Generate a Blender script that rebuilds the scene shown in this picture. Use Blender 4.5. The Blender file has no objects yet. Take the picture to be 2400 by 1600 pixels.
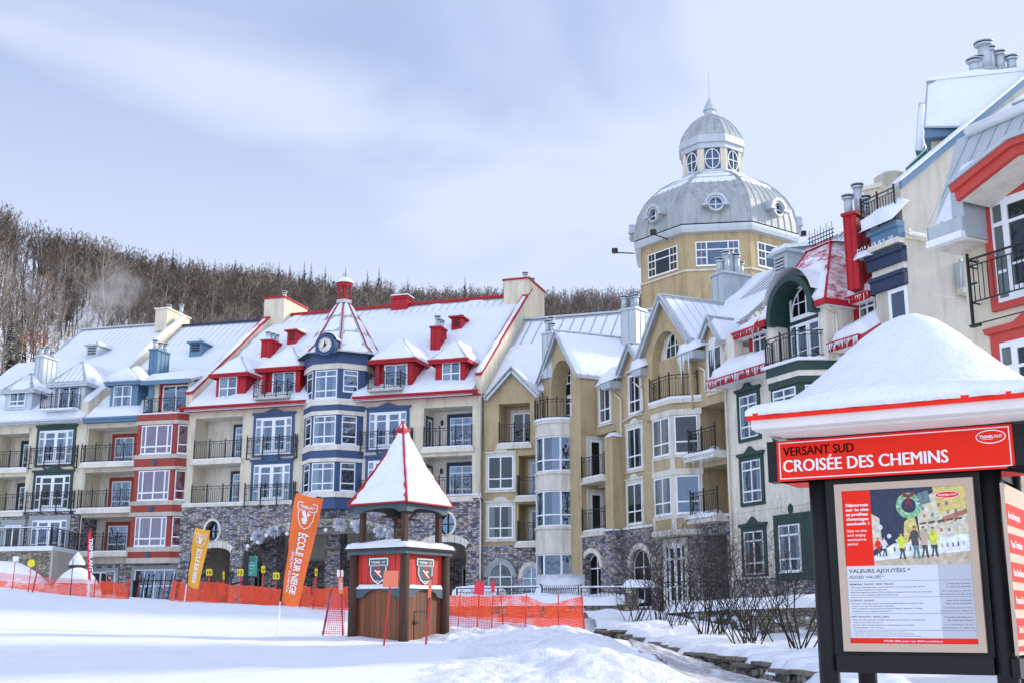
import bpy, math, random
import numpy as np
from mathutils import Vector, Matrix, noise
from mathutils.geometry import tessellate_polygon
random.seed(7)
SC = bpy.context.scene
COL = SC.collection
# ---------------------------------------------------------------- camera
F = 2820.; TH = math.radians(13.1); CT, ST = math.cos(TH), math.sin(TH)
cam = bpy.data.cameras.new('camera'); cam.sensor_width = 36; cam.lens = 36*F/2400; cam.clip_end = 6000; cam.clip_start = .1
camo = bpy.data.objects.new('camera', cam); COL.objects.link(camo); SC.camera = camo
camo.location = (0, 0, 0); camo.rotation_euler = (math.pi/2+TH, 0, 0)
# ---------------------------------------------------------------- world, sun, exposure
SUN_EL = math.radians(24); SUN_AZ = math.radians(68)      # azimuth measured from +Y (view direction) towards +X
SUN_STR = 2.9; SKY_STR = 0.15; EXPO = 0.44
W = bpy.data.worlds.new('World'); SC.world = W; W.use_nodes = True
nt = W.node_tree; nt.nodes.clear()
def wn(t, **k):
    n = nt.nodes.new(t)
    for a, b in k.items(): setattr(n, a, b)
    return n
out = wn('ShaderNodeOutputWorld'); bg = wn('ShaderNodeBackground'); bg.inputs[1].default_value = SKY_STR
sky = wn('ShaderNodeTexSky', sky_type='NISHITA', sun_disc=False, sun_elevation=SUN_EL, sun_rotation=SUN_AZ, altitude=300, air_density=1.0, dust_density=.6, ozone_density=2.5)
tc = wn('ShaderNodeTexCoord'); mp = wn('ShaderNodeMapping'); mp.inputs['Scale'].default_value = (1.3, 1.1, 3.0); mp.inputs['Rotation'].default_value = (0, .32, .2)
mp.inputs['Location'].default_value = (.3, .1, .55)
nz = wn('ShaderNodeTexNoise'); nz.inputs['Scale'].default_value = 2.1; nz.inputs['Detail'].default_value = 4; nz.inputs['Roughness'].default_value = .42; nz.inputs['Distortion'].default_value = .5
rp = wn('ShaderNodeValToRGB'); rp.color_ramp.elements[0].position = .41; rp.color_ramp.elements[0].color = (0, 0, 0, 1)
rp.color_ramp.elements[1].position = .62; rp.color_ramp.elements[1].color = (1, 1, 1, 1); rp.color_ramp.interpolation = 'EASE'
clouds = wn('ShaderNodeMix', data_type='RGBA'); clouds.inputs[6].default_value = (2.5, 2.95, 4.4, 1); clouds.inputs[7].default_value = (3.9, 4.3, 5.35, 1)
sx = wn('ShaderNodeSeparateXYZ'); hr = wn('ShaderNodeMapRange'); hr.inputs[1].default_value = .24; hr.inputs[2].default_value = .44; hr.inputs[3].default_value = 1.0; hr.inputs[4].default_value = 0.0
ad = wn('ShaderNodeMath', operation='MAXIMUM')
mx = wn('ShaderNodeMix', data_type='RGBA'); mx.inputs[0].default_value = .86
L = nt.links.new
L(tc.outputs['Generated'], mp.inputs[0]); L(mp.outputs[0], nz.inputs[0]); L(nz.outputs[0], rp.inputs[0]); L(tc.outputs['Generated'], sx.inputs[0]); L(sx.outputs[2], hr.inputs[0])
L(rp.outputs[0], ad.inputs[0]); L(hr.outputs[0], ad.inputs[1]); L(ad.outputs[0], clouds.inputs[0])
sy = wn('ShaderNodeMapRange'); sy.inputs[1].default_value = .25; sy.inputs[2].default_value = -.7; sy.inputs[3].default_value = 1; sy.inputs[4].default_value = 1.85     # sky boosted behind the viewer, added to brighten the facades
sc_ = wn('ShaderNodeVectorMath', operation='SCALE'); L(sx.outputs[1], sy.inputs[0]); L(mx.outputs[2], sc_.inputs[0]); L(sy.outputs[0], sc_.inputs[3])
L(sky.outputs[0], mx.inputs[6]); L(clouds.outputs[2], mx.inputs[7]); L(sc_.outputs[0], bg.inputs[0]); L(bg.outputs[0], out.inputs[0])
sl = bpy.data.lights.new('sun', 'SUN'); sl.energy = SUN_STR; sl.angle = math.radians(6); sl.color = (1, .91, .77)
so = bpy.data.objects.new('sun', sl); COL.objects.link(so)
sd = Vector((math.sin(SUN_AZ)*math.cos(SUN_EL), math.cos(SUN_AZ)*math.cos(SUN_EL), math.sin(SUN_EL)))
so.rotation_euler = sd.to_track_quat('Z', 'Y').to_euler()
SC.view_settings.view_transform = 'Standard'; SC.view_settings.look = 'None'; SC.view_settings.gamma = 1; SC.view_settings.exposure = EXPO
# ---------------------------------------------------------------- measuring: image rays meet vertical planes
REG = dict(a1=(0,480,.31888),a2=(400,600,.31888),a3=(800,600,.31888),a4=(1100,640,.31888),a5=(1400,640,.31888),a6=(1400,150,.31888),a7=(1850,400,.2551),a8=(2000,80,.2551),
b1=(0,960,.28699),b2=(400,960,.31888),b3=(700,960,.36982),b4=(1000,1060,.31888),b5=(1380,960,.33163),b6=(1700,700,.31891),b7=(1880,1100,.31882),b8=(1200,1200,.29762),
c1=(2100,280,.19133),c2=(2100,560,.21676),c3=(1700,500,.2551),c4=(0,1200,.17857),c5=(0,780,.19558),c6=(400,1250,.17857),c7=(860,1200,.17007),c8=(0,500,.22964),d=(0,0,1.02041),s=(0,0,1))
def px(r, x, y):
    a, b, s = REG[r]; return (a+x*s, b+y*s)
def ray(p):
    xc = (p[0]-1200)/F; yc = (800-p[1])/F
    return (xc, CT-yc*ST, ST+yc*CT)
def atY(p, Y):
    d = ray(p); return Vector((d[0]/d[1]*Y, Y, d[2]/d[1]*Y))
class Fac:
    """local frame of a facade: u along it, v outwards, z up"""
    def __init__(s, P0, deg=None, P1=None):
        if P1 is not None: deg = math.degrees(math.atan2(-(P1[1]-P0[1]), P1[0]-P0[0]))
        a = math.radians(deg); s.deg = deg; s.o = (P0[0], P0[1]); s.u = (math.cos(a), -math.sin(a)); s.n = (-math.sin(a), -math.cos(a))
    def P(s, u, v, z): return Vector((s.o[0]+s.u[0]*u+s.n[0]*v, s.o[1]+s.u[1]*u+s.n[1]*v, z))
    def uz(s, p, off=0):
        d = ray(p); ox = s.o[0]+s.n[0]*off; oy = s.o[1]+s.n[1]*off
        t = (ox*s.n[0]+oy*s.n[1])/(d[0]*s.n[0]+d[1]*s.n[1])
        return ((d[0]*t-ox)*s.u[0]+(d[1]*t-oy)*s.u[1], d[2]*t)
    def m(s, r, x, y, off=0): return s.uz(px(r, x, y), off)
    def box(s, r, x0, y0, x1, y1, off=0):
        a = s.uz(px(r, x0, y0), off); b = s.uz(px(r, x1, y1), off); return (a[0], b[0], b[1], a[1])
    def sub(s, u, v, deg): return Fac(s.P(u, v, 0), s.deg+deg)
    def onslope(s, p, v0, z0, k):
        """where the ray meets the roof z = z0 + k*(v0-v)"""
        d = ray(p); dv = d[0]*s.n[0]+d[1]*s.n[1]; ov = -(s.o[0]*s.n[0]+s.o[1]*s.n[1])
        t = (z0+k*(v0-ov))/(d[2]+k*dv); v = ov+dv*t
        return ((d[0]*t-s.o[0])*s.u[0]+(d[1]*t-s.o[1])*s.u[1], v, d[2]*t)
# ---------------------------------------------------------------- materials
MATS = {}
def nodes(name):
    m = bpy.data.materials.new(name); m.use_nodes = True; t = m.node_tree; b = t.nodes['Principled BSDF']; MATS[name] = m
    return m, t, b
def N(t, k, **kw):
    n = t.nodes.new(k)
    for a, b in kw.items():
        if a.startswith('i_'): n.inputs[a[2:].replace('_', ' ')].default_value = b
        else: setattr(n, a, b)
    return n
def c4(c): return (c[0], c[1], c[2], 1)
def plain(name, col, rough=.6, var=.08, scale=1.5, bump=.1, bscale=40, metal=0, stretch=(1, 1, 1), stain=0, spec=.4):
    m, t, b = nodes(name); l = t.links.new
    g = N(t, 'ShaderNodeTexCoord'); mp = N(t, 'ShaderNodeMapping'); mp.inputs['Scale'].default_value = stretch
    l(g.outputs['Object'], mp.inputs[0])
    n1 = N(t, 'ShaderNodeTexNoise', i_Scale=scale, i_Detail=6, i_Roughness=.6); l(mp.outputs[0], n1.inputs[0])
    r = N(t, 'ShaderNodeMapRange'); r.inputs[1].default_value = .25; r.inputs[2].default_value = .75; r.inputs[3].default_value = 1-var; r.inputs[4].default_value = 1+var
    l(n1.outputs[0], r.inputs[0])
    h = N(t, 'ShaderNodeVectorMath', operation='SCALE'); h.inputs[0].default_value = col; l(r.outputs[0], h.inputs[3])
    last = h.outputs[0]
    if stain:
        mp2 = N(t, 'ShaderNodeMapping'); mp2.inputs['Scale'].default_value = (2.2, 2.2, .35); l(g.outputs['Object'], mp2.inputs[0])
        n2 = N(t, 'ShaderNodeTexNoise', i_Scale=1.1, i_Detail=7, i_Roughness=.65); l(mp2.outputs[0], n2.inputs[0])
        r2 = N(t, 'ShaderNodeMapRange'); r2.inputs[1].default_value = .48; r2.inputs[2].default_value = .8; l(n2.outputs[0], r2.inputs[0]); r2.inputs[4].default_value = stain
        mxx = N(t, 'ShaderNodeMix', data_type='RGBA'); mxx.inputs[7].default_value = (col[0]*.45, col[1]*.45, col[2]*.44, 1)
        l(r2.outputs[0], mxx.inputs[0]); l(last, mxx.inputs[6]); last = mxx.outputs[2]
    l(last, b.inputs['Base Color'])
    if bump:
        n3 = N(t, 'ShaderNodeTexNoise', i_Scale=bscale, i_Detail=3); l(mp.outputs[0], n3.inputs[0])
        bp = N(t, 'ShaderNodeBump', i_Strength=bump, i_Distance=.05); l(n3.outputs[0], bp.inputs['Height']); l(bp.outputs[0], b.inputs['Normal'])
    b.inputs['Roughness'].default_value = rough; b.inputs['Metallic'].default_value = metal; b.inputs['Specular IOR Level'].default_value = spec
    return m
plain('cream', (.68, .61, .46), .85, .09, .7, .3, 25, stain=.75)
plain('cream_pale', (.73, .68, .57), .85, .08, .8, .3, 25, stain=.7)
plain('cream_grey', (.52, .48, .40), .85, .07, .5, .3, 18, stain=.6)
plain('ochre', (.46, .355, .20), .85, .1, .7, .3, 25, stain=.7)
plain('precast', (.66, .62, .53), .8, .08, 1.2, .2, 25, stain=.8)
plain('blue', (.045, .085, .18), .55, .1, 1.2, .12, 30, stain=.3)
plain('navy', (.02, .035, .08), .55, .1, 1.2, .12, 30, stain=.3)
plain('steel_blue', (.10, .20, .30), .45, .1, 1.2, .08, 30, stain=.3)
plain('red', (.42, .014, .022), .5, .1, 1.5, .08, 30, stain=.25, spec=.25)
plain('brick_red', (.33, .045, .03), .6, .1, 1.5, .12, 30, stain=.35)
plain('coral_red', (.52, .06, .045), .55, .08, 1.5, .1, 30, stain=.2)
plain('green', (.016, .05, .042), .5, .1, 1.2, .1, 30, stain=.25)
plain('teal_green', (.03, .17, .12), .5, .1, 1.2, .1, 30)
plain('dark_green', (.012, .03, .024), .5, .1, 1.2, .1, 30)
plain('grey_trim', (.30, .33, .32), .6, .08, 1.2, .1, 30, stain=.2)
plain('silver', (.46, .505, .53), .42, .07, 1.5, .05, 12, metal=.25, stain=.25, stretch=(1, 1, .4))
plain('dome_metal', (.37, .395, .39), .5, .16, .8, .08, 10, metal=.1, stain=.95, stretch=(1, 1, .5))
plain('roof_metal', (.43, .46, .48), .45, .12, .8, .08, 10, metal=.3, stain=.6, stretch=(1, 1, .5))
plain('red_metal', (.50, .06, .065), .4, .12, 1.5, .08, 12, metal=.15, stain=.3)
plain('white', (.80, .82, .83), .45, .04, 3, .04, 30)
plain('iron', (.012, .012, .014), .45, .1, 4, .05, 60)
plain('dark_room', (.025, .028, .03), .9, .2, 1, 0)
plain('curtain', (.36, .38, .35), .8, .25, 7, .4, 9, stretch=(3, 3, .15))
plain('blind', (.24, .25, .24), .8, .06, 3, 0)
plain('slate_paint', (.065, .10, .115), .6, .14, 3, .2, 50, stain=.35)
plain('plum_wood', (.075, .035, .022), .75, .3, 3, .5, 30, stretch=(6, 6, .6))
plain('kiosk_white', (.72, .70, .66), .55, .04, 3, .05, 20, stain=.15)
plain('kiosk_black', (.010, .010, .011), .38, .2, 3, .06, 40, spec=.22)
plain('sign_red', (.82, .028, .012), .5, .03, 3, .01, 20, spec=.12)
plain('shutter_red', (.60, .018, .012), .5, .1, 4, .15, 30)
plain('sign_white', (.85, .85, .85), .4, .02, 3, 0)
plain('sign_black', (.003, .003, .003), .7, .05, 3, 0, spec=.08)
plain('beige_frame', (.52, .40, .30), .6, .04, 3, .04, 50)
plain('paper', (.62, .64, .68), .4, .02, 2, 0)
plain('paper_grey', (.46, .48, .53), .4, .02, 2, 0)
plain('ink', (.03, .03, .04), .5, 0, 2, 0)
plain('yellow', (.80, .72, .02), .4, .05, 2, .02, 20)
plain('flag_orange', (.85, .16, .025), .5, .06, 2, .1, 10)
plain('flag_gold', (.80, .38, .02), .5, .06, 2, .1, 10)
plain('flag_red', (.75, .03, .06), .5, .06, 2, .1, 10)
plain('banner_green', (.05, .28, .21), .5, .06, 2, .05, 10)
plain('pole_red', (.60, .03, .03), .35, .1, 2, .02, 20)
plain('pole_navy', (.03, .03, .12), .35, .1, 2, .02, 20)
plain('pale_orange', (.85, .22, .12), .45, .05, 2, .02, 20)
plain('bronze', (.16, .14, .10), .4, .2, 4, .1, 20, metal=.6)
plain('ice', (.70, .76, .80), .12, .1, 3, .3, 12, spec=.8)
plain('bark', (.075, .06, .05), .9, .3, 3, 0)
plain('bark_pale', (.33, .30, .25), .9, .25, 3, 0)
plain('twig', (.115, .085, .065), .9, .35, 1.0, 0)
plain('twig_light', (.24, .20, .16), .9, .35, .5, 0)
plain('shrub_bark', (.028, .02, .017), .85, .3, 3, 0)
plain('needles', (.018, .032, .022), .9, .35, 1.5, 0)
plain('needles_light', (.05, .08, .04), .9, .35, 3, .2, 30)
plain('frost', (.72, .73, .78), .8, .08, 3, .2, 30)
plain('rust_leaves', (.30, .10, .03), .9, .3, 2, 0)
plain('gravel', (.16, .15, .14), .9, .4, 6, .6, 25)
plain('slab_stone', (.17, .15, .12), .85, .35, 3, .5, 14)
def snow(name, col, bump=.35, s1=2.2, s2=18, dirt=0):
    m, t, b = nodes(name); l = t.links.new
    g = N(t, 'ShaderNodeTexCoord'); n1 = N(t, 'ShaderNodeTexNoise', i_Scale=s1, i_Detail=8, i_Roughness=.62); l(g.outputs['Object'], n1.inputs[0])
    n2 = N(t, 'ShaderNodeTexNoise', i_Scale=s2, i_Detail=4, i_Roughness=.6); l(g.outputs['Object'], n2.inputs[0])
    b1 = N(t, 'ShaderNodeBump', i_Strength=bump, i_Distance=.25); l(n1.outputs[0], b1.inputs['Height'])
    b2 = N(t, 'ShaderNodeBump', i_Strength=bump*.8, i_Distance=.03); l(n2.outputs[0], b2.inputs['Height']); l(b1.outputs[0], b2.inputs['Normal'])
    l(b2.outputs[0], b.inputs['Normal'])
    if name == 'snow_ground':      # wind and groomer streaks
        mp = N(t, 'ShaderNodeMapping'); mp.inputs['Scale'].default_value = (.5, 5, 1); mp.inputs['Rotation'].default_value = (0, 0, -.25); l(g.outputs['Object'], mp.inputs[0]); n4 = N(t, 'ShaderNodeTexNoise', i_Scale=1.2, i_Detail=5, i_Roughness=.6); l(mp.outputs[0], n4.inputs[0])
        b3 = N(t, 'ShaderNodeBump', i_Strength=.5, i_Distance=.06); l(n4.outputs[0], b3.inputs['Height']); l(b2.outputs[0], b3.inputs['Normal']); l(b3.outputs[0], b.inputs['Normal'])
    r = N(t, 'ShaderNodeMapRange'); r.inputs[1].default_value = .3; r.inputs[2].default_value = .7; l(n1.outputs[0], r.inputs[0])
    mxx = N(t, 'ShaderNodeMix', data_type='RGBA'); mxx.inputs[6].default_value = (col[0]*.95, col[1]*.96, col[2]*.98, 1); mxx.inputs[7].default_value = c4(col)
    l(r.outputs[0], mxx.inputs[0]); last = mxx.outputs[2]
    if dirt:
        n3 = N(t, 'ShaderNodeTexNoise', i_Scale=1.3, i_Detail=9, i_Roughness=.72); l(g.outputs['Object'], n3.inputs[0])
        r3 = N(t, 'ShaderNodeMapRange'); r3.inputs[1].default_value = .56; r3.inputs[2].default_value = .74; r3.inputs[4].default_value = dirt; l(n3.outputs[0], r3.inputs[0])
        m3 = N(t, 'ShaderNodeMix', data_type='RGBA'); m3.inputs[7].default_value = (.42, .42, .44, 1); l(r3.outputs[0], m3.inputs[0]); l(last, m3.inputs[6]); last = m3.outputs[2]
    l(last, b.inputs['Base Color']); b.inputs['Roughness'].default_value = .55; b.inputs['Specular IOR Level'].default_value = .25
    return m
snow('snow', (.80, .825, .86), .45); snow('snow_ground', (.80, .82, .85), .25, .9, 9, dirt=.25); snow('snow_bank', (.80, .82, .86), .9, 1.6, 9, dirt=.55)
def frosted(name, base, lo, hi):
    m = plain(name, base, .4, .12, 1.5, .08, 12); t = m.node_tree; l = t.links.new; b = t.nodes['Principled BSDF']; src = b.inputs['Base Color'].links[0].from_socket
    g = N(t, 'ShaderNodeTexCoord'); mp = N(t, 'ShaderNodeMapping'); mp.inputs['Scale'].default_value = (1, 1, 2.2); l(g.outputs['Object'], mp.inputs[0]); n = N(t, 'ShaderNodeTexNoise', i_Scale=1.5, i_Detail=10, i_Roughness=.75); l(mp.outputs[0], n.inputs[0])
    r = N(t, 'ShaderNodeMapRange'); r.inputs[1].default_value = lo; r.inputs[2].default_value = hi; l(n.outputs[0], r.inputs[0]); mxx = N(t, 'ShaderNodeMix', data_type='RGBA'); mxx.inputs[7].default_value = (.80, .82, .86, 1); l(r.outputs[0], mxx.inputs[0]); l(src, mxx.inputs[6]); l(mxx.outputs[2], b.inputs['Base Color'])
frosted('red_frosted', (.42, .035, .04), .40, .58); frosted('metal_frosted', (.42, .45, .47), .42, .62)
def stone(name, cols, sx, sz, grout, bump=.9):
    m, t, b = nodes(name); l = t.links.new
    uv = N(t, 'ShaderNodeUVMap'); mp = N(t, 'ShaderNodeMapping'); mp.inputs['Scale'].default_value = (1/sx, 1/sz, 1); l(uv.outputs[0], mp.inputs[0])
    nz = N(t, 'ShaderNodeTexNoise', i_Scale=2.5, i_Detail=2); l(uv.outputs[0], nz.inputs[0])
    ma = N(t, 'ShaderNodeVectorMath', operation='MULTIPLY_ADD'); ma.inputs[1].default_value = (.35, .35, 0); l(nz.outputs['Color'], ma.inputs[0]); l(mp.outputs[0], ma.inputs[2])
    v1 = N(t, 'ShaderNodeTexVoronoi', voronoi_dimensions='2D', distance='CHEBYCHEV', i_Scale=1, i_Randomness=.75); l(ma.outputs[0], v1.inputs[0])
    v2 = N(t, 'ShaderNodeTexVoronoi', voronoi_dimensions='2D', feature='DISTANCE_TO_EDGE', i_Scale=1, i_Randomness=.75); l(ma.outputs[0], v2.inputs[0])
    v1.distance = 'EUCLIDEAN'
    rp = N(t, 'ShaderNodeValToRGB'); e = rp.color_ramp; sp = N(t, 'ShaderNodeSeparateColor'); l(v1.outputs['Color'], sp.inputs[0]); l(sp.outputs[0], rp.inputs[0])
    e.interpolation = 'CONSTANT'; e.elements[0].color = c4(cols[0]); e.elements[1].color = c4(cols[1]); e.elements[1].position = 1/len(cols)
    for i, c in enumerate(cols[2:], 2): q = e.elements.new(i/len(cols)); q.color = c4(c)
    n2 = N(t, 'ShaderNodeTexNoise', i_Scale=14, i_Detail=5, i_Roughness=.7); l(uv.outputs[0], n2.inputs[0])
    r = N(t, 'ShaderNodeMapRange'); r.inputs[1].default_value = .3; r.inputs[2].default_value = .7; r.inputs[3].default_value = .62; r.inputs[4].default_value = 1.35; l(n2.outputs[0], r.inputs[0])
    h = N(t, 'ShaderNodeVectorMath', operation='SCALE'); l(rp.outputs[0], h.inputs[0]); l(r.outputs[0], h.inputs[3])
    e2 = N(t, 'ShaderNodeMapRange'); e2.inputs[1].default_value = .0; e2.inputs[2].default_value = .10; l(v2.outputs[0], e2.inputs[0])
    mxx = N(t, 'ShaderNodeMix', data_type='RGBA'); mxx.inputs[6].default_value = c4(grout); l(e2.outputs[0], mxx.inputs[0]); l(h.outputs[0], mxx.inputs[7]); l(mxx.outputs[2], b.inputs['Base Color'])
    ad = N(t, 'ShaderNodeMath', operation='ADD'); l(e2.outputs[0], ad.inputs[0]); l(sp.outputs[1], ad.inputs[1])
    bp = N(t, 'ShaderNodeBump', i_Strength=bump, i_Distance=.05); l(ad.outputs[0], bp.inputs['Height']); l(bp.outputs[0], b.inputs['Normal']); b.inputs['Roughness'].default_value = .85
stone('stone', [(.20, .20, .23), (.38, .32, .27), (.27, .26, .29), (.11, .11, .13), (.50, .43, .36), (.33, .33, .36), (.22, .17, .15), (.44, .42, .43)], .27, .10, (.035, .035, .04))
stone('tan_stone', [(.24, .20, .13), (.32, .28, .20), (.17, .15, .11), (.40, .36, .28), (.22, .21, .18)], .36, .11, (.05, .045, .04))
def planks(name, a, bcol, w):
    m, t, b = nodes(name); l = t.links.new
    uv = N(t, 'ShaderNodeUVMap'); mp = N(t, 'ShaderNodeMapping'); mp.inputs['Scale'].default_value = (1/w, .0001, 1); l(uv.outputs[0], mp.inputs[0])
    wn_ = N(t, 'ShaderNodeTexWhiteNoise', noise_dimensions='1D'); sx = N(t, 'ShaderNodeSeparateXYZ'); l(mp.outputs[0], sx.inputs[0]); fl = N(t, 'ShaderNodeMath', operation='FLOOR'); l(sx.outputs[0], fl.inputs[0]); l(fl.outputs[0], wn_.inputs['W'])
    fr = N(t, 'ShaderNodeMath', operation='FRACT'); l(sx.outputs[0], fr.inputs[0])
    mp2 = N(t, 'ShaderNodeMapping'); mp2.inputs['Scale'].default_value = (28, 1.6, 1); l(uv.outputs[0], mp2.inputs[0])
    n = N(t, 'ShaderNodeTexNoise', i_Scale=1.5, i_Detail=7, i_Roughness=.7, i_Distortion=.4); l(mp2.outputs[0], n.inputs[0])
    av = N(t, 'ShaderNodeMath', operation='MULTIPLY_ADD'); av.inputs[1].default_value = .45; l(wn_.outputs[0], av.inputs[0])
    n_ = N(t, 'ShaderNodeMath', operation='MULTIPLY'); n_.inputs[1].default_value = .8; l(n.outputs[0], n_.inputs[0]); l(n_.outputs[0], av.inputs[2])
    mxx = N(t, 'ShaderNodeMix', data_type='RGBA'); mxx.inputs[6].default_value = c4(a); mxx.inputs[7].default_value = c4(bcol); l(av.outputs[0], mxx.inputs[0])
    gp = N(t, 'ShaderNodeMath', operation='COMPARE'); gp.inputs[1].default_value = 0; gp.inputs[2].default_value = .09; l(fr.outputs[0], gp.inputs[0])
    m2 = N(t, 'ShaderNodeMix', data_type='RGBA'); m2.inputs[7].default_value = (.01, .006, .004, 1); l(gp.outputs[0], m2.inputs[0]); l(mxx.outputs[2], m2.inputs[6]); l(m2.outputs[2], b.inputs['Base Color'])
    bp = N(t, 'ShaderNodeBump', i_Strength=.5, i_Distance=.02); l(n.outputs[0], bp.inputs['Height']); l(bp.outputs[0], b.inputs['Normal']); b.inputs['Roughness'].default_value = .6
planks('planks', (.025, .008, .004), (.27, .08, .022), .145)
planks('red_boards', (.42, .015, .01), (.66, .035, .02), .19)
def glass(name='pane_glass', tint=(.27, .36, .50, 1), k=.32):
    m, t, b = nodes(name); l = t.links.new; t.nodes.remove(b)
    o = t.nodes['Material Output']; tr = N(t, 'ShaderNodeBsdfTransparent'); tr.inputs[0].default_value = (.78, .82, .84, 1)
    gl = N(t, 'ShaderNodeBsdfGlossy'); gl.inputs[0].default_value = tint; gl.inputs[1].default_value = .03
    g = N(t, 'ShaderNodeTexCoord'); n = N(t, 'ShaderNodeTexNoise', i_Scale=1.7, i_Detail=2); l(g.outputs['Object'], n.inputs[0])
    bp = N(t, 'ShaderNodeBump', i_Strength=.5, i_Distance=.08); l(n.outputs[0], bp.inputs['Height']); l(bp.outputs[0], gl.inputs['Normal'])
    ms = N(t, 'ShaderNodeMixShader'); ms.inputs[0].default_value = k; l(tr.outputs[0], ms.inputs[1]); l(gl.outputs[0], ms.inputs[2]); l(ms.outputs[0], o.inputs[0])
glass(); glass('pane_dark', (.15, .17, .19, 1), .3)  # pane_dark: dimmer gloss tint in place of dark trees mirrored in the glass
def net(name, col, su, sz, cover, solid):
    """plastic net: threads over holes that let through"""
    m, t, b = nodes(name); l = t.links.new; o = t.nodes['Material Output']
    b.inputs['Base Color'].default_value = c4(col); b.inputs['Roughness'].default_value = .45
    uv = N(t, 'ShaderNodeUVMap'); mp = N(t, 'ShaderNodeMapping'); mp.inputs['Scale'].default_value = (1/su, 1/sz, 1); l(uv.outputs[0], mp.inputs[0])
    sx = N(t, 'ShaderNodeSeparateXYZ'); l(mp.outputs[0], sx.inputs[0]); o1 = []
    for i in (0, 1):
        fr = N(t, 'ShaderNodeMath', operation='FRACT'); l(sx.outputs[i], fr.inputs[0]); lt = N(t, 'ShaderNodeMath', operation='LESS_THAN'); lt.inputs[1].default_value = cover; l(fr.outputs[0], lt.inputs[0]); o1.append(lt)
    mxm = N(t, 'ShaderNodeMath', operation='MAXIMUM'); l(o1[0].outputs[0], mxm.inputs[0]); l(o1[1].outputs[0], mxm.inputs[1])
    tr = N(t, 'ShaderNodeBsdfTransparent'); tl = N(t, 'ShaderNodeBsdfTranslucent'); tl.inputs[0].default_value = c4(col)
    ms0 = N(t, 'ShaderNodeMixShader'); ms0.inputs[0].default_value = .35; l(b.outputs[0], ms0.inputs[1]); l(tl.outputs[0], ms0.inputs[2])
    gn = N(t, 'ShaderNodeTexCoord'); nn = N(t, 'ShaderNodeTexNoise', i_Scale=1.6, i_Detail=6, i_Roughness=.7); l(gn.outputs['Object'], nn.inputs[0]); rn = N(t, 'ShaderNodeMapRange'); rn.inputs[1].default_value = .36; rn.inputs[2].default_value = .5; rn.inputs[3].default_value = solid*.45; rn.inputs[4].default_value = solid; l(nn.outputs[0], rn.inputs[0])
    mm = N(t, 'ShaderNodeMath', operation='MULTIPLY'); l(rn.outputs[0], mm.inputs[1]); l(mxm.outputs[0], mm.inputs[0])
    ms = N(t, 'ShaderNodeMixShader'); l(mm.outputs[0], ms.inputs[0]); l(tr.outputs[0], ms.inputs[1]); l(ms0.outputs[0], ms.inputs[2]); l(ms.outputs[0], o.inputs[0])
net('orange_net', (.95, .085, .018), .05, .05, .62, 1.0)
net('pink_net', (.75, .10, .13), .05, .05, .30, 1.0)
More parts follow.
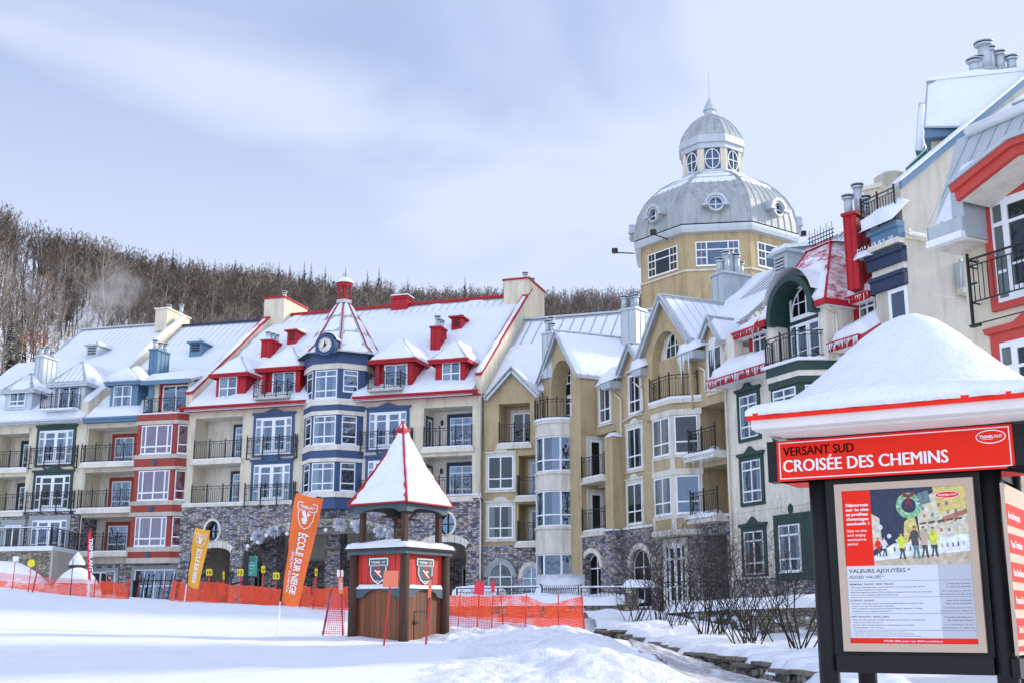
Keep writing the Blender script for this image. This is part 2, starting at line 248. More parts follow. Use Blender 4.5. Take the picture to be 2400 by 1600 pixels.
# ---------------------------------------------------------------- mesh builder
class MB:
    def __init__(s): s.v = []; s.f = []; s.m = []; s.sm = []; s.uvw = None
    def face(s, pts, mat, smooth=False):
        i = len(s.v); s.v += [tuple(p) for p in pts]; s.f.append(tuple(range(i, i+len(pts)))); s.m.append(mat); s.sm.append(smooth)
    def hexa(s, c, mat):
        """c: 8 corners, bottom 4 then top 4"""
        i = len(s.v); s.v += [tuple(p) for p in c]
        for q in ((3, 2, 1, 0), (4, 5, 6, 7), (0, 1, 5, 4), (1, 2, 6, 5), (2, 3, 7, 6), (3, 0, 4, 7)): s.f.append(tuple(i+k for k in q)); s.m.append(mat); s.sm.append(False)
    def box(s, f, u0, u1, v0, v1, z0, z1, mat):
        s.hexa([f.P(u0, v1, z0), f.P(u1, v1, z0), f.P(u1, v0, z0), f.P(u0, v0, z0), f.P(u0, v1, z1), f.P(u1, v1, z1), f.P(u1, v0, z1), f.P(u0, v0, z1)], mat)
    def prism(s, f, outer, v0, v1, mat, holes=(), side=None):
        """polygon in (u,z) with holes, between depths v0 < v1"""
        loops = [outer]+list(holes); pts = [p for L_ in loops for p in L_]
        tri = tessellate_polygon([[Vector((p[0], p[1], 0)) for p in L_] for L_ in loops])
        i = len(s.v); n = len(pts)
        s.v += [tuple(f.P(p[0], v1, p[1])) for p in pts]+[tuple(f.P(p[0], v0, p[1])) for p in pts]
        for t in tri:
            a, b, c = (pts[k] for k in t); ar = (b[0]-a[0])*(c[1]-a[1])-(c[0]-a[0])*(b[1]-a[1])
            if abs(ar) < 1e-9: continue
            t = t if ar > 0 else (t[0], t[2], t[1])
            s.f.append(tuple(i+k for k in t)); s.m.append(mat); s.sm.append(False)
            s.f.append(tuple(i+n+k for k in reversed(t))); s.m.append(mat); s.sm.append(False)
        k0 = 0
        for L_ in loops:
            for k in range(len(L_)):
                a = i+k0+k; b = i+k0+(k+1) % len(L_); s.f.append((a, b, b+n, a+n)); s.m.append(side or mat); s.sm.append(False)
            k0 += len(L_)
    def ring(s, plan, z0, z1, mat, grow=0, taper=1, cap=True):
        """closed plan polygon [(x,y)] extruded upwards; taper scales the bottom"""
        c = Vector((sum(p[0] for p in plan)/len(plan), sum(p[1] for p in plan)/len(plan)))
        P = []
        for p in plan:
            d = Vector(p[:2])-c; P.append(c+d*((d.length+grow)/d.length))
        n = len(P); i = len(s.v)
        s.v += [(c.x+(p.x-c.x)*taper, c.y+(p.y-c.y)*taper, z0) for p in P]+[(p.x, p.y, z1) for p in P]
        for k in range(n): s.f.append((i+k, i+(k+1) % n, i+n+(k+1) % n, i+n+k)); s.m.append(mat); s.sm.append(False)
        if cap:
            s.f.append(tuple(i+n+k for k in range(n))); s.m.append(mat); s.sm.append(False)
            s.f.append(tuple(i+k for k in reversed(range(n)))); s.m.append(mat); s.sm.append(False)
    def tube(s, p0, p1, r0, r1=None, n=8, mat='iron', cap=True):
        r1 = r0 if r1 is None else r1; p0 = Vector(p0); p1 = Vector(p1); d = (p1-p0).normalized()
        a = d.orthogonal().normalized(); b = d.cross(a); i = len(s.v)
        for p, r in ((p0, r0), (p1, r1)):
            for k in range(n): t = 2*math.pi*k/n; s.v.append(tuple(p+a*(r*math.cos(t))+b*(r*math.sin(t))))
        for k in range(n): s.f.append((i+k, i+(k+1) % n, i+n+(k+1) % n, i+n+k)); s.m.append(mat); s.sm.append(n > 5)
        if cap and n > 2:
            s.f.append(tuple(i+n+k for k in range(n))); s.m.append(mat); s.sm.append(False)
            s.f.append(tuple(i+k for k in reversed(range(n)))); s.m.append(mat); s.sm.append(False)
    def lathe(s, c, prof, n, mat, smooth=True, rot=0, sx=1, sy=1):
        """prof [(r,z)] about vertical axis at c"""
        i = len(s.v)
        for r, z in prof:
            for k in range(n): t = 2*math.pi*k/n+rot; s.v.append((c[0]+sx*r*math.cos(t), c[1]+sy*r*math.sin(t), c[2]+z))
        for j in range(len(prof)-1):
            for k in range(n):
                a = i+j*n+k; b = i+j*n+(k+1) % n; s.f.append((a, b, b+n, a+n)); s.m.append(mat); s.sm.append(smooth)
    def grid(s, fn, nu, nv, mat, smooth=True):
        i = len(s.v)
        for a in range(nu+1):
            for b in range(nv+1): s.v.append(tuple(fn(a/nu, b/nv)))
        for a in range(nu):
            for b in range(nv):
                q = i+a*(nv+1)+b; s.f.append((q, q+nv+1, q+nv+2, q+1)); s.m.append(mat); s.sm.append(smooth)
    def snowq(s, a, b, c, d, th=.2, e=.35, mat='snow', res=.45, amp=.55, thin=None, sag=.0, seed=0):
        """bumpy layer of snow on the quad a b c d (a,b along the lower edge, d,c above); th thickness, e rounding of the edges"""
        a, b, c, d = map(Vector, (a, b, c, d)); lu = max((b-a).length, (c-d).length); lv = max((d-a).length, (c-b).length)
        nu = max(3, min(90, int(lu/res))); nv = max(3, min(50, int(lv/res))); nn = (b-a).cross(d-a).normalized()
        if nn.z < 0: nn = -nn
        def fn(x, y):
            p = a*(1-x)*(1-y)+b*x*(1-y)+c*x*y+d*(1-x)*y
            k = min(1., min(x*lu, (1-x)*lu, y*lv, (1-y)*lv)/e); k = math.sqrt(max(0., 1-(1-k)**2))
            h = noise.noise(p*.55+Vector((seed, 0, 0)))*.6+noise.noise(p*1.7)*.4
            t = th*(1+amp*h*1.6)
            if thin: t *= thin(x, y, p)
            return p+nn*(t*k-.01+(.0 if k > 0 else -.04))
        s.grid(fn, nu, nv, mat)
    def sphere(s, c, r, mat, n=10, sq=(1, 1, 1)):
        prof = [(max(.001, math.sin(math.pi*k/(n//2+1)))*r, -math.cos(math.pi*k/(n//2+1))*r*sq[2]) for k in range(n//2+2)]
        s.lathe(c, prof, n, mat, True, 0, sq[0], sq[1])
    def build(s, name, parent=None, label=None, root=None):
        if not s.f: return None
        me = bpy.data.meshes.new(name); o = bpy.data.objects.new(name, me); COL.objects.link(o)
        off = Vector((0, 0, 0))
        if parent is not None: off = Vector(parent.get('_w', parent.matrix_world.translation if parent.parent is None else (0, 0, 0)))
        V = np.array(s.v, dtype=float)-np.array(off)
        base = Vector((0, 0, 0))
        if parent is None:
            base = Vector((V[:, 0].mean(), V[:, 1].mean(), V[:, 2].min())); V = V-np.array(base)
        me.from_pydata(V.tolist(), [], s.f)
        names = []
        for k in s.m:
            if k not in names: names.append(k)
        for k in names: me.materials.append(MATS[k])
        idx = {k: i for i, k in enumerate(names)}
        me.polygons.foreach_set('material_index', [idx[k] for k in s.m]); me.polygons.foreach_set('use_smooth', s.sm)
        uvl = me.uv_layers.new(name='UVMap')
        if s.uvw is not None:
            li = np.zeros(len(me.loops), dtype=int); me.loops.foreach_get('vertex_index', li); uvl.data.foreach_set('uv', np.array(s.uvw)[li].ravel())
        else:
            nl = len(me.loops); li = np.zeros(nl, dtype=int); me.loops.foreach_get('vertex_index', li); pn = np.zeros(len(me.polygons)*3); me.polygons.foreach_get('normal', pn); pn = pn.reshape(-1, 3)
            lt = np.zeros(len(me.polygons), dtype=int); me.polygons.foreach_get('loop_total', lt); nn = np.repeat(pn, lt, axis=0)
            P = V[li]+np.array(off)+np.array(base); hz = np.hypot(nn[:, 0], nn[:, 1]); flat = hz < .35; hz = np.maximum(hz, 1e-6)
            tx = -nn[:, 1]/hz; ty = nn[:, 0]/hz; U = np.where(flat, P[:, 0], P[:, 0]*tx+P[:, 1]*ty); Vv = np.where(flat, P[:, 1], P[:, 2])
            uvl.data.foreach_set('uv', np.stack([U, Vv], 1).ravel())
        if parent is not None: o.parent = parent; o['_w'] = tuple(off)
        else: o.location = base; o['_w'] = tuple(base)
        if label: o['label'] = label
        return o
def tag(o, label, cat=None, group=None, kind=None):
    if label: o['label'] = label
    if cat: o['category'] = cat
    if group: o['group'] = group
    if kind: o['kind'] = kind
    return o
def empty(name, loc, label, cat, group=None):
    o = bpy.data.objects.new(name, None); COL.objects.link(o); o.location = loc; o['_w'] = tuple(loc); o.empty_display_size = .2
    return tag(o, label, cat, group)
def text_mb(mb, f, txt, u0, z0, h, v, mat, w=None, bold=0, th=.004, skew=0, lean=None):
    """lettering of cap height h with its lower left at (u0,z0) on facade frame f; w = total width"""
    cu = bpy.data.curves.new('t', 'FONT'); cu.body = txt; cu.size = 1; cu.offset = bold; cu.resolution_u = 3
    o = bpy.data.objects.new('t', cu); me = bpy.data.meshes.new_from_object(o)
    if not me.vertices: return u0
    xs = [q.co.x for q in me.vertices]; x0 = min(xs); x1 = max(xs); k = h/.70; kx = (w/(x1-x0)) if w else k
    i = len(mb.v)
    for q in me.vertices:
        a = (q.co.x-x0)*kx; b = q.co.y*k
        if lean: mb.v.append(tuple(lean(a, b)))
        else: mb.v.append(tuple(f.P(u0+a, v, z0+b+a*skew)))
    for p in me.polygons: mb.f.append(tuple(i+k_ for k_ in p.vertices)); mb.m.append(mat); mb.sm.append(False)
    e = u0+(x1-x0)*kx
    bpy.data.objects.remove(o); bpy.data.curves.remove(cu); bpy.data.meshes.remove(me)
    return e
def arc(cu, cz, ru, rz, a0, a1, n): return [(cu+ru*math.cos(math.radians(a0+(a1-a0)*k/n)), cz+rz*math.sin(math.radians(a0+(a1-a0)*k/n))) for k in range(n+1)]
def archpoly(u0, u1, z0, zs, zt, n=12):
    """opening with vertical sides up to zs, arched to zt"""
    return [(u0, z0), (u1, z0)]+arc((u0+u1)/2, zs, (u1-u0)/2, zt-zs, 0, 180, n)
def rect(u0, u1, z0, z1): return [(u0, z0), (u1, z0), (u1, z1), (u0, z1)]
# ---------------------------------------------------------------- facade components
RW = random.Random(3); PANE = ['pane_glass', .3]
def lights(w, h, cols, rows, fw=.06, mw=.07, m3=None):
    """glass rectangles of a window of width w, height h"""
    W_ = w-2*fw-mw*(len(cols)-1); H_ = h-2*fw-mw*(len(rows)-1); sc = sum(cols); sr = sum(rows); R = []; x = fw
    for c in cols:
        cw = W_*c/sc; y = fw
        for r in rows: rh = H_*r/sr; R.append((x, x+cw, y, y+rh)); y += rh+mw
        x += cw+mw
    return R
def french(w, h, side=.15):
    R = []; sw = side*w
    if side:
        for x0, x1 in ((.05, sw-.02), (w-sw+.02, w-.05)):
            for a, b in ((.04, .28), (.31, .74), (.78, .95)): R.append((x0, x1, a*h, b*h))
    m = w/2
    for x0, x1 in ((sw+.14, m-.12), (m+.12, w-sw-.14)):
        for a, b in ((.13, .33), (.35, .74), (.77, .92)): R.append((x0, x1, a*h, b*h))
    return R
def window(parent, f, r, v=0, kind='w3', trim=None, tw=.17, ped=0, deep=False, cur=None, name='window', th=.07, fcol='white', arch=0, sill=True):
    u0, u1, z0, z1 = r; w = u1-u0; h = z1-z0
    G = dict(w3=lambda: lights(w, h, [1, 1], [.27, .60, .22]), w2=lambda: lights(w, h, [1, 1], [.32, .80]), w22=lambda: lights(w, h, [1, 1], [1, 1]), one2=lambda: lights(w, h, [1], [.32, .80]), one3=lambda: lights(w, h, [1], [.27, .60, .22]),
             bay4=lambda: lights(w, h, [.3, 1, 1, .3], [.25, .9], mw=.09), french=lambda: french(w, h), doors=lambda: french(w, h, 0), slide=lambda: lights(w, h, [1, 1], [.27, .75], fw=.08, mw=.09), slide1=lambda: lights(w, h, [1, 1], [1], fw=.1, mw=.1),
             door=lambda: lights(w, h, [1], [1], fw=.13), shop=lambda: lights(w, h, [1, 1, 1, 1], [.62, .38], fw=.07, mw=.06), tower=lambda: lights(w, h, [.55, 1.2, .55], [1, 1, 1], fw=.08, mw=.08), tri=lambda: lights(w, h, [1, 1, 1], [.32, .8], fw=.05, mw=.06), one=lambda: lights(w, h, [1], [1]), archw=lambda: lights(w, h, [1, 1], [.42, .6], fw=.05, mw=.06))
    P = G[kind](); pg = 'pane_dark' if RW.random() < PANE[1] else 'pane_glass'
    if kind == 'tower': P = [q for i, q in enumerate(P) if not 3 <= i < 6]; xs = sorted(set((q[0], q[1]) for q in P)); P += [(xs[0][1]+.08, xs[1][0]-.08, .08, h*.64), (xs[0][1]+.08, xs[1][0]-.08, h*.64+.08, h-.08)]
    case = MB(); fr = MB(); pn = MB(); cu = MB() if not deep else None
    if deep: fr = pn = cu = case
    if trim:
        zt = z1+tw*1.15
        outer = [(u0-tw, z0-tw*.8), (u1+tw, z0-tw*.8), (u1+tw, zt), (u0-tw, zt)]
        case.prism(f, outer, v-.02, v+th, trim, holes=[rect(u0, u1, z0, z1)])
        if ped:
            o = tw*.6; m = (u0+u1)/2
            case.prism(f, [(u0-tw-o*.6, zt-.02), (u1+tw+o*.6, zt-.02), (u1+tw+o, zt+.12), (m+w*.28, zt+.13), (m, zt+.13+ped), (m-w*.28, zt+.13), (u0-tw-o, zt+.12)], v-.01, v+th+.07, trim)
    vv = v+(.0 if trim else .0)
    if arch:
        zs = z1-arch; outer = archpoly(u0, u1, z0, zs, z1)
        def inside(x, z): return z < zs or ((x-(u0+u1)/2)/(w/2))**2+((z-zs)/arch)**2 < .99
        fr.prism(f, outer, vv, vv+.06, fcol, holes=[archpoly(u0+.06, u1-.06, z0+.06, zs, z1-.06)])
        m = (u0+u1)/2; fr.box(f, m-.035, m+.035, vv, vv+.05, z0+.05, z1-.05, fcol); fr.box(f, u0+.05, u1-.05, vv, vv+.051, zs-.03, zs+.03, fcol)
        for s_ in (-1, 1):
            if kind == 'w3':
                x = m+s_*w*.25; fr.box(f, x-.02, x+.02, vv, vv+.049, zs, zs+arch*.8, fcol)
        if kind == 'w3': fr.box(f, u0+.08, u1-.08, vv, vv+.048, zs+arch*.45, zs+arch*.45+.04, fcol)
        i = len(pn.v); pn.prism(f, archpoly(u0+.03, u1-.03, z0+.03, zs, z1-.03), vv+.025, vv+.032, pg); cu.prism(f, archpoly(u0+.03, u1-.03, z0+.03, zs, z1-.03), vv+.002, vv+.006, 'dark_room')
    else:
        fr.prism(f, rect(u0, u1, z0, z1), vv, vv+.055, fcol, holes=[rect(u0+a, u0+b, z0+c, z0+d) for a, b, c, d in P])
        pn.face([f.P(u0+.02, vv+.04, z0+.02), f.P(u1-.02, vv+.04, z0+.02), f.P(u1-.02, vv+.04, z1-.02), f.P(u0+.02, vv+.04, z1-.02)], pg)
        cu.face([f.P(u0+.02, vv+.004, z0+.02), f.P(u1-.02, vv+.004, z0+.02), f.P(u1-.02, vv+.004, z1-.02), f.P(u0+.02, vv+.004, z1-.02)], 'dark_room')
        if sill and not trim: fr.box(f, u0-.03, u1+.03, vv, vv+.09, z0-.05, z0-.002, fcol)
    q = RW.random(); cur = q if cur is None else cur
    def drape(a, b):
        fn = lambda x, y: f.P(a+(b-a)*x, vv+.020+.010*math.sin((a+(b-a)*x)*34+2*math.sin(y*2)), z0+.05+(h-.1-(arch or 0)*.4)*y)
        cu.grid(fn, 14, 2, 'curtain')
    if cur < .55:
        drape(u0+.04, u0+w*(.16+.15*q)); drape(u1-w*(.14+.15*(1-q)), u1-.04)
    elif cur < .72: drape(u0+.04, u0+w*.48)
    elif cur < .86: cu.box(f, u0+.05, u1-.05, vv+.010, vv+.014, z0+h*(.35+.4*q), z1-.05, 'blind')
    if deep: return case.build(name, parent)
    if trim:
        o = case.build(name, parent); fr.build('frame', o); pn.build('pane', o); cu.build('curtain', o)
    else:
        o = fr.build(name, parent); pn.build('pane', o); cu.build('curtain', o)
    return o
def railing(parent, f, path, z0, h=1.05, gap=1.1, hang=0, name='railing', bal=.15, snow=False, ends=True, mat='iron', th=.017):
    m = MB()
    for i in range(len(path)-1):
        (a, va), (b, vb) = path[i], path[i+1]; p0 = f.P(a, va, 0); p1 = f.P(b, vb, 0); L_ = (p1-p0).length
        g = Fac(p0, P1=p1)
        n = max(1, round(L_/gap))
        for k in range(0 if i == 0 and ends else (1 if i else 0), n+1):
            if i == 0 and k == 0 and not ends: continue
            x = L_*k/n; m.box(g, x-.028, x+.028, -.028, .028, z0-hang, z0+h+.06, mat); m.sphere(g.P(x, 0, z0+h+.10), .045, mat, 6)
            if hang: m.box(g, x-.05, x+.05, -.2, .05, z0-hang-.06, z0-hang, mat); m.box(g, x-.02, x+.02, -.2, .0, z0+.5, z0+.54, mat)
        m.box(g, 0, L_, -.022, .022, z0+h-.04, z0+h, mat); m.box(g, 0, L_, -.013, .013, z0+h-.19, z0+h-.165, mat); m.box(g, 0, L_, -.013, .013, z0+.08, z0+.11, mat)
        nb = max(2, int(L_/bal))
        for k in range(1, nb): x = L_*k/nb; m.box(g, x-th/2, x+th/2, -th/2, th/2, z0+.1, z0+h-.18, mat)
        nd = max(1, int(L_/.5))
        for k in range(nd):
            x = L_*(k+.5)/nd
            for s_ in (-1, 1): m.tube(g.P(x-.05, .01, z0+h-.11), g.P(x, .01, z0+h-.11+s_*.045), .012, n=3, mat=mat, cap=False); m.tube(g.P(x+.05, .01, z0+h-.11), g.P(x, .01, z0+h-.11+s_*.045), .012, n=3, mat=mat, cap=False)
        if snow: m.box(g, -.02, L_+.02, -.05, .05, z0+h+.001, z0+h+.06, 'snow')
    return m.build(name, parent)
def loggia(parent, f, r, depth=1.5, mat='cream', floor='snow', vwall=0, name='balcony', ceil=None, lip=.12, slab='cream_pale', side=None):
    u0, u1, z0, z1 = r; m = MB(); a = vwall; b = vwall-depth; e = .004; side = side or mat
    m.face([f.P(u0-e, b, z0), f.P(u1+e, b, z0), f.P(u1+e, b, z1), f.P(u0-e, b, z1)], mat)
    m.face([f.P(u0+e, a, z0), f.P(u0+e, b, z0), f.P(u0+e, b, z1), f.P(u0+e, a, z1)], side)
    m.face([f.P(u1-e, b, z0), f.P(u1-e, a, z0), f.P(u1-e, a, z1), f.P(u1-e, b, z1)], side)
    m.face([f.P(u0, a, z1-e), f.P(u0, b, z1-e), f.P(u1, b, z1-e), f.P(u1, a, z1-e)], ceil or mat)
    m.box(f, u0-.1, u1+.1, b, a+lip, z0-.18, z0+e, slab)
    if lip > .05: m.box(f, u0-.16, u1+.16, a+.001, a+lip+.06, z0-.30, z0-.181, slab)
    m.box(f, u0+.02, u1-.02, a-.3, a+lip-.02, z0+.005, z0+.07, floor)
    return m.build(name, parent)
def flue(parent, p, h, r=.14):
    m = MB(); m.tube(p, (p[0], p[1], p[2]+h), r, n=12, mat='silver'); m.tube((p[0], p[1], p[2]+h*.0), (p[0], p[1], p[2]+.08), r*1.35, n=12, mat='silver')
    m.tube((p[0], p[1], p[2]+h-.12), (p[0], p[1], p[2]+h-.04), r*1.15, r*1.5, n=12, mat='silver'); m.tube((p[0], p[1], p[2]+h+.03), (p[0], p[1], p[2]+h+.08), r*1.55, n=12, mat='silver'); m.tube((p[0], p[1], p[2]+h-.06), (p[0], p[1], p[2]+h+.04), r*1.25, n=12, mat='iron')
    return m.build('flue', parent)
def chimney(parent, f, u0, u1, v0, v1, z0, z1, mat, flues=(), cap=None, seam=.45, snow=True, name='chimney', seams=True, fr=.14, slope=0):
    m = MB(); m.box(f, u0, u1, v0, v1, z0, z1, mat)
    if seams:
        n = max(2, round((u1-u0)/seam))
        for k in range(n+1): x = u0+(u1-u0)*k/n; m.box(f, x-.015, x+.015, v1, v1+.035, z0, z1-.02, mat)
        n = max(2, round((v1-v0)/seam))
        for k in range(n+1): x = v0+(v1-v0)*k/n; m.box(f, u1, u1+.035, x-.015, x+.015, z0, z1-.02, mat); m.box(f, u0-.035, u0, x-.015, x+.015, z0, z1-.02, mat)
    m.box(f, u0-.09, u1+.09, v0-.09, v1+.09, z1, z1+.12, cap or mat)
    if snow: m.snowq(f.P(u0-.08, v1+.08, z1+.12), f.P(u1+.08, v1+.08, z1+.12), f.P(u1+.08, v0-.08, z1+.12), f.P(u0-.08, v0-.08, z1+.12), .12, .15, res=.25)
    o = m.build(name, parent)
    for (a, b, h) in flues: flue(o, f.P(u0+(u1-u0)*a, v0+(v1-v0)*b, z1+.1), h, fr)
    return o
def hip(m, f, u0, u1, ve, ze, zt, vb, back, mat, sn='snow', o=.28, th=.16, run=None, fas=None, fh=.22, left=True, right=True, snow=True, seam=False, thin=None):
    """hipped dormer roof: front eave at ve+o, ridge at height zt back to vb; `back` v where the side eaves end"""
    uc = (u0+u1)/2; a = u0-o; b = u1+o; vf = ve+o; run = run if run is not None else (u1-u0)/2; R0 = (uc, ve-run, zt)
    Pf = f.P; A = Pf(a, vf, ze); B = Pf(b, vf, ze); R = Pf(*R0); A2 = Pf(a, back, ze); B2 = Pf(b, back, ze); R2 = Pf(uc, vb, zt)
    m.face([A, B, R], mat); m.face([A2, A, R, R2], mat); m.face([B, B2, R2, R], mat)
    m.face([A, A2, B2, B], 'white')
    if fas: m.box(f, a, b, vf-.04, vf, ze-fh, ze+.012, fas); m.box(f, a, a+.04, back, vf-.041, ze-fh, ze+.012, fas); m.box(f, b-.04, b, back, vf-.041, ze-fh, ze+.012, fas); m.box(f, a-.05, b+.05, vf, vf+.06, ze-.07, ze+.03, fas)
    if seam:
        for (p, q, r_) in ((A, B, R), ):
            for k in range(1, 8):
                e = p+(q-p)*k/8; t = 1-abs(k/8-.5)*2; e2 = e+(Pf(e.x*0, 0, 0)*0)
                top = (p+(q-p)*.5); d = (R-top)*t; m.tube(e+Vector((0, 0, .02)), e+d+Vector((0, 0, .02)), .02, n=4, mat=mat)
        m.tube(A, R, .035, n=4, mat=mat); m.tube(B, R, .035, n=4, mat=mat)
    if snow:
        up = Vector((0, 0, .01)); s_ = MB()
        s_.snowq(A+up, B+up, R+(A-B)*.012+up, R+(B-A)*-.012+up, th, .25, res=.3, thin=thin); s_.snowq(B+up, B2+up, R2+up, R+up, th*1.2, .25, res=.3); s_.snowq(A2+up, A+up, R+up, R2+up, th*1.2, .25, res=.3)
        return s_
def dormer(parent, f, r, vf, roof, zt, mat, fas, win, wk, rail=0, trim=None, o=.28, snow=True, metal='snow', seam=False, back_mat=None, recess=0, run=None, thin=None, th=.16, cur=None, label=None, snowmat=None):
    """r front face; roof=(v0,z0,k)"""
    u0, u1, z0, z1 = r; v0, zr, k = roof; vback = v0-(z1-zr)/k; vr = v0-(zt-zr)/k-.2
    m = MB()
    if recess:
        m.box(f, u0, u0+.28, vf-recess, vf, z0, z1, mat); m.box(f, u1-.28, u1, vf-recess, vf, z0, z1, mat); m.box(f, u0, u1, vf-recess, vf, z1-.22, z1, mat); m.box(f, u0, u1, vback-.3, vf-recess, z0, z1, mat); m.box(f, u0, u1, vf-recess, vf, z0-.12, z0, 'snow')
    else: m.box(f, u0, u1, vback-.3, vf, z0, z1, mat)
    n = max(1, round((u1-u0)/.6))
    D = m.build('dormer', parent, label)
    t = MB(); s_ = hip(t, f, u0, u1, vf, z1, zt, vr, vback-.3, metal if metal != 'snow' else 'roof_metal', o=o, fas=fas, snow=snow, seam=seam, run=run, thin=thin, th=th); t.build('roof', D)
    if s_: s_.build('snow', D)
    window(D, f, win, vf-recess, wk, trim=trim, deep=True, cur=cur)
    if rail: railing(D, f, rail, z0, .95, .9)
    return D
def vent(parent, f, r, vf, roof, mat, name='vent'):
    u0, u1, z0, z1 = r; v0, zr, k = roof; vb = v0-(z1-zr)/k-.2; m = MB(); m.box(f, u0, u1, vb, vf, z0-.3, z1, mat)
    for i in range(7): z = z0+.12+(z1-z0-.2)*i/7; m.box(f, u0+.14, u1-.14, vf, vf+.03, z, z+.035, 'iron' if i % 2 else mat); m.box(f, u0+.14, u1-.14, vf, vf+.02, z+.04, z+.07, 'iron')
    zt = z1+(u1-u0)*.42; s_ = hip(m, f, u0, u1, vf, z1, zt, v0-(zt-zr)/k-.2, vb, 'roof_metal', o=.12, th=.1, fas=mat, fh=.1, thin=lambda x, y, p: .35 if y < 2 else 1)
    o = m.build(name, parent); s_.build('snow', o); return o
def slabroof(parent, f, u0, u1, v0, z0, v1, z1, mat, th=.22, seams=.5, sn=.22, fas=None, fh=.28, thin=None, top=None, res=.45, snowm='snow', u0b=None, u1b=None, name='roof', gutter=True, e=.35, seam_h=.05, snowtop=1.0):
    """single roof plane from the eave (v0,z0) up to the ridge (v1,z1); its snow is a child"""
    u0b = u0 if u0b is None else u0b; u1b = u1 if u1b is None else u1b
    m = MB(); dn = Vector((0, 0, -th)); c = [f.P(u0, v0, z0), f.P(u1, v0, z0), f.P(u1b, v1, z1), f.P(u0b, v1, z1)]
    m.hexa([c[0]+dn, c[1]+dn, c[2]+dn, c[3]+dn, c[0], c[1], c[2], c[3]], mat)
    if seams:
        n = int((u1-u0)/seams)
        for k in range(1, n):
            a = c[0]+(c[1]-c[0])*k/n; b = c[3]+(c[2]-c[3])*k/n; m.tube(a+Vector((0, 0, seam_h*.4)), b+Vector((0, 0, seam_h*.4)), seam_h*.6, n=3, mat=mat, cap=False)
    if fas: m.box(f, u0-.02, u1+.02, v0, v0+.07, z0-fh, z0+.02, fas); m.box(f, u0-.05, u1+.05, v0+.071, v0+.17, z0-.10, z0+.03, fas)
    o = m.build(name, parent)
    if sn:
        s_ = MB(); up = Vector((0, 0, .01)); sl = (c[3]-c[0]).normalized(); q = (c[3]-c[0])*snowtop; q2 = (c[2]-c[1])*snowtop
        s_.snowq(c[0]-sl*.12+up, c[1]-sl*.12+up, c[1]+q2+up, c[0]+q+up, sn, e, res=res, thin=thin, mat=snowm); s_.build('roof_snow', o)
    return o
def ngon_plan(f, uc, vc, ap, n=8, rot=None):
    """regular polygon plan with one face parallel to the facade; ap = apothem"""
    R = ap/math.cos(math.pi/n); P = []
    for k in range(n):
        t = math.pi/n+2*math.pi*k/n+(rot or 0); p = f.P(uc+R*math.sin(t), vc+R*math.cos(t), 0); P.append((p.x, p.y))
    return P          # clockwise seen from above in (u,v)
def side_frames(plan, c):
    """one facade frame per plan side, u running left to right seen from outside"""
    R = []
    for i in range(len(plan)):
        a = Vector(plan[i]); b = Vector(plan[(i+1) % len(plan)]); g = Fac(a, P1=b); m = (a+b)/2-Vector(c[:2])
        if m.x*g.n[0]+m.y*g.n[1] < 0: g = Fac(b, P1=a)
        R.append((g, (b-a).length))
    return R
def downpipe(parent, pts, mat='cream_pale', r=.05):
    m = MB()
    for a, b in zip(pts, pts[1:]): m.tube(a, b, r, n=6, mat=mat)
    return m.build('downpipe', parent)
def icicles(parent, f, u0, u1, v, z, n, lmax=.7, rnd=random.Random(5), name='icicles'):
    m = MB()
    for k in range(n):
        u = u0+(u1-u0)*(k+rnd.random())/n; l_ = lmax*(.12+.75*rnd.random()**2.5); zz = z if not callable(z) else z(u)
        m.tube(f.P(u, v+rnd.uniform(-.05, .05), zz+.05), f.P(u+rnd.uniform(-.02, .02), v, zz-l_), .016+.024*rnd.random(), .003, 5, 'ice', cap=False)
    return m.build(name, parent)
# ================================================================ red-roofed hotel with the clock turret
f3 = Fac(atY(px('a2', 155, 1145), 76), 18)
u3L = f3.m('b2', 105, 400)[0]; u3R = f3.m('a3', 1028, 1250)[0]
ZG = .35; Z3E = 13.25; Z3S = 7.12; R3 = (.6, 13.2, .78); V3R = -10.5; Z3R = R3[1]+R3[2]*(R3[0]-V3R)
B3 = empty('hotel', f3.P((u3L+u3R)/2, -5, ZG), 'cream hotel under a snowy red-edged roof, with a clock turret over stone arches', 'building')
m = MB()
lg = [f3.box('a2', 185, 1192, 517, 1484), f3.box('b2', 165, 408, 498, 690), f3.box('a3', 606, 1100, 962, 1405), f3.box('b4', 20, 20, 330, 305)]
lg[2] = (f3.m('a3', 606, 1250)[0], f3.m('a3', 963, 1250)[0], f3.m('a3', 800, 1402)[1], f3.m('a3', 800, 1105)[1]); lg[3] = (lg[2][0], lg[2][1], lg[2][2]-2.93, lg[2][3]-2.93)
m.prism(f3, rect(u3L, u3R, Z3S, Z3E), -.35, 0, 'cream', holes=[rect(*r) for r in lg])
m.box(f3, u3R-.3, u3R, -11, -.351, ZG, Z3E, 'cream'); m.box(f3, u3L, u3L+.3, -11, -.351, ZG, Z3E, 'cream'); m.box(f3, u3L, u3R, -11.3, -11, ZG, Z3E, 'cream')
for z in (lg[0][2]-.02, lg[1][2]+.03):
    for a, b in ((lg[0][1]+.05, 8.1), (11.7, lg[2][0]-.2)): m.box(f3, a, b, 0, .012, z, z+.03, 'cream_grey')
m.box(f3, u3L-.05, u3R+.05, 0, .14, Z3S-.12, Z3S+.06, 'cream_pale'); m.box(f3, u3L-.05, u3R+.05, 0, .13, Z3S+.062, Z3S+.13, 'snow')
m.box(f3, u3L-.05, u3R+.1, 0, .08, Z3E-.12, Z3E-.06, 'cream_pale'); m.build('wall', B3)
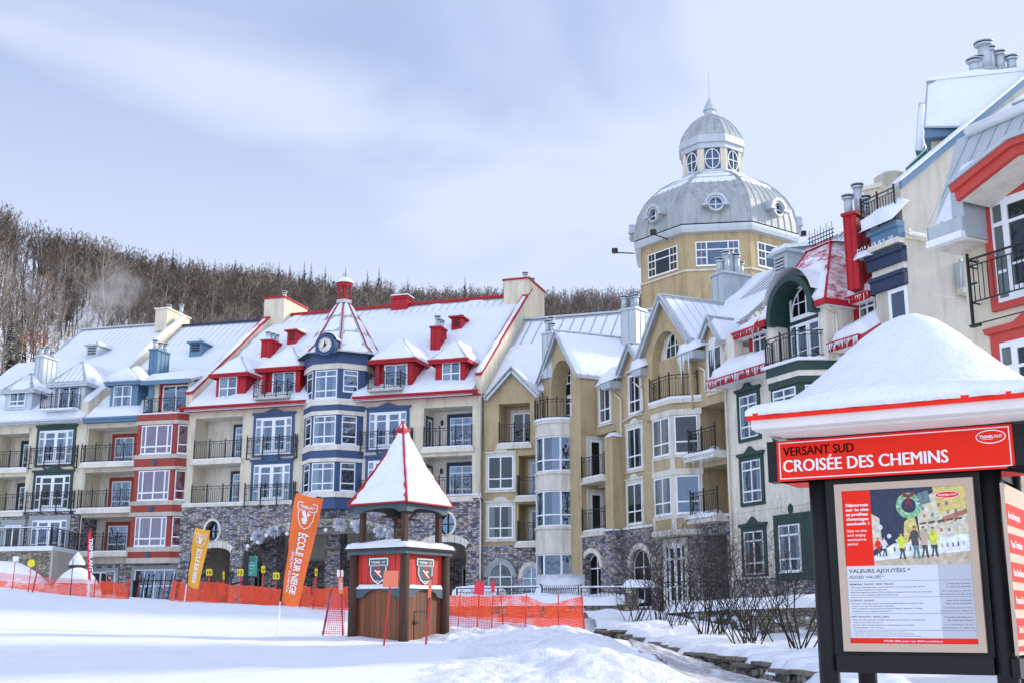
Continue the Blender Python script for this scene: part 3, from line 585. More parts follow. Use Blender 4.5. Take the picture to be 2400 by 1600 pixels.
# stone storey with its arches
m = MB()
A1 = f3.box('b2', 258, 1012, 432, 1300); AB0 = f3.m('b2', 572, 1040)[0]; AB1 = f3.m('b3', 790, 860)[0]
abz0 = f3.m('b2', 560, 1045)[1]; abzt = f3.m('b2', 1000, 862)[1]
A2 = (f3.m('b4', -30, 800)[0], f3.m('b4', 292, 800)[0], ZG, f3.m('b4', 130, 655)[1]); A2s = f3.m('b4', 290, 700)[1]
A1 = (A1[0]-.35, A1[1], ZG, A1[3]); A1s = f3.m('b2', 432, 1050)[1]; AB1 = min(AB1, A2[0]-1.1)
cO1 = f3.m('b2', 313, 888); cO2 = f3.m('b4', 147, 522); rO = .62
holes = [archpoly(A1[0], A1[1], ZG+.01, A1s, A1[3]), archpoly(AB0, AB1, ZG+.01, abz0, abzt, 20), archpoly(A2[0], A2[1], ZG+.01, A2s, A2[3]), arc(cO1[0], cO1[1], rO*.8, rO, 0, 345, 23), arc(cO2[0], cO2[1], rO*.85, rO, 0, 345, 23)]
m.prism(f3, rect(u3L-.02, u3R+.02, ZG, Z3S-.121), -.9, .10, 'stone', holes=holes)
m.build('stone_base', B3)
def archring(mb, f, u0, u1, zs, zt, w, v0, v1, mat, n=13, keys=False):
    c = (u0+u1)/2; ru = (u1-u0)/2; a = arc(c, zs, ru, zt-zs, 180, 0, n); b = arc(c, zs, ru+w, zt-zs+w, 180, 0, n)
    if zt-zs < ru*.7:
        b = [(p[0]+(0), p[1]+w) for p in a]; b[0] = (a[0][0]-w*.5, a[0][1]+w*.8); b[-1] = (a[-1][0]+w*.5, a[-1][1]+w*.8)
    for i in range(n):
        g = .012 if keys else 0; q = [a[i], a[i+1], b[i+1], b[i]]
        q = [(q[0][0]+g, q[0][1]), (q[1][0]-g, q[1][1]), (q[2][0]-g, q[2][1]), (q[3][0]+g, q[3][1])]
        mb.prism(f, q[::-1], v0, v1+(.0), mat)
for q_ in ((A1[0], A1[1], A1s, A1[3], .42, 9), (AB0, AB1, abz0, abzt, .48, 19), (A2[0], A2[1], A2s, A2[3], .42, 9)): m = MB(); archring(m, f3, *q_[:5], .0, .17, 'cream_pale', q_[5], True); m.build('arch_surround', B3)
for c, r_ in ((cO1, rO*.8), (cO2, rO*.85)):
    m = MB(); m.prism(f3, arc(c[0], c[1], r_+.13, rO+.13, 0, 345, 23), -.3, .17, 'cream_pale', holes=[arc(c[0], c[1], r_, rO, 0, 345, 23)])
    m.prism(f3, arc(c[0], c[1], r_, rO, 0, 345, 23), -.34, -.32, 'dark_room'); m.prism(f3, arc(c[0], c[1], r_, rO, 0, 345, 23), -.28, -.27, 'pane_glass')
    m.box(f3, c[0]-.03, c[0]+.03, -.27, -.2, c[1]-rO, c[1]+rO, 'iron'); m.box(f3, c[0]-r_, c[0]+r_, -.27, -.19, c[1]-.03, c[1]+.03, 'iron'); m.build('round_window', B3)
# covered drive behind the arches
m = MB(); vb = -6.5
m.box(f3, u3L+.3, u3R-.3, vb-.2, vb, ZG, 6.6, 'cream_pale'); m.box(f3, u3L+.3, u3R-.3, vb, vb+.12, ZG, 3.9, 'stone'); m.box(f3, u3L+.3, u3R-.3, vb+.121, vb+.2, 3.9, 4.0, 'cream_grey')  # ochre back wall coloured paler to make up for weak light inside
m.box(f3, u3L+.3, u3R-.3, vb, -.9, 6.3, 6.5, 'cream_grey'); m.box(f3, AB0-1, AB1+1, -2.4, -2.0, 5.3, 6.3, 'cream_grey')
for x in (4.6, 9.0, 12.2, 14.6): m.box(f3, x-.5, x+.5, -3.6, -2.6, ZG, 5.9, 'stone')
m.box(f3, u3L+.3, u3R-.3, vb+.12, .1, ZG-.2, ZG+.02, 'cream_grey'); m.build('covered_passage', B3)
for (a, w_) in ((1.0, 1.5), (3.4, .9), (9.9, 1.3), (11.0, 1.3), (16.2, 1.5)):
    window(B3, f3, (a, a+w_, .8, 3.4), vb+.12, 'w2', 'grey_trim', .12, cur=.9)
mm = MB(); c = f3.m('b2', 722, 965, vb); mm.prism(f3, arc(c[0], c[1], .66, .9, 0, 345, 23), vb, vb+.12, 'cream_grey', holes=[arc(c[0], c[1], .54, .78, 0, 345, 23)]); mm.prism(f3, arc(c[0], c[1], .54, .78, 0, 345, 23), vb+.01, vb+.03, 'dark_room'); mm.box(f3, c[0]-.03, c[0]+.03, vb+.03, vb+.09, c[1]-.8, c[1]+.8, 'cream_grey'); mm.build('round_window', B3)
# recessed balconies
for i, r in enumerate(lg):
    loggia(B3, f3, r, 1.5, 'cream_pale', lip=.16 if i != 1 else .05, side='cream')
    railing(B3, f3, [(r[0]+.03, .03), (r[1]-.03, .03)], r[2]+.06, 1.12, 1.1)
    w_ = r[1]-r[0]; h_ = r[3]-r[2]
    if i < 2: window(B3, f3, (r[1]-1.35, r[1]+.05, r[2]+.12, r[3]-.45), -1.5, 'w3', 'navy', .17, cur=.3)
    else:
        window(B3, f3, (r[1]-1.95, r[1]-.35, r[2]+.12, r[3]-.42), -1.5, 'w3', 'navy', .2, cur=.3)
        window(B3, Fac(f3.P(r[0]+.004, 0, 0), f3.deg-90+.001), (.45, 1.2, r[2]+.1, r[3]-.55), 0, 'door', 'navy', .14, cur=.9)
        mm = MB(); mm.lathe(f3.P(r[0]+.62, -1.38, r[2]+1.75), [(.02, .16), (.09, .05), (.08, -.14), (.02, -.18)], 6, 'iron', False); mm.build('wall_lamp', B3)
# french windows with hanging rails
wf = f3.box('b2', 633, 62, 884, 322); wg = f3.box('a3', 210, 1150, 476, 1410)
for r in (wf, wg):
    for dz in (0, -2.92):
        q = (r[0], r[1], r[2]+dz+.02, r[3]+dz)
        window(B3, f3, q, 0, 'french', 'blue', .18, ped=.22, cur=.3)
        railing(B3, f3, [(q[0]-.42, .06), (q[0]-.42, .3), (q[1]+.42, .3), (q[1]+.42, .06)], q[2]-.02, 1.08, 1.05, hang=.22, ends=False)
# clock turret: octagonal bay
uT = (f3.m('b2', 1020, 500, 1.2)[0]+f3.m('b2', 1215, 500, 1.2)[0])/2; apT = 2.07; vT = 1.2-apT
T = B3; plan = ngon_plan(f3, uT, vT, apT); cT = f3.P(uT, vT, 0); zz = lambda r, x, y: f3.m(r, x, y, 1.2)[1]
bands = [('a2', 640, 'blue', 1.0, 0), ]
zb = [zz('b2', 1110, 722), zz('b2', 1110, 640), zz('b2', 1110, 600), zz('b2', 1110, 380), zz('a2', 1110, 1508), zz('a2', 1110, 1482), zz('a2', 1110, 1425), zz('a2', 1110, 1385), zz('a2', 1130, 1165), zz('a2', 1130, 1135), zz('a2', 1130, 1092), zz('a2', 1130, 1048), zz('a2', 1140, 830), zz('a2', 1140, 790), zz('a2', 1140, 722)]
m = MB()
for a, b, mat, g in ((0, 1, 'blue', -.08), (1, 2, 'cream_pale', .06), (2, 3, 'blue', -.05), (3, 5, 'cream_pale', .06), (5, 6, 'blue', .0), (6, 7, 'cream_pale', .06), (7, 8, 'blue', -.05), (8, 9, 'cream_pale', .06), (9, 10, 'blue', .02), (10, 11, 'cream_pale', .07), (11, 12, 'blue', -.04), (12, 13, 'cream_pale', .08), (13, 14, 'blue', .14)):
    if a == 3: a, b = 3, 5
    m.ring(plan, zb[a], zb[b], mat, grow=g)
for z in (zb[2], zb[7], zb[11]): m.ring(plan, z-.05, z+.0, 'snow', grow=.075)
zc = zb[14]; m.ring(plan, zc, zc+.14, 'slate_paint', grow=.32); m.build('turret', B3)
for (z0, z1) in ((zb[2], zb[3]), (zb[7], zb[8]), (zb[11], zb[12])):
    for g, L_ in side_frames(plan, cT):
        if g.n[1] > .3: continue
        front = abs(g.deg-f3.deg) < 5; up = z0 == zb[11]
        if front: window(B3, g, (.12, L_-.12, z0+.06, z1-.05), -.05, 'w3', cur=.2)
        elif abs(abs(g.deg-f3.deg)-45) < 5: window(B3, g, (.28, L_-.5, z0+(.45 if up else .06), z1-.05) if g.deg < f3.deg else (.5, L_-.2, z0+.06, z1-.05), -.05, 'one3', cur=.8)
zt = f3.m('a2', 1270, 345, vT)[1]; R8 = apT/math.cos(math.pi/8)
rotT = math.atan2(plan[0][1]-cT.y, plan[0][0]-cT.x)
rz = lambda q: .40+(R8+.30-.40)*(1-q); hz_ = zt-zc-.16
prof = [(R8+.55, zc+.04), (R8+.50, zc+.16), (rz(.12), zc+.16+hz_*.12), (rz(.4), zc+.16+hz_*.4), (rz(.7), zc+.16+hz_*.7), (.36, zt)]
m = MB(); m.lathe((cT.x, cT.y, 0), prof, 8, 'roof_metal', False, rotT)
for k in range(8):
    t = rotT+2*math.pi*k/8
    for (r0, z0), (r1, z1) in zip(prof[1:], prof[2:]): m.tube((cT.x+r0*math.cos(t), cT.y+r0*math.sin(t), z0+.03), (cT.x+r1*math.cos(t), cT.y+r1*math.sin(t), z1+.03), .045, n=4, mat='red')
for (r0, z0), (r1, z1) in zip(prof[1:], prof[2:]):      # seams between the hips
    for k in range(8):
        t0 = rotT+2*math.pi*k/8; t1 = rotT+2*math.pi*(k+1)/8
        for s_ in (.33, .67):
            A = Vector((math.cos(t0)*(1-s_)+math.cos(t1)*s_, math.sin(t0)*(1-s_)+math.sin(t1)*s_)); m.tube((cT.x+A.x*r0, cT.y+A.y*r0, z0+.02), (cT.x+A.x*r1, cT.y+A.y*r1, z1+.02), .02, n=3, mat='cream_grey', cap=False)
TR = m.build('turret_roof', B3); sn = MB()
for k in range(8):
    t0 = rotT+2*math.pi*(k+.07)/8; t1 = rotT+2*math.pi*(k+.93)/8
    for i, ((r0, z0), (r1, z1)) in enumerate(zip(prof[1:], prof[2:])):
        a = (cT.x+r0*math.cos(t0), cT.y+r0*math.sin(t0), z0); b = (cT.x+r0*math.cos(t1), cT.y+r0*math.sin(t1), z0); c = (cT.x+r1*math.cos(t1), cT.y+r1*math.sin(t1), z1); d = (cT.x+r1*math.cos(t0), cT.y+r1*math.sin(t0), z1)
        sn.snowq(a, b, c, d, .09 if i else .16, .12, res=.3, amp=.3, seed=k)
sn.build('roof_snow', TR)
m = MB(); q = ngon_plan(f3, uT, vT, .36, 6); m.ring(q, zt-.1, zt+.12, 'silver', grow=.12); m.ring(q, zt+.12, zt+.25, 'red')
for p in q: m.tube((p[0], p[1], zt+.2), (p[0], p[1], zt+1.05), .05, n=5, mat='red')
m.ring(q, zt+1.05, zt+1.25, 'red', grow=.12); m.ring(ngon_plan(f3, uT, vT, .12, 6), zt+.2, zt+1.1, 'red')
cu_ = m.build('cupola', B3); m = MB(); m.lathe((cT.x, cT.y, zt+1.25), [(.58, 0), (.56, .1), (.38, .3), (.15, .42), (.01, .46)], 14, 'snow'); m.build('snow_cap', cu_)
# clock
KV = .55; cc = f3.m('a2', 1137, 652, 1.35+KV); m = MB(); rc = f3.m('a2', 1185, 652, 1.35+KV)[0]-cc[0]; ro = rc*1.52
m.prism(f3, [(cc[0]-ro, zc-.1), (cc[0]+ro, zc-.1)]+arc(cc[0], cc[1], ro, ro, 0, 180, 20), -.6, 1.36+KV, 'blue'); m.prism(f3, arc(cc[0], cc[1], ro*.98, ro*.98, 0, 350, 35), 1.36+KV, 1.42+KV, 'blue', holes=[arc(cc[0], cc[1], ro*.82, ro*.82, 0, 350, 35)])
CK = m.build('clock', B3); m = MB(); m.prism(f3, arc(cc[0], cc[1], rc, rc, 0, 350, 35), 1.36+KV, 1.40+KV, 'cream_pale'); m.prism(f3, arc(cc[0], cc[1], rc+.05, rc+.05, 0, 350, 35), 1.36+KV, 1.43+KV, 'steel_blue', holes=[arc(cc[0], cc[1], rc-.01, rc-.01, 0, 350, 35)]); m.build('clock_face', CK)
m = MB()
for k in range(12):
    t = math.radians(30*k); a = (cc[0]+rc*.8*math.sin(t), cc[1]+rc*.8*math.cos(t)); b = (cc[0]+rc*.92*math.sin(t), cc[1]+rc*.92*math.cos(t)); m.tube(f3.P(a[0], 1.405+KV, a[1]), f3.P(b[0], 1.405+KV, b[1]), .02, n=4, mat='sign_black')
for t, l_, w_ in ((math.radians(-4), .52, .045), (math.radians(218), .78, .03)): m.tube(f3.P(cc[0]-math.sin(t)*.08, 1.42+KV, cc[1]-math.cos(t)*.08), f3.P(cc[0]+rc*l_*math.sin(t), 1.42+KV, cc[1]+rc*l_*math.cos(t)), w_*1.5, w_*.4, 4, 'sign_black')
m.tube(f3.P(cc[0], 1.40+KV, cc[1]), f3.P(cc[0], 1.44+KV, cc[1]), .07, n=10, mat='sign_black'); m.build('clock_hands', CK)
m = MB(); m.grid(lambda x, y: f3.P(cc[0]+(ro+.10)*math.cos(math.pi*(.12+.76*x)), -.5+(1.75+KV)*y, cc[1]+(ro+.12)*math.sin(math.pi*(.12+.76*x))), 12, 5, 'snow'); m.build('snow_cap', CK)
# main roof, ends, chimneys
ridgethin = lambda x, y, p: 1-.93*max(0, min(1, (y-.80)/.10))*(1 if noise.noise(p*.5) > -.3 else .4)
zoff = lambda v: R3[1]+R3[2]*(R3[0]-v)
uTa, uTb = uT-1.9, uT+1.9
MR = slabroof(B3, f3, u3L+.1, u3R-.35, R3[0], R3[1], V3R, Z3R, 'roof_metal', fas=None, sn=.26, thin=ridgethin, seams=.55)
for a, b in ((u3L-.25, uTa+.25), (uTb-.35, u3R-.02)): m = MB(); m.box(f3, a, b, R3[0]-.02, R3[0]+.06, R3[1]-.13, R3[1]+.09, 'red'); m.box(f3, a-.05, b+.05, R3[0]+.061, R3[0]+.15, R3[1]-.02, R3[1]+.08, 'red'); m.box(f3, a, b, .0, R3[0]-.021, R3[1]-.17, R3[1]-.13, 'red'); m.build('eave_trim', B3)
m = MB(); m.box(f3, u3L+.5, u3R-.6, V3R-.12, V3R+.12, Z3R-.02, Z3R+.16, 'red'); m.build('ridge_cap', B3)
dn = lambda v, dz=0: zoff(v)+dz      # parapet gables at both ends
for a, b, vch in ((u3R-.36, u3R, V3R), (u3L-.25, u3L+.2, V3R)):
    m = MB(); zp = .55; pr = [(0.05, ZG if a > 5 else 12.9), (.05, 14.25), (-V3R-.2, zoff(V3R)+zp-.2), (-V3R+11, 14), (-V3R+11, ZG if a > 5 else 12.9)]
    e = Fac(f3.P(b, 0, 0), f3.deg-90); m.prism(e, pr[::-1] if False else pr, -(b-a), 0, 'cream')
    m.prism(e, [(-.05, 14.25), (-V3R-.2, zoff(V3R)+zp-.2), (-V3R-.2, zoff(V3R)+zp-.08), (-.05, 14.37)], -(b-a)-.04, .05, 'red')
    m.build('end_wall', B3)
for a, b in ((u3R-.36, u3R), (u3L-.25, u3L+.2)): m = MB(); m.snowq(f3.P(a-.06, .02, 14.4), f3.P(b+.02, .02, 14.4), f3.P(b+.02, V3R+1.2, zoff(V3R+1.2)+.50), f3.P(a-.06, V3R+1.2, zoff(V3R+1.2)+.50), .16, .12, res=.25); m.build('parapet_snow', B3)
eR = Fac(f3.P(u3R+.02, 0, 0), f3.deg-90)
chimney(B3, f3, u3R-1.7, u3R+.02, -13.2, -9.46, 19.5, 22.75, 'cream', [(.5, .35, .5), (.7, .5, .6), (.5, .7, .45)], cap='red', snow=False, seams=False, label=None) if False else chimney(B3, f3, u3R-1.75, u3R+.03, -13.2, -9.4, 19.0, 22.72, 'cream', [(.45, .45, .55), (.6, .6, .75), (.75, .4, .5)], cap='red', snow=False, seams=False)
cu0 = f3.m('a2', 662, 400, -9.4)[0]; cu1 = f3.m('a2', 770, 400, -9.4)[0]
chimney(B3, f3, u3L-.3, u3L+1.35, -13.0, -9.4, 19.0, f3.m('a2', 720, 318, -9.4)[1], 'cream', [(.5, .6, .75)], cap='red', snow=False, seams=False)
rv = (f3.m('a3', 365, 380, -9.9)[0], f3.m('a3', 500, 380, -9.9)[0]); m = MB(); m.box(f3, rv[0], rv[1]-.2, -11.1, -9.9, Z3R-.4, Z3R+.42, 'red'); m.box(f3, rv[0]-.08, rv[1]-.12, -11.2, -9.8, Z3R+.42, Z3R+.47, 'red'); m.box(f3, rv[0]+.05, rv[1]-.25, -11.0, -10, Z3R+.47, Z3R+.66, 'red'); m.box(f3, rv[0]-.02, rv[1]-.15, -11.1, -9.9, Z3R+.66, Z3R+.74, 'snow'); m.build('ridge_vent', B3)
vf = -.15
def dorm3(r, x0, y0, x1, y1, ye, xa, ya, win, wk, rail=None, recess=0, thin=None):
    vf = .2 if rail else -.15
    u0 = f3.m(r, x0, y1, vf)[0]; u1 = f3.m(r, x1, y1, vf)[0]; z0 = f3.m(r, (x0+x1)/2, y1, vf)[1]; z1 = f3.m(r, (x0+x1)/2, ye, vf)[1]
    w = f3.box(r, *win, vf-recess); zt = f3.m(r, xa, ya, vf-(u1-u0)/2)[1]
    rl = [(u0-.1, vf-.2), (u0-.1, vf+.75), (u1-.45, vf+.75), (u1-.45, vf-.2)] if rail else 0
    if rail:
        mb = MB(); mb.box(f3, u0-.15, u1-.4, vf, vf+.8, z0-.13, z0-.02, 'cream_grey'); mb.build('balcony', B3)
    return dormer(B3, f3, (u0, u1, z0-.3 if not rail else z0, z1), vf, R3, zt, 'red', 'red', w, wk, rail=rl, recess=recess, thin=thin, cur=.6 if wk != 'slide1' else .9, o=.34)
dorm3('a2', 330, 880, 545, 1050, 868, 490, 738, (362, 892, 484, 1048), 'w22')
dorm3('a2', 665, 830, 945, 1045, 825, 880, 668, (752, 852, 914, 1042), 'slide1', rail=1, recess=.22)
dorm3('a3', 245, 770, 520, 985, 765, 447, 608, (318, 800, 486, 985), 'slide1', rail=1, recess=.22)
dorm3('a3', 690, 770, 905, 940, 765, 850, 618, (744, 786, 874, 940), 'w22', thin=lambda x, y, p: 1 if abs(x-.5) < .25 and y < .6 else .3)
def vent3(r, x0, y0, x1, y1, F_, B_, roof, fac, vg, mat):
    pass
for r, x0, x1, yb, yt, mat in (('a2', 855, 920, 636, 545, 'red'), ('a3', 808, 885, 535, 445, 'red')):
    u, v, z = f3.onslope(px(r, (x0+x1)/2, yb), *R3); v += .85; z = f3.m(r, (x0+x1)/2, yb, v)[1]; vent(B3, f3, (f3.m(r, x0, yb, v)[0], f3.m(r, x1, yb, v)[0], z, f3.m(r, (x0+x1)/2, yt, v)[1]), v, R3, mat)
def chim3(B, f, roof, r, x0, x1, x2, yb, yt, mat, fl, **k):
    """metal flue box standing on the roof: front face x0..x1, side to x2"""
    u, v, z = f.onslope(px(r, (x0+x1)/2, yb), *roof); u0 = f.m(r, x0, yt, v)[0]; u1 = f.m(r, x1, yt, v)[0]; dp = max(.5, (f.m(r, x2, yt, v)[0]-u1)*2.2)
    return chimney(B, f, u0, u1, v-dp, v, z-.8-dp*0, f.m(r, x1, yt, v)[1], mat, fl, **k)
chim3(B3, f3, R3, 'a2', 672, 735, 795, 780, 622, 'red', [(.35, .7, .55), (.65, .5, .5), (.85, .3, .45)])
chim3(B3, f3, R3, 'a3', 660, 722, 778, 715, 525, 'red', [(.35, .5, .75), (.65, .5, .5), (.85, .5, .4)])
downpipe(B3, [f3.P(u3R-.06, .2, 12.9), f3.P(u3R-.06, .12, 12.3), f3.P(u3R-.06, .12, Z3S), f3.P(u3R+.08, .25, Z3S-.4), f3.P(u3R+.08, .25, ZG)])
# garland over the great arch
G = empty('garland', f3.P((AB0+AB1)/2, .3, abz0), 'evergreen garland with frosted white tufts and white baubles along the big stone arch', 'garland')
m = MB(); rg = random.Random(4); c = (AB0+AB1)/2; ru = (AB1-AB0)/2
for k in range(1500):
    t = math.pi*rg.uniform(.02, .98); p = f3.P(c+ru*math.cos(t)+rg.gauss(0, .09), .3+rg.gauss(0, .09), abz0+(abzt-abz0)*math.sin(t)+.22+rg.gauss(0, .12)); d = Vector((rg.gauss(0, 1), rg.gauss(0, 1), rg.gauss(-.4, 1))).normalized()*.22
    m.tube(p, p+d, .012, .003, 3, 'needles_light', cap=False)
for k in range(240):
    p = f3.P(AB0+.05+rg.gauss(0, .12), .3+rg.gauss(0, .1), abz0-rg.random()*1.2); d = Vector((rg.gauss(0, 1), rg.gauss(0, 1), -1)).normalized()*.25; m.tube(p, p+d, .014, .003, 3, 'needles_light', cap=False)
m.build('greenery', G)
for t in (2.55, 2.25, 1.95, 1.35, 1.1, .75, .5):
    m = MB(); c0 = f3.P(c+ru*math.cos(t), .42, abz0+(abzt-abz0)*math.sin(t)+.12)
    for k in range(420):
        d = Vector((rg.gauss(0, 1), rg.gauss(0, 1), rg.gauss(0, .7))).normalized()*rg.uniform(.22, .5); m.tube(c0+d*.2, c0+d, .03, .018, 3, 'frost', cap=False)
    m.build('frosted_tuft', G)
for k in range(15):
    t = 2.9-k*.17; m = MB(); m.sphere(f3.P(c+ru*math.cos(t)+.1, .55, abz0+(abzt-abz0)*math.sin(t)+.25*math.sin(k*2.1)), .13, 'sign_white', 10); m.build('bauble', G)
# ================================================================ two cream sections left of the red-roofed hotel
f1 = Fac(f3.P(u3L, -.35, 0), 15)
def chimbox(B, f, r, xl, xm, xr, yt, yb, v, mat, fl, **k):
    u0 = f.m(r, xl, yt, v)[0]; u1 = f.m(r, xm, yt, v)[0]; e = Fac(f.P(u1, v, 0), f.deg-90); d = e.m(r, xr, yt+ (0))[0]
    return chimney(B, f, u0, u1, v-max(.5, min(5, d)), v, f.m(r, xm, yb, v)[1], f.m(r, xm, yt, v)[1], mat, fl, **k)
RB = (.55, 13.0, .78)
zr = lambda v, R=RB: R[1]+R[2]*(R[0]-v)
u12 = f1.m('b1', 706, 300)[0]; u1W = f1.m('b1', -60, 300)[0]
rdB = f1.onslope(px('a2', 345, 500), *RB); rdA = f1.onslope(px('a1', 870, 902), *RB)
# ---- blue-roofed section with the red bay
B2 = empty('apartment_house', f1.P(u12/2, -5, .5), 'cream apartment house under blue eaves, with a red bay window column and recessed balconies', 'building')
uBL = f1.m('b1', 1107, 300, .9)[0]; uBR = f1.m('b1', 1432, 300, .9)[0]
lgB = []
for (y0, y1) in ((142, 436), (503, 808), (872, 1160)):
    z1 = f1.m('b1', 900, y0)[1]; z0 = f1.m('b1', 900, y1)[1]; lgB.append((u12+.08, uBL-.1, z0, z1))
Z1S = f1.m('b1', 420, 825)[1]
m = MB(); m.prism(f1, rect(u12, -.02, 3.6, 13.05), -.3, 0, 'cream', holes=[rect(*r) for r in lgB]); m.box(f1, u12, 0, -9, -8.7, .5, 13, 'cream'); m.box(f1, u12+.05, -.1, 0, .16, 12.6, 12.78, 'cream_pale'); m.build('wall', B2)
m = MB(); m.prism(f1, rect(u12-.02, -.02, .5, 3.6), -.3, .06, 'stone'); m.build('stone_base', B2)
for i, r in enumerate(lgB):
    loggia(B2, f1, r, 1.7, 'cream_pale', lip=.55, side='cream' if i < 2 else 'stone')
    railing(B2, f1, [(r[0]-.1, .1), (r[0]-.1, .45), (r[1], .45)], r[2]+.06, 1.1, 1.15)
    u0 = f1.m('b1', (940, 915, 885)[i], (300, 660, 1020)[i], -1.7)[0]
    window(B2, f1, (u0, u0+1.45, r[2]+.1, r[3]-.42), -1.7, 'slide', 'brick_red', .22, cur=.3)
plan = [f1.P(uBL, -.2, 0), f1.P(uBR, -.2, 0), f1.P(uBR, .55, 0), f1.P(uBR-.001, .9, 0), f1.P(uBL, .9, 0)]
plan = [f1.P(uBL, -.2, 0), f1.P(uBR+.75, -.2, 0), f1.P(uBR+.7, .15, 0), f1.P(uBR, .9, 0), f1.P(uBL, .9, 0)]; plan = [(p.x, p.y) for p in plan]
zz1 = lambda y: f1.m('b1', 1260, y, .9)[1]
ys = [1248, 1205, 1155, 1115, 865, 832, 775, 740, 487, 462, 395, 362, 118, 88, 33]; zc_ = [zz1(y) for y in ys]
mats = ['cream_grey', 'brick_red', 'cream_grey', 'brick_red', 'cream_grey', 'brick_red', 'cream_grey', 'brick_red', 'cream_grey', 'brick_red', 'cream_grey', 'brick_red', 'cream_grey', 'brick_red']
m = MB()
for i, mt in enumerate(mats): m.ring(plan, zc_[i], zc_[i+1], mt, grow=(.10 if mt == 'cream_grey' else (.03 if i in (1, 5, 9, 13) else -.04)))
m.build('bay', B2)
for i in (3, 7, 11):
    z0, z1 = zc_[i], zc_[i+1]; window(B2, f1, (uBL+.38, uBR-.28, z0+.05, z1-.05), .86, 'bay4', cur=(.3, .9, .9)[(i-3)//4], th=.05)
    g = Fac(f1.P(uBR, .9, 0), P1=f1.P(uBR+.7, .15, 0)); window(B2, g, (.12, .9, z0+.05, z1-.05), -.05, 'one2', cur=.9)
for i in (1, 5, 9):
    mm = MB(); z = (zc_[i]+zc_[i+1])/2; c = (uBL+uBR)/2; mm.prism(f1, arc(c, z, .17, .17, 0, 330, 11), .9, .99, 'blue'); mm.build('medallion', B2)
m = MB(); m.ring(plan, zc_[14], zc_[14]+.08, 'snow', grow=.05); m.build('bay_snow', B2)
window(B2, f1, (f1.m('b1', 1095, 1400, .1)[0], f1.m('b1', 1425, 1400, .1)[0], .6, f1.m('b1', 1260, 1300, .1)[1]), .06, 'shop', 'grey_trim', .22, cur=.9)
window(B2, f1, (f1.m('b1', 700, 1340, .1)[0], f1.m('b1', 945, 1340, .1)[0], 1.6, f1.m('b1', 850, 1318, .1)[1]), .06, 'slide1', 'grey_trim', .18, cur=.9)
us_ = f1.m('c5', 1775, 740, .0)[0]; slabroof(B2, f1, u12, us_+.02, RB[0], RB[1], -.6, zr(-.6), 'roof_metal', sn=.26, seams=0, e=.3)
slabroof(B2, f1, u12, .1, -.55, zr(-.55), rdB[1], rdB[2], 'roof_metal', sn=.26, thin=lambda x, y, p: 1-.9*max(0, min(1, (y-.6)/.12)), seams=.5)
m = MB(); a, b = u12-.02, uBL-.02; m.box(f1, a, b, .5, .6, 12.66, 12.98, 'steel_blue'); m.box(f1, a, b, .601, .72, 12.84, 12.98, 'steel_blue'); m.box(f1, a, b, 0, .499, 12.64, 12.69, 'steel_blue'); m.build('eave_trim', B2)
m = MB(); m.box(f1, u12, .1, rdB[1]-.12, rdB[1]+.1, rdB[2]-.02, rdB[2]+.13, 'navy'); m.build('ridge_cap', B2)
def dm(B, f, R, r, xL, xR, yb, ye, xa, ya, win, wk, vf, mat, fas, **k):
    u0 = f.m(r, xL, yb, vf)[0]; u1 = f.m(r, xR, yb, vf)[0]; xm = (xL+xR)/2; z0 = f.m(r, xm, yb, vf)[1]; z1 = f.m(r, xm, ye, vf)[1]; zt = f.m(r, xa, ya, vf-(u1-u0)/2)[1]
    rail = k.pop('rail', 0); rl = [(u0-.1, vf-.3), (u0-.1, vf+.9), (u1-.3, vf+.9), (u1-.3, vf-.3)] if rail else 0
    if rail: mb = MB(); mb.box(f, u0-.15, u1-.2, vf, vf+.95, z0-.13, z0-.02, 'snow'); mb.build('balcony', B)
    return dormer(B, f, (u0, u1, z0-(.25 if not rail else 0), z1), vf, R, zt, mat, fas, f.box(r, *win, vf-k.get('recess', 0)), wk, rail=rl, **k)
dm(B2, f1, RB, 'c5', 1310, 1640, 890, 590, 1500, 440, (1372, 638, 1570, 882), 'w22', -.2, 'steel_blue', 'steel_blue', th=.3, run=.3, o=.3, cur=.3)
# wide shed dormer above the red bay
u0 = f1.m('c5', 1775, 740, .0)[0]; z0 = f1.m('c5', 2000, 940, 0)[1]; z1 = f1.m('c5', 2000, 580, 0)[1]
m = MB(); m.box(f1, u0, u0+.35, -2.5, 0, z0, z1, 'steel_blue'); m.box(f1, u0+.35, u0+.7, -2.5, -.1, z0, z1, 'cream'); m.box(f1, u0+.7, -.05, -2.6, -.35, z0, z1, 'cream'); m.box(f1, -.35, -.05, -2.5, 0, z0, z1, 'cream'); D = m.build('dormer', B2)
m = MB(); p = [f1.P(u0-.25, .5, z1), f1.P(.1, .5, z1), f1.P(.1, -3.2, z1+1.2), f1.P(u0-.25, -3.2, z1+1.2)]; d_ = Vector((0, 0, -.16)); m.hexa([q+d_ for q in p]+p, 'roof_metal'); m.box(f1, u0-.27, .12, .5, .6, z1-.26, z1+.02, 'steel_blue'); m.build('roof', D)
m = MB(); m.snowq(p[0], p[1], p[2], p[3], .3, .3); m.build('snow', D)
window(D, f1, (f1.m('c5', 1955, 700, -.35)[0], -.4, z0+.05, f1.m('c5', 2100, 622, -.35)[1]), -.35, 'slide1', 'red', .2, deep=True, cur=.8)
railing(D, f1, [(f1.m('c5', 1730, 850, .8)[0], 0), (f1.m('c5', 1730, 850, .8)[0], .8), (f1.m('c5', 2090, 850, .8)[0], .8), (-.1, 0)], zc_[14]+.1, .95, .9)
chimbox(B2, f1, 'c5', 1800, 1890, 2032, 205, 500, -1.6, 'steel_blue', [(.3, .8, .6), (.6, .5, .5), (.9, .3, .5)])
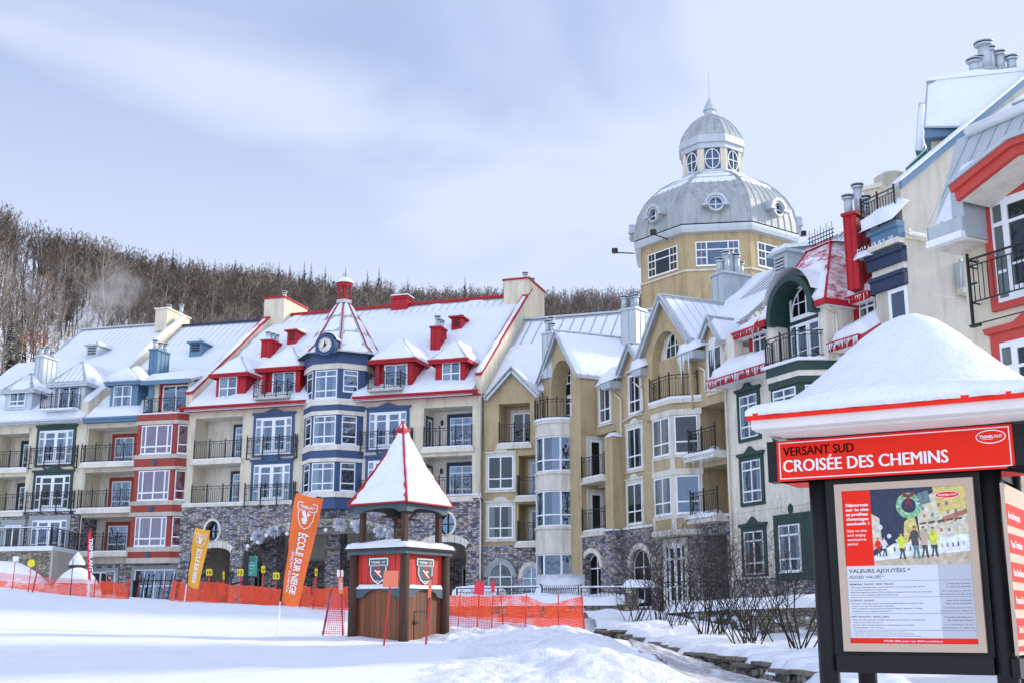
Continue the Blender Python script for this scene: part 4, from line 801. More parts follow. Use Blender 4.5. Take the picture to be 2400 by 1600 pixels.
u, v, z = f1.onslope(px('a2', 190, 715), *RB); v += .85; z = f1.m('a2', 190, 715, v)[1]; vent(B2, f1, (f1.m('a2', 137, 700, v)[0], f1.m('a2', 225, 700, v)[0], z, f1.m('a2', 180, 632, v)[1]), v, RB, 'steel_blue')
# ---- grey-roofed section with green windows
B1 = empty('apartment_house', f1.P((u1W+u12)/2, -5, .5), 'cream apartment house at the left edge, pale grey roof and dark green window surrounds', 'building')
lgA = []
for (y0, y1) in ((193, 478), (543, 832)):
    lgA.append((f1.m('b1', -40, 300)[0], f1.m('b1', 232 if y0 < 300 else 200, (y0+y1)/2)[0], f1.m('b1', 110, y1)[1], f1.m('b1', 110, y0)[1]))
m = MB(); m.prism(f1, rect(u1W-1, u12-.02, Z1S, 13.0), -.3, .02, 'cream', holes=[rect(r[0], r[1], r[2], r[3]) for r in lgA]); m.box(f1, u1W, u12, -9, -8.7, .5, 13, 'cream'); m.box(f1, u12-.3, u12-.02, -9, -.301, .5, 13, 'cream'); m.build('wall', B1)
m = MB(); m.prism(f1, rect(u1W-1, u12-.03, .5, Z1S-.01), -.4, .1, 'stone'); m.build('stone_base', B1)
m = MB(); m.box(f1, u1W-1, u12-.03, .02, .2, Z1S-.01, Z1S+.1, 'snow'); m.build('ledge_snow', B1)
for r in lgA:
    loggia(B1, f1, r, 1.6, 'cream_pale', lip=.12, side='cream', vwall=.02); railing(B1, f1, [(r[0], .1), (r[1]-.03, .1)], r[2]+.06, 1.1, 1.1)
    window(B1, f1, (r[1]-1.55, r[1]-.1, r[2]+.1, r[3]-.5), -1.58, 'slide', 'dark_green', .22, cur=.95)
for q, rr, c in (((330, 172, 582, 438), (300, 455), .3), ((300, 537, 556, 808), (660, 828), .95)):
    r = f1.box('b1', *q, .02); window(B1, f1, r, .02, 'french', 'green', .2, ped=.24, cur=c)
    railing(B1, f1, [(r[0]-.42, .06), (r[0]-.42, .32), (r[1]+.42, .32), (r[1]+.42, .06)], r[2], 1.1, 1.1, hang=.24, ends=False)
r = f1.box('b1', 268, 900, 528, 1180, .1); window(B1, f1, r, .1, 'french', 'grey_trim', .26, cur=.9)
r = f1.box('b1', 45, 940, 155, 1180, .1); window(B1, f1, r, .1, 'slide1', 'grey_trim', .3, cur=.9)
uRk = f1.onslope(px('a1', 600, 920), *RB)
slabroof(B1, f1, uRk[0], u12+.1, RB[0], RB[1], rdA[1], rdA[2], 'roof_metal', sn=.26, thin=lambda x, y, p: 1-.88*max(0, min(1, (y-.62)/.1)), seams=.5)
low = f1.onslope(px('a1', 90, 1168), *RB)
slabroof(B1, f1, u1W-4, uRk[0]-.02, RB[0], RB[1], low[1], low[2], 'roof_metal', sn=.3, seams=.5)
m = MB(); e = Fac(f1.P(uRk[0], 0, 0), f1.deg-90); m.prism(e, [(.3, 13.0), (-rdA[1], rdA[2]-.05), (-rdA[1]+10, 13), (-rdA[1]+10, 12.8), (.3, 12.8)], 0, .2, 'silver'); m.build('end_wall', B1)
m = MB(); m.box(f1, u1W-2, u12-.3, .5, .6, 12.78, 13.0, 'silver'); m.box(f1, u1W-2, u12-.3, .601, .75, 12.88, 13.0, 'silver'); m.box(f1, u1W-2, u12-.3, .02, .499, 12.76, 12.8, 'cream_pale'); m.build('eave_trim', B1)
m = MB(); m.box(f1, uRk[0], u12, rdA[1]-.1, rdA[1]+.1, rdA[2], rdA[2]+.12, 'silver'); m.build('ridge_cap', B1)
# parapet between the two, with its stack
m = MB(); e = Fac(f1.P(u12+.12, 0, 0), f1.deg-90); vA = -rdA[1]; zp = f1.m('c5', 1045, 815, .3)[1]
m.prism(e, [(-.35, 12.7), (vA, 12.7), (vA, zr(-vA)+.55), (-.3, zp), (-.35, zp-.1)], -.5, 0, 'cream'); W_ = m.build('party_wall', B1)
m = MB(); m.snowq(f1.P(u12-.42, .36, zp), f1.P(u12+.16, .36, zp), f1.P(u12+.16, -vA, zr(-vA)+.55), f1.P(u12-.42, -vA, zr(-vA)+.55), .16, .1, res=.25); m.build('snow', W_)
chimbox(B1, f1, 'a1', 1145, 1232, 1400, 765, 920, -vA+1.4, 'cream', [(.9, .9, .2), (.7, .25, .8)], seams=False, cap='cream_pale', snow=False)
chimbox(B1, f1, 'c5', 430, 525, 690, 285, 620, -1.2, 'silver', [(.3, .8, .6), (.6, .5, .7), (.9, .3, .4)])
dm(B1, f1, RB, 'c5', 55, 375, 872, 690, 335, 480, (130, 710, 302, 866), 'w2', -.2, 'silver', 'silver', seam=True, thin=lambda x, y, p: 1 if (abs(x-.55) < .2 and y < .5) else .08, cur=.3)
dm(B1, f1, RB, 'c5', 600, 1000, 920, 610, 955, 340, (715, 645, 950, 900), 'slide1', .1, 'silver', 'silver', rail=1, recess=.2, seam=True, thin=lambda x, y, p: .06, cur=.3)
u, v, z = f1.onslope(px('a1', 690, 1115), *RB); v += .85; z = f1.m('a1', 690, 1115, v)[1]; vent(B1, f1, (f1.m('a1', 632, 1100, v)[0], f1.m('a1', 715, 1100, v)[0], z, f1.m('a1', 670, 1028, v)[1]), v, RB, 'silver')
downpipe(B1, [f1.P(f1.m('b1', 240, 150, .1)[0], .1, 12.6), f1.P(f1.m('b1', 240, 150, .1)[0], .1, 12.2)], 'cream_pale')
downpipe(B2, [f1.P(-.12, .3, 12.7), f1.P(-.12, .15, 12.2), f1.P(-.12, .15, .6)], 'cream_pale')
# ---- raised terrace at the far left
T1 = empty('terrace', f1.P(u1W+1, 4, 1.5), 'raised terrace of tan stone with a snow-topped black railing in front of the grey-roofed house', 'terrace')
ft = Fac(f1.P(u1W, 5.0, 0), 15)
uq = ft.m('b1', 412, 1200)[0]; zt1 = ft.m('b1', 200, 1150)[1]
pl = [ft.P(-4, 0, 0), ft.P(uq, 0, 0), f1.P(f1.m('b1', 620, 1190, .5)[0], .5, 0), f1.P(u1W-4, .5, 0)]; pl = [(p.x, p.y) for p in pl]
m = MB(); m.ring(pl, .8, zt1, 'tan_stone'); m.build('stone_wall', T1)
g = Fac(pl[1], P1=pl[2]); L_ = (Vector(pl[2])-Vector(pl[1])).length; m = MB(); m.box(g, 0.02, L_, -.05, .12, .8, zt1+.02, 'cream_grey'); m.build('side_wall', T1)
m = MB(); m.ring(pl, zt1, zt1+.28, 'snow', grow=.12); m.build('snow', T1)
gg = [(-1, -.1), (uq-.1, -.1)]; railing(T1, ft, gg, zt1+.25, 1.15, 1.9, mat='iron', bal=.15, snow=True); railing(T1, g, [(.1, -.12), (L_-.1, -.12)], zt1+.25, 1.15, 1.2, bal=.15, snow=True)
# ================================================================ ochre apartment house that turns the corner
PANE[1] = .65
f4 = Fac(atY(px('a5', 205, 1130), 63), 65)
f4a = Fac(f3.P(19.64, -.3, 0), 18)
BO = empty('apartment_house', f4.P(0, -5, .5), 'ochre apartment house with steep silver gables, a round glazed bay and stone arches below', 'building')
def rake(m, f, pts, v0, v1, mat='silver', w=.24):
    for (a, b) in zip(pts, pts[1:]):
        d = Vector((b[0]-a[0], b[1]-a[1])).normalized(); n = Vector((-d.y, d.x)); 
        if n.y < 0: n = -n
        q = [(a[0]-n.x*w, a[1]-n.y*w), (b[0]-n.x*w, b[1]-n.y*w), b, a]; m.prism(f, q, v0, v1, mat); 
        q2 = [(a[0]-n.x*.02, a[1]-n.y*.02), (b[0]-n.x*.02, b[1]-n.y*.02), (b[0]+n.x*.07, b[1]+n.y*.07), (a[0]+n.x*.07, a[1]+n.y*.07)]; m.prism(f, q2, v1, v1+.06, mat)
def gable(B, f, uL, uR, ze, uc, zt, v, zb, mat, depth, holes=(), over=.3, th=.5, seams=True, sn=.14, uwL=None, uwR=None, thin=None, mirror_snow=True, ve=None):
    """front wall with a pitched roof running back"""
    uwL = uL+over if uwL is None else uwL; uwR = uR-over if uwR is None else uwR
    k1 = (zt-ze)/(uc-uL); k2 = (zt-ze)/(uR-uc)
    m = MB(); m.prism(f, [(uwL, zb), (uwR, zb), (uwR, ze+k2*(uR-uwR)-.05), (uc, zt-.08), (uwL, ze+k1*(uwL-uL)-.05)], v-th, v, mat, holes=holes); m.build('gable_wall', B)
    vo = v+over; P = f.P; b = v-depth; m = MB(); d = Vector((0, 0, -.16))
    for a_, c_ in (((uL, ze), (uc, zt)), ((uR, ze), (uc, zt))):
        A = P(a_[0], vo, a_[1]); C = P(c_[0], vo, c_[1]); C2 = P(c_[0], b, c_[1]); A2 = P(a_[0], b, a_[1]); m.hexa([A+d, C+d, C2+d, A2+d, A, C, C2, A2], 'roof_metal')
        if seams:
            n = int(depth/.5)
            for i in range(n): t = (i+.5)/n; m.tube(A+(A2-A)*t+Vector((0, 0, .02)), C+(C2-C)*t+Vector((0, 0, .02)), .025, n=3, mat='roof_metal', cap=False)
    m.tube(P(uc, vo+.05, zt+.02), P(uc, b, zt+.02), .06, n=5, mat='silver')
    rake(m, f, [(uL, ze), (uc, zt), (uR, ze)], vo-.05, vo, 'silver'); R = m.build('gable_roof', B)
    s_ = MB()
    for a_ in ((uL, ze), (uR, ze)):
        s_.snowq(P(a_[0], vo+.05, a_[1]+.01), P(a_[0], b, a_[1]+.01), P(uc, b, zt+.01), P(uc, vo+.05, zt+.01), sn, .2, res=.35, thin=thin)
    s_.build('roof_snow', R)
def cap_trim(B, f, r, v, rise=.16, w=.16):
    """pale flat surround with a little half-round crown, around a window box"""
    u0, u1, z0, z1 = r; m = MB(); m.prism(f, rect(u0-w, u1+w, z0-w*.8, z1+w*1.3), v-.01, v+.05, 'precast', holes=[rect(u0, u1, z0, z1)])
    m.box(f, u0-w-.06, u1+w+.06, v, v+.1, z1+w*1.3, z1+w*1.3+.09, 'precast'); m.box(f, u0-w-.04, u1+w+.04, v, v+.1, z0-w*.8-.07, z0-w*.8, 'precast')
    c = (u0+u1)/2; m.prism(f, arc(c, z1+w*1.3+.09, (u1-u0)*.28, rise+.06, 0, 180, 10), v, v+.08, 'precast'); m.build('window_surround', B)
# frontal gable bay beside the hotel
zs4 = 4.26; lgO = (1.0, 2.9, 10.11, 12.49)
m = MB(); m.prism(f4a, rect(0, 2.1, zs4, 12.9), -.4, 0, 'ochre', holes=[rect(lgO[0], 2.1, lgO[2], lgO[3])] if 0 else []); 
m = MB(); m.prism(f4a, rect(0, 3.6, zs4, 9.75), -.4, 0, 'ochre', holes=[rect(2.2, 3.45, 7.0, 9.4), rect(2.2, 3.45, zs4+.15, 6.6)]); m.build('wall', BO)
gable(BO, f4a, .18, 3.55, 12.85, 1.86, 14.62, 0, 9.76, 'ochre', 6, holes=[rect(*lgO)], over=.35, uwL=0.05, uwR=3.6, th=.4)
loggia(BO, f4a, lgO, 1.3, 'ochre', lip=.1, slab='precast'); railing(BO, f4a, [(lgO[0]+.02, .02), (lgO[1]-.02, .02)], lgO[2]+.05, 1.1, 1.0)
window(BO, f4a, (1.45, 2.85, lgO[2]+.1, lgO[3]-.35), -1.3, 'slide1', 'precast', .16, cur=.95)
for r in ((.36, 1.89, 7.51, 9.40), (.38, 1.87, 4.69, 6.53)):
    window(BO, f4a, r, 0, 'w2', cur=.9 if r[3] > 8 else .3); cap_trim(BO, f4a, r, 0)
for a, b in ((7.0, 9.4), (zs4+.15, 6.6)):
    loggia(BO, f4a, (2.2, 3.45, a, b), 1.2, 'ochre', lip=.35, slab='precast'); railing(BO, f4a, [(2.25, 0), (2.25, .3), (3.5, .3)], a+.05, 1.05, 1.0); window(BO, f4a, (2.55, 3.35, a+.08, b-.25), -1.2, 'door', 'precast', .14, cur=.95)
m = MB(); m.prism(f4a, rect(0.02, 3.6, -.5, zs4), -.4, .12, 'stone', holes=[archpoly(.4, 1.84, .6, 2.5, 3.28), archpoly(2.45, 3.5, .6, 2.4, 3.1)]); m.build('stone_base', BO)
m = MB(); archring(m, f4a, .4, 1.84, 2.5, 3.28, .25, .05, .16, 'grey_trim'); archring(m, f4a, 2.45, 3.5, 2.4, 3.1, .22, .05, .16, 'precast'); m.build('arch_surround', BO)
window(BO, f4a, (.4, 1.84, .6, 3.28), 0, 'w22', arch=.78, cur=.6); window(BO, f4a, (2.45, 3.5, .6, 3.1), 0, 'w22', arch=.7, cur=.95)
# steep-view wing: wall with recesses
ze4 = 12.85; uI = -3.15; uE = 9.22; ZB = -.5
fret = Fac(f4.P(-3.1, 1.0, 0), 65-90); hl = [(-3.1, -.95, 7.55, 10.0), (-3.1, -.95, 4.72, 7.1), (7.0, 9.05, 7.6, 9.95), (7.0, 9.05, 4.72, 7.05)]
m = MB(); m.prism(f4, rect(uI, uE, 4.64, ze4), -.35, 0, 'ochre', holes=[rect(*r) for r in hl]); 
for z in (10.25, 7.35, 5.0): m.box(f4, uI, 2.6, 0, .012, z, z+.03, 'cream_grey')
m.build('wall', BO)
m = MB(); m.prism(f4, rect(uI, uE, ZB, 4.63), -.35, .12, 'stone', holes=[archpoly(.5, 2.4, .7, 2.7, 3.6), rect(7.1, 9.0, .3, 3.9)]); m.build('stone_base', BO)
m = MB(); archring(m, f4, .5, 2.4, 2.7, 3.6, .28, .05, .2, 'precast'); m.build('arch_surround', BO)

m = MB(); ua = f4.m('b4', 1150, 900, .85)[0]; ub = f4.m('b4', 1280, 900, .85)[0]; zta = f4.m('b4', 1215, 735, .85)[1]; m.prism(f4, rect(-3.5, .0, ZB, 4.6), .3, .85, 'stone', holes=[archpoly(ua, ub, .7, zta-.8, zta)]); m.box(f4, -.2, 0, .12, .3, ZB, 4.6, 'stone'); archring(m, f4, ua, ub, zta-.8, zta, .25, .8, .93, 'precast'); m.box(f4, -3.6, .06, .5, .93, 4.6, 4.68, 'snow'); m.build('stone_corner', BO)
window(BO, f4, (ua, ub, .7, zta), .45, 'w22', arch=.8, cur=.95)
window(BO, f4, (.5, 2.4, .7, 3.6), -.1, 'w22', arch=.9, cur=.95)
loggia(BO, f4, (7.1, 9.0, .3, 3.9), 1.6, 'stone', lip=.05, slab='precast', vwall=0); window(BO, f4, (7.5, 8.7, .4, 3.3), -1.6, 'door', 'grey_trim', .2, cur=.95)
window(BO, f4, (3.9, 5.6, .6, 3.7), .12, 'french', 'precast', .2, cur=.95)
m = MB()
for a, b, vv, z in ((uI, 2.8, .02, 4.64), (6.7, uE, .02, 4.64)): m.box(f4, a, b, vv, vv+.2, z, z+.1, 'snow')
m.build('ledge_snow', BO)
for i, r in enumerate(hl):
    rt = i > 1; loggia(BO, f4, r, 1.4, 'ochre', lip=.75 if rt else .95, slab='precast')
    railing(BO, f4, ([(r[0]-.45, .1), (r[0]-.1, .62), (r[1]+.1, .66)] if rt else [(-3.1, .98), (-.97, .76)]), r[2]+.06, 1.08, 1.0)
    if rt: window(BO, f4, (r[0]+.35, r[0]+1.35, r[2]+.08, r[3]-.2), -1.4, 'door', 'precast', .16, cur=.95)
    else: window(BO, fret, (.5, 1.25, r[2]+.08, r[3]-.25), .0, 'door', 'precast', .16, cur=.95)
    if rt:
        mm = MB(); mm.lathe(f4.P(r[1]-.35, -1.3, r[2]+1.7), [(.02, .16), (.09, .05), (.08, -.14), (.02, -.18)], 6, 'iron', False); mm.build('wall_lamp', BO)
        icicles(BO, f4, r[0]-.3, r[1], .78, r[2]-.15, 22 if i == 2 else 9, .95 if i == 2 else .4)
        mm = MB(); mm.snowq(f4.P(r[0]-.5, .8, r[2]-.02), f4.P(r[1]+.1, .8, r[2]-.02), f4.P(r[1]+.1, .2, r[2]-.02), f4.P(r[0]-.5, .2, r[2]-.02), .22, .2, res=.2); mm.build('balcony_snow', BO)
    else:
        mm = MB(); mm.box(f4, -.95, -.1, 0, .75, 4.64, 9.55 if i == 0 else 4.7, 'ochre'); mm.build('pier', BO) if i == 0 else None
        mm = MB(); mm.snowq(f4.P(-1.0, .8, 9.56), f4.P(-.05, .8, 9.56), f4.P(-.05, 0, 9.56), f4.P(-1.0, 0, 9.56), .22, .2, res=.2); mm.build('snow_cap', BO) if i == 0 else None
for b_ in (('a4', 960, 805, 1042, 1080), ('a5', 235, 760, 325, 1010), ('a5', 225, 1150, 335, 1420), ('b5', 275, 530, 385, 795), ('a5', 815, 560, 925, 838)):
    r = f4.box(*b_); window(BO, f4, r, 0, 'w2', cur=.3 if b_[2] > 700 else .8); cap_trim(BO, f4, r, 0, .16 if b_[0] != 'a4' else .02)
# gables along the wing
G1h = archpoly(-6.67, -4.15, 11.04, 13.25, 14.60)
gable(BO, f4, -8.35, -2.95, 13.3, -5.55, 16.35, 1.0, 10.7, 'ochre', 9, holes=[G1h], th=1.0, uwL=-8.0, uwR=-3.12)
m = MB(); m.prism(f4, [(-8.0, 10.8), (-3.2, 10.8), (-3.2, 13.3), (-5.5, 15.6), (-8.0, 13.4)], -.1, -.02, 'precast'); m.box(f4, -8.0, -3.12, -.4, 1.0, ZB, 10.7, 'ochre'); m.box(f4, -3.119, -3.11, 0, .99, ZB, 4.5, 'stone'); m.build('gable_recess', BO)
ug = f4.m('a4', 700, 1000, 0)[0]; window(BO, f4, (ug, ug+1.7, 12.75, f4.m('a4', 745, 690, 0)[1]+.1), -.02, 'w3', 'precast', .08, arch=1.0, cur=.95); window(BO, f4, (ug, ug+1.7, 11.1, f4.m('a4', 730, 905, 0)[1]), -.02, 'doors', cur=.9)
gable(BO, f4, -.30, 2.35, 12.85, .98, 14.35, 0.05, 12.7, 'ochre', 4, th=.3, over=.28)
G2h = archpoly(3.42, 5.95, 10.55, 12.7, 14.15)
gable(BO, f4, 2.30, 7.25, 13.1, 4.73, 16.0, .35, 10.3, 'ochre', 7, holes=[G2h], th=.5, over=.32, thin=lambda x, y, p: .12 if y > .25 or x < .5 else 1.4)
m = MB(); m.prism(f4, [(3.0, 10.2), (6.5, 10.2), (6.5, 13.6), (5.7, 14.25), (3.75, 14.25), (3.0, 13.6)], -.25, -.15, 'precast'); m.box(f4, 2.6, 6.9, 0, .35, 9.9, 10.3, 'ochre'); m.build('gable_recess', BO)
r = f4.box('a5', 512, 610, 655, 440, -.15); ug = f4.m('a5', 512, 700, -.15)[0]; uh = f4.m('a5', 655, 600, -.15)[0]; window(BO, f4, (ug, uh, 12.3, f4.m('a5', 590, 425, -.15)[1]), -.15, 'w3', 'precast', .09, arch=1.25, cur=.95); window(BO, f4, (ug, uh, 10.5, 12.05), -.15, 'french', cur=.9)
gable(BO, f4, 7.20, 9.35, 12.7, 8.30, 14.1, .02, 12.6, 'ochre', 4, th=.3, over=.25)
icicles(BO, f4, 6.4, 7.4, .75, 12.35, 16, 1.6); icicles(BO, f4, 8.7, 9.25, .5, 12.8, 9, 1.6)
for (a, b, z) in ((-1.35, -.25, 12.45), (2.0, 2.9, 12.55), (6.5, 7.7, 12.5)):      # boxed gutters between the gables
    m = MB(); m.prism(f4, [(a, z-.1), (a+.25, z-.3), (b, z-.3), (b, z+.1), (a, z+.1)], 0, .75, 'silver'); o = m.build('gutter', BO)
    m = MB(); m.snowq(f4.P(a-.1, .82, z+.1), f4.P(b+.1, .82, z+.1), f4.P(b+.1, -.6, z+.7), f4.P(a-.1, -.6, z+.7), .32, .3, res=.2); m.build('snow', o)
# three-sided bay under the big gable
uA = f4.m('a5', 400, 1200, 1.0)[0]; uB = f4.m('a5', 545, 1200, 1.0)[0]; sB = (uB-uA)
plan = [f4.P(uA-.95, 0, 0), f4.P(uA, 1.0, 0), f4.P(uB, 1.0, 0), f4.P(uB+1.05, .0, 0)]; plan = [(p.x, p.y) for p in plan]
zz4 = lambda r, y, x=470: f4.m(r, x, y, 1.0)[1]
zb4 = [zz4('b5', 890, 530), zz4('b5', 850, 530), zz4('b5', 775, 530), zz4('b5', 748, 530), zz4('b5', 470, 530), zz4('b5', 430, 520), zz4('b5', 350, 520), zz4('a5', 1350), zz4('a5', 1062), zz4('a5', 1020), zz4('a5', 975), zz4('a5', 945)]
m = MB()
for i, (mt, g) in enumerate((('precast', .12), ('ochre', 0), ('precast', .05), ('precast', -.03), ('precast', .05), ('ochre', 0), ('precast', .05), ('precast', -.03), ('precast', .06), ('ochre', 0), ('precast', .14))): m.ring(plan, zb4[i], zb4[i+1], mt, grow=g)
m.build('bay', BO); cB = f4.P((uA+uB)/2, 0, 0)
for g, L_ in side_frames(plan, cB)[1:3]:
    k = 'w2' if abs(g.deg-65) < 5 else 'one2'
    for a, b in ((3, 4), (7, 8)): window(BO, g, (.16, L_-.16, zb4[a]+.05, zb4[b]-.05), -.02, k, cur=.3 if k == 'w2' else .99)
    for a, b in ((1, 2), (5, 6)):
        mm = MB(); mm.box(g, .0, .14, 0, .03, zb4[a], zb4[b], 'precast'); mm.box(g, L_-.14, L_, 0, .03, zb4[a], zb4[b], 'precast'); mm.build('bay_post', BO)
m = MB(); m.ring(plan, zb4[11], zb4[11]+.12, 'snow', grow=.16); m.build('balcony_snow', BO)
railing(BO, f4, [(uA-.95, .1), (uA, 1.05), (uB, 1.05), (uB+1.0, .1)], zb4[11]+.1, 1.1, .9)
# round glazed bay at the corner
cR = f4.P(-5.75, .95, 0); rR = 1.32; plan = [(cR.x+rR*math.cos(2*math.pi*k/16), cR.y+rR*math.sin(2*math.pi*k/16)) for k in range(16)]
zR = [.5, 1.0, 3.76, 5.10, 7.09, 8.12, 10.11, 11.04]
m = MB()
for i in (3, 5): pass
for z0, z1, g in ((3.62, 5.13, .03), (7.07, 8.15, .03), (10.1, 11.0, .03), (.3, 1.0, .03)):
    m.ring(plan, z0, z1, 'precast', grow=g); m.ring(plan, z1-.16, z1-.02, 'precast', grow=g+.09); m.ring(plan, z0+.02, z0+.14, 'precast', grow=g+.07)
    for p in plan[::2]: m.box(Fac((p[0], p[1]), 0), -.06, .06, -.06, .06, z0, z1, 'precast')
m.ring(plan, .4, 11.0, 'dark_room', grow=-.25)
m.build('round_bay', BO)
for z0, z1 in ((1.0, 3.62), (5.13, 7.07), (8.15, 10.1)):
    fr = MB(); pn = MB(); cu = MB()
    for k in range(0, 16):
        a = Vector(plan[k]); b = Vector(plan[(k+1) % 16]); g = Fac(a, P1=b)
        if (Vector(g.n).dot(((a+b)/2-cR.xy))) < 0: g = Fac(b, P1=a)
        L_ = (b-a).length
        if g.n[1] > .5: continue
        if k % 2 == 0: fr.box(g, -.05 if g.o[0] == a.x else L_-.05, .05 if g.o[0] == a.x else L_+.05, -.1, .03, z0, z1, 'white')
        for z in (z0, z0+(z1-z0)*.30, z1-.07): fr.box(g, 0, L_, -.08, .02, z, z+.07, 'white')
        pn.face([g.P(0, -.03, z0), g.P(L_, -.03, z0), g.P(L_, -.03, z1), g.P(0, -.03, z1)], 'pane_glass')
        if z0 > 1 and k % 2: cu.face([g.P(0, -.16, z0), g.P(L_, -.16, z0), g.P(L_, -.16, z1), g.P(0, -.16, z1)], 'blind')
    o = fr.build('window', BO); pn.build('pane', o); cu.build('blind', o)
m = MB(); m.ring(plan, 11.0, 11.14, 'snow', grow=.14); m.build('balcony_snow', BO)
rp_ = [f4.P(-5.75, .95, 0)+Vector(((rR+.08)*math.cos(t), (rR+.08)*math.sin(t), 0)) for t in [math.radians(150+22.5*k) for k in range(8)]]
rl = [((p-f4.P(0, 0, 0)).dot(Vector((f4.u[0], f4.u[1], 0))), (p-f4.P(0, 0, 0)).dot(Vector((f4.n[0], f4.n[1], 0)))) for p in rp_]; railing(BO, f4, rl, 11.08, 1.12, 1.2)
# main roofs
m = MB(); kO = (.3, 12.75, .82)
rdO = f4a.onslope(px('a4', 800, 315), *kO)
slabroof(BO, f4a, -.05, 9.5, -.42, 12.75+.72*.82, rdO[1], rdO[2], 'roof_metal', sn=.22, thin=lambda x, y, p: (.05 if y > .55 or x > .45 else 1) if not (.5 < y < .6) else .5, seams=.7, seam_h=.07)
m = MB(); m.box(f4a, -.1, 9.5, rdO[1]-.1, rdO[1]+.1, rdO[2], rdO[2]+.12, 'silver'); m.build('ridge_cap', BO)
for a_, b_ in ((-2.6, -.35), (6.95, 7.3)): slabroof(BO, f4, a_, b_, .3, 12.72, -.9, 13.7, 'roof_metal', sn=.25, seams=0)
slabroof(BO, f4, 2.3, 9.2, -1.25, 13.99, -6, 18.0, 'roof_metal', sn=.2, thin=lambda x, y, p: .05 if (y > .45 and x > .35) else 1, seams=.5, seam_h=.08, u0b=3.4)
def chimat(B, r, xl, xm, xr, yt, yb, Y, deg, mat, fl, **k):
    p = atY(px(r, xm, yt), Y); f = Fac(p, deg); u0 = f.m(r, xl, yt)[0]; e = Fac(p, deg-90); d = e.m(r, xr, yt)[0]
    zb_ = atY(px(r, xm, yb), Y)[2]; return chimney(B, f, u0, 0, -d, 0, zb_, p[2], mat, fl, **k)
chimat(BO, 'a4', 1115, 1220, 1292, 262, 610, 68, 40, 'silver', [(.15, .9, .75), (.5, .5, .8), (.85, .7, .75)], snow=False, seam=1.0, fr=.16)
chimat(BO, 'a4', 537, 608, 648, 440, 760, 68.5, 40, 'silver', [(.3, .6, .7), (.7, .4, .5), (.5, .2, .9)], seam=.6, snow=False)
chimat(BO, 'a5', 838, 925, 1118, -2, 330, 60.5, 62, 'silver', [(.5, .9, .75), (.6, .7, 1.15), (.5, .5, 1.3), (.6, .3, 1.1), (.5, .12, .75)], seam=.5, fr=.17)
# downpipes with their elbows
for pts in ([('a4', 1070, 690), ('a4', 1072, 730), ('a4', 1112, 760)], [('a4', 1060, 880), ('a4', 1112, 925), ('a4', 1120, 1400), ('b5', 225, 520), ('b5', 235, 1220)], [('a5', 265, 800), ('a5', 330, 850), ('a5', 338, 1000), ('a5', 185, 1090)], [('a5', 745, 690), ('a5', 788, 710), ('a5', 790, 865), ('a5', 930, 855)]):
    q = []
    for r, x, y in pts: a = f4.m(r, x, y, .12); q.append(f4.P(a[0], .12, a[1]))
    downpipe(BO, q)
# ================================================================ cream house with green windows and red roofs
BG = empty('apartment_house', f4.P(15, -5, -.5), 'cream apartment house with green window surrounds, a green arch and red roofs with icicles', 'building')
u6a, u6b = uE+.02, 19.38; ze6 = 10.75
m = MB(); m.prism(f4, rect(u6a, u6b, -1, ze6+.1), -.4, 0, 'cream_pale'); m.box(f4, u6a, u6a+.75, -.5, .0, ze6, 12.95, 'cream_pale'); m.box(f4, u6a+.75, u6b, -3.2, -1.6, ze6, 13.2, 'cream_grey')
for z in (7.35, 4.72): m.box(f4, u6a, u6b, 0, .01, z, z+.025, 'cream_grey')
m.build('wall', BG)
m = MB(); m.prism(f4, rect(u6a, u6b, -1, 1.82), -.3, .1, 'stone'); m.box(f4, u6a, u6b, .0, .14, 1.82, 1.9, 'cream_pale'); m.build('stone_base', BG)
for q, ped in ((('a5', 1048, 900, 1192, 1215), .3), (('b6', 125, 1190, 278, 1500), .3), (('b5', 1100, 862, 1253, 1170), .3)):
    r = f4.box(*q); z0 = f4.m(q[0], (q[1]+q[3])/2, q[4]-8)[1]; z1 = f4.m(q[0], (q[1]+q[3])/2, q[2]-8)[1]; window(BG, f4, (r[0], r[1], z0, z1), 0, 'w3', 'green', .19, ped=.28, cur=.3)
r = f4.box('b5', 1355, 815, 1520, 1135, .25); m = MB(); m.box(f4, r[0]-.5, r[1]+1.2, 0, .25, r[2]-.35, r[3]+.45, 'green'); m.build('window_panel', BG)
for k in (0, ): window(BG, f4, (r[0]-.1, r[1]-.1, r[2], r[3]), .25, 'w3', cur=.3)
m = MB(); m.box(f4, r[0]-.55, r[1]+1.3, 0, .3, r[3]+2.2, r[3]+2.55, 'green'); c = f4.m('b5', 1425, 697, .02); m.prism(f4, arc(c[0], c[1], .16, .22, 0, 340, 17), 0, .04, 'green'); m.build('green_band', BG)
window(BG, f4, (r[0]-.1, r[1]-.1, r[3]+2.55, r[3]+4.3), .25, 'w3', cur=.3)
# snow aprons with red fascias
def apron(uA_, uB_, n=60):
    m = MB(); z = 10.76; A = [f4.P(uA_, .8, z), f4.P(uB_, .8, z), f4.P(uB_, -1.2, z+1.15), f4.P(uA_, -1.2, z+1.15)]; d = Vector((0, 0, -.2)); m.hexa([p+d for p in A]+A, 'red_metal'); m.box(f4, uA_, uB_, .8, .9, z-.32, z+.02, 'red'); m.box(f4, uA_, uB_, .901, 1.0, z-.12, z+.02, 'red'); m.box(f4, uA_, uB_, .0, .79, z-.3, z-.22, 'white')
    o = m.build('lower_roof', BG); m = MB(); m.snowq(A[0]+Vector((-.05, -.1, 0)), A[1], A[2], A[3], .38, .45, res=.25); m.build('roof_snow', o); icicles(BG, f4, uA_, uB_, 1.0, z-.1, n, .42)
apron(9.1, 13.5, 80); apron(17.55, 19.4, 40)
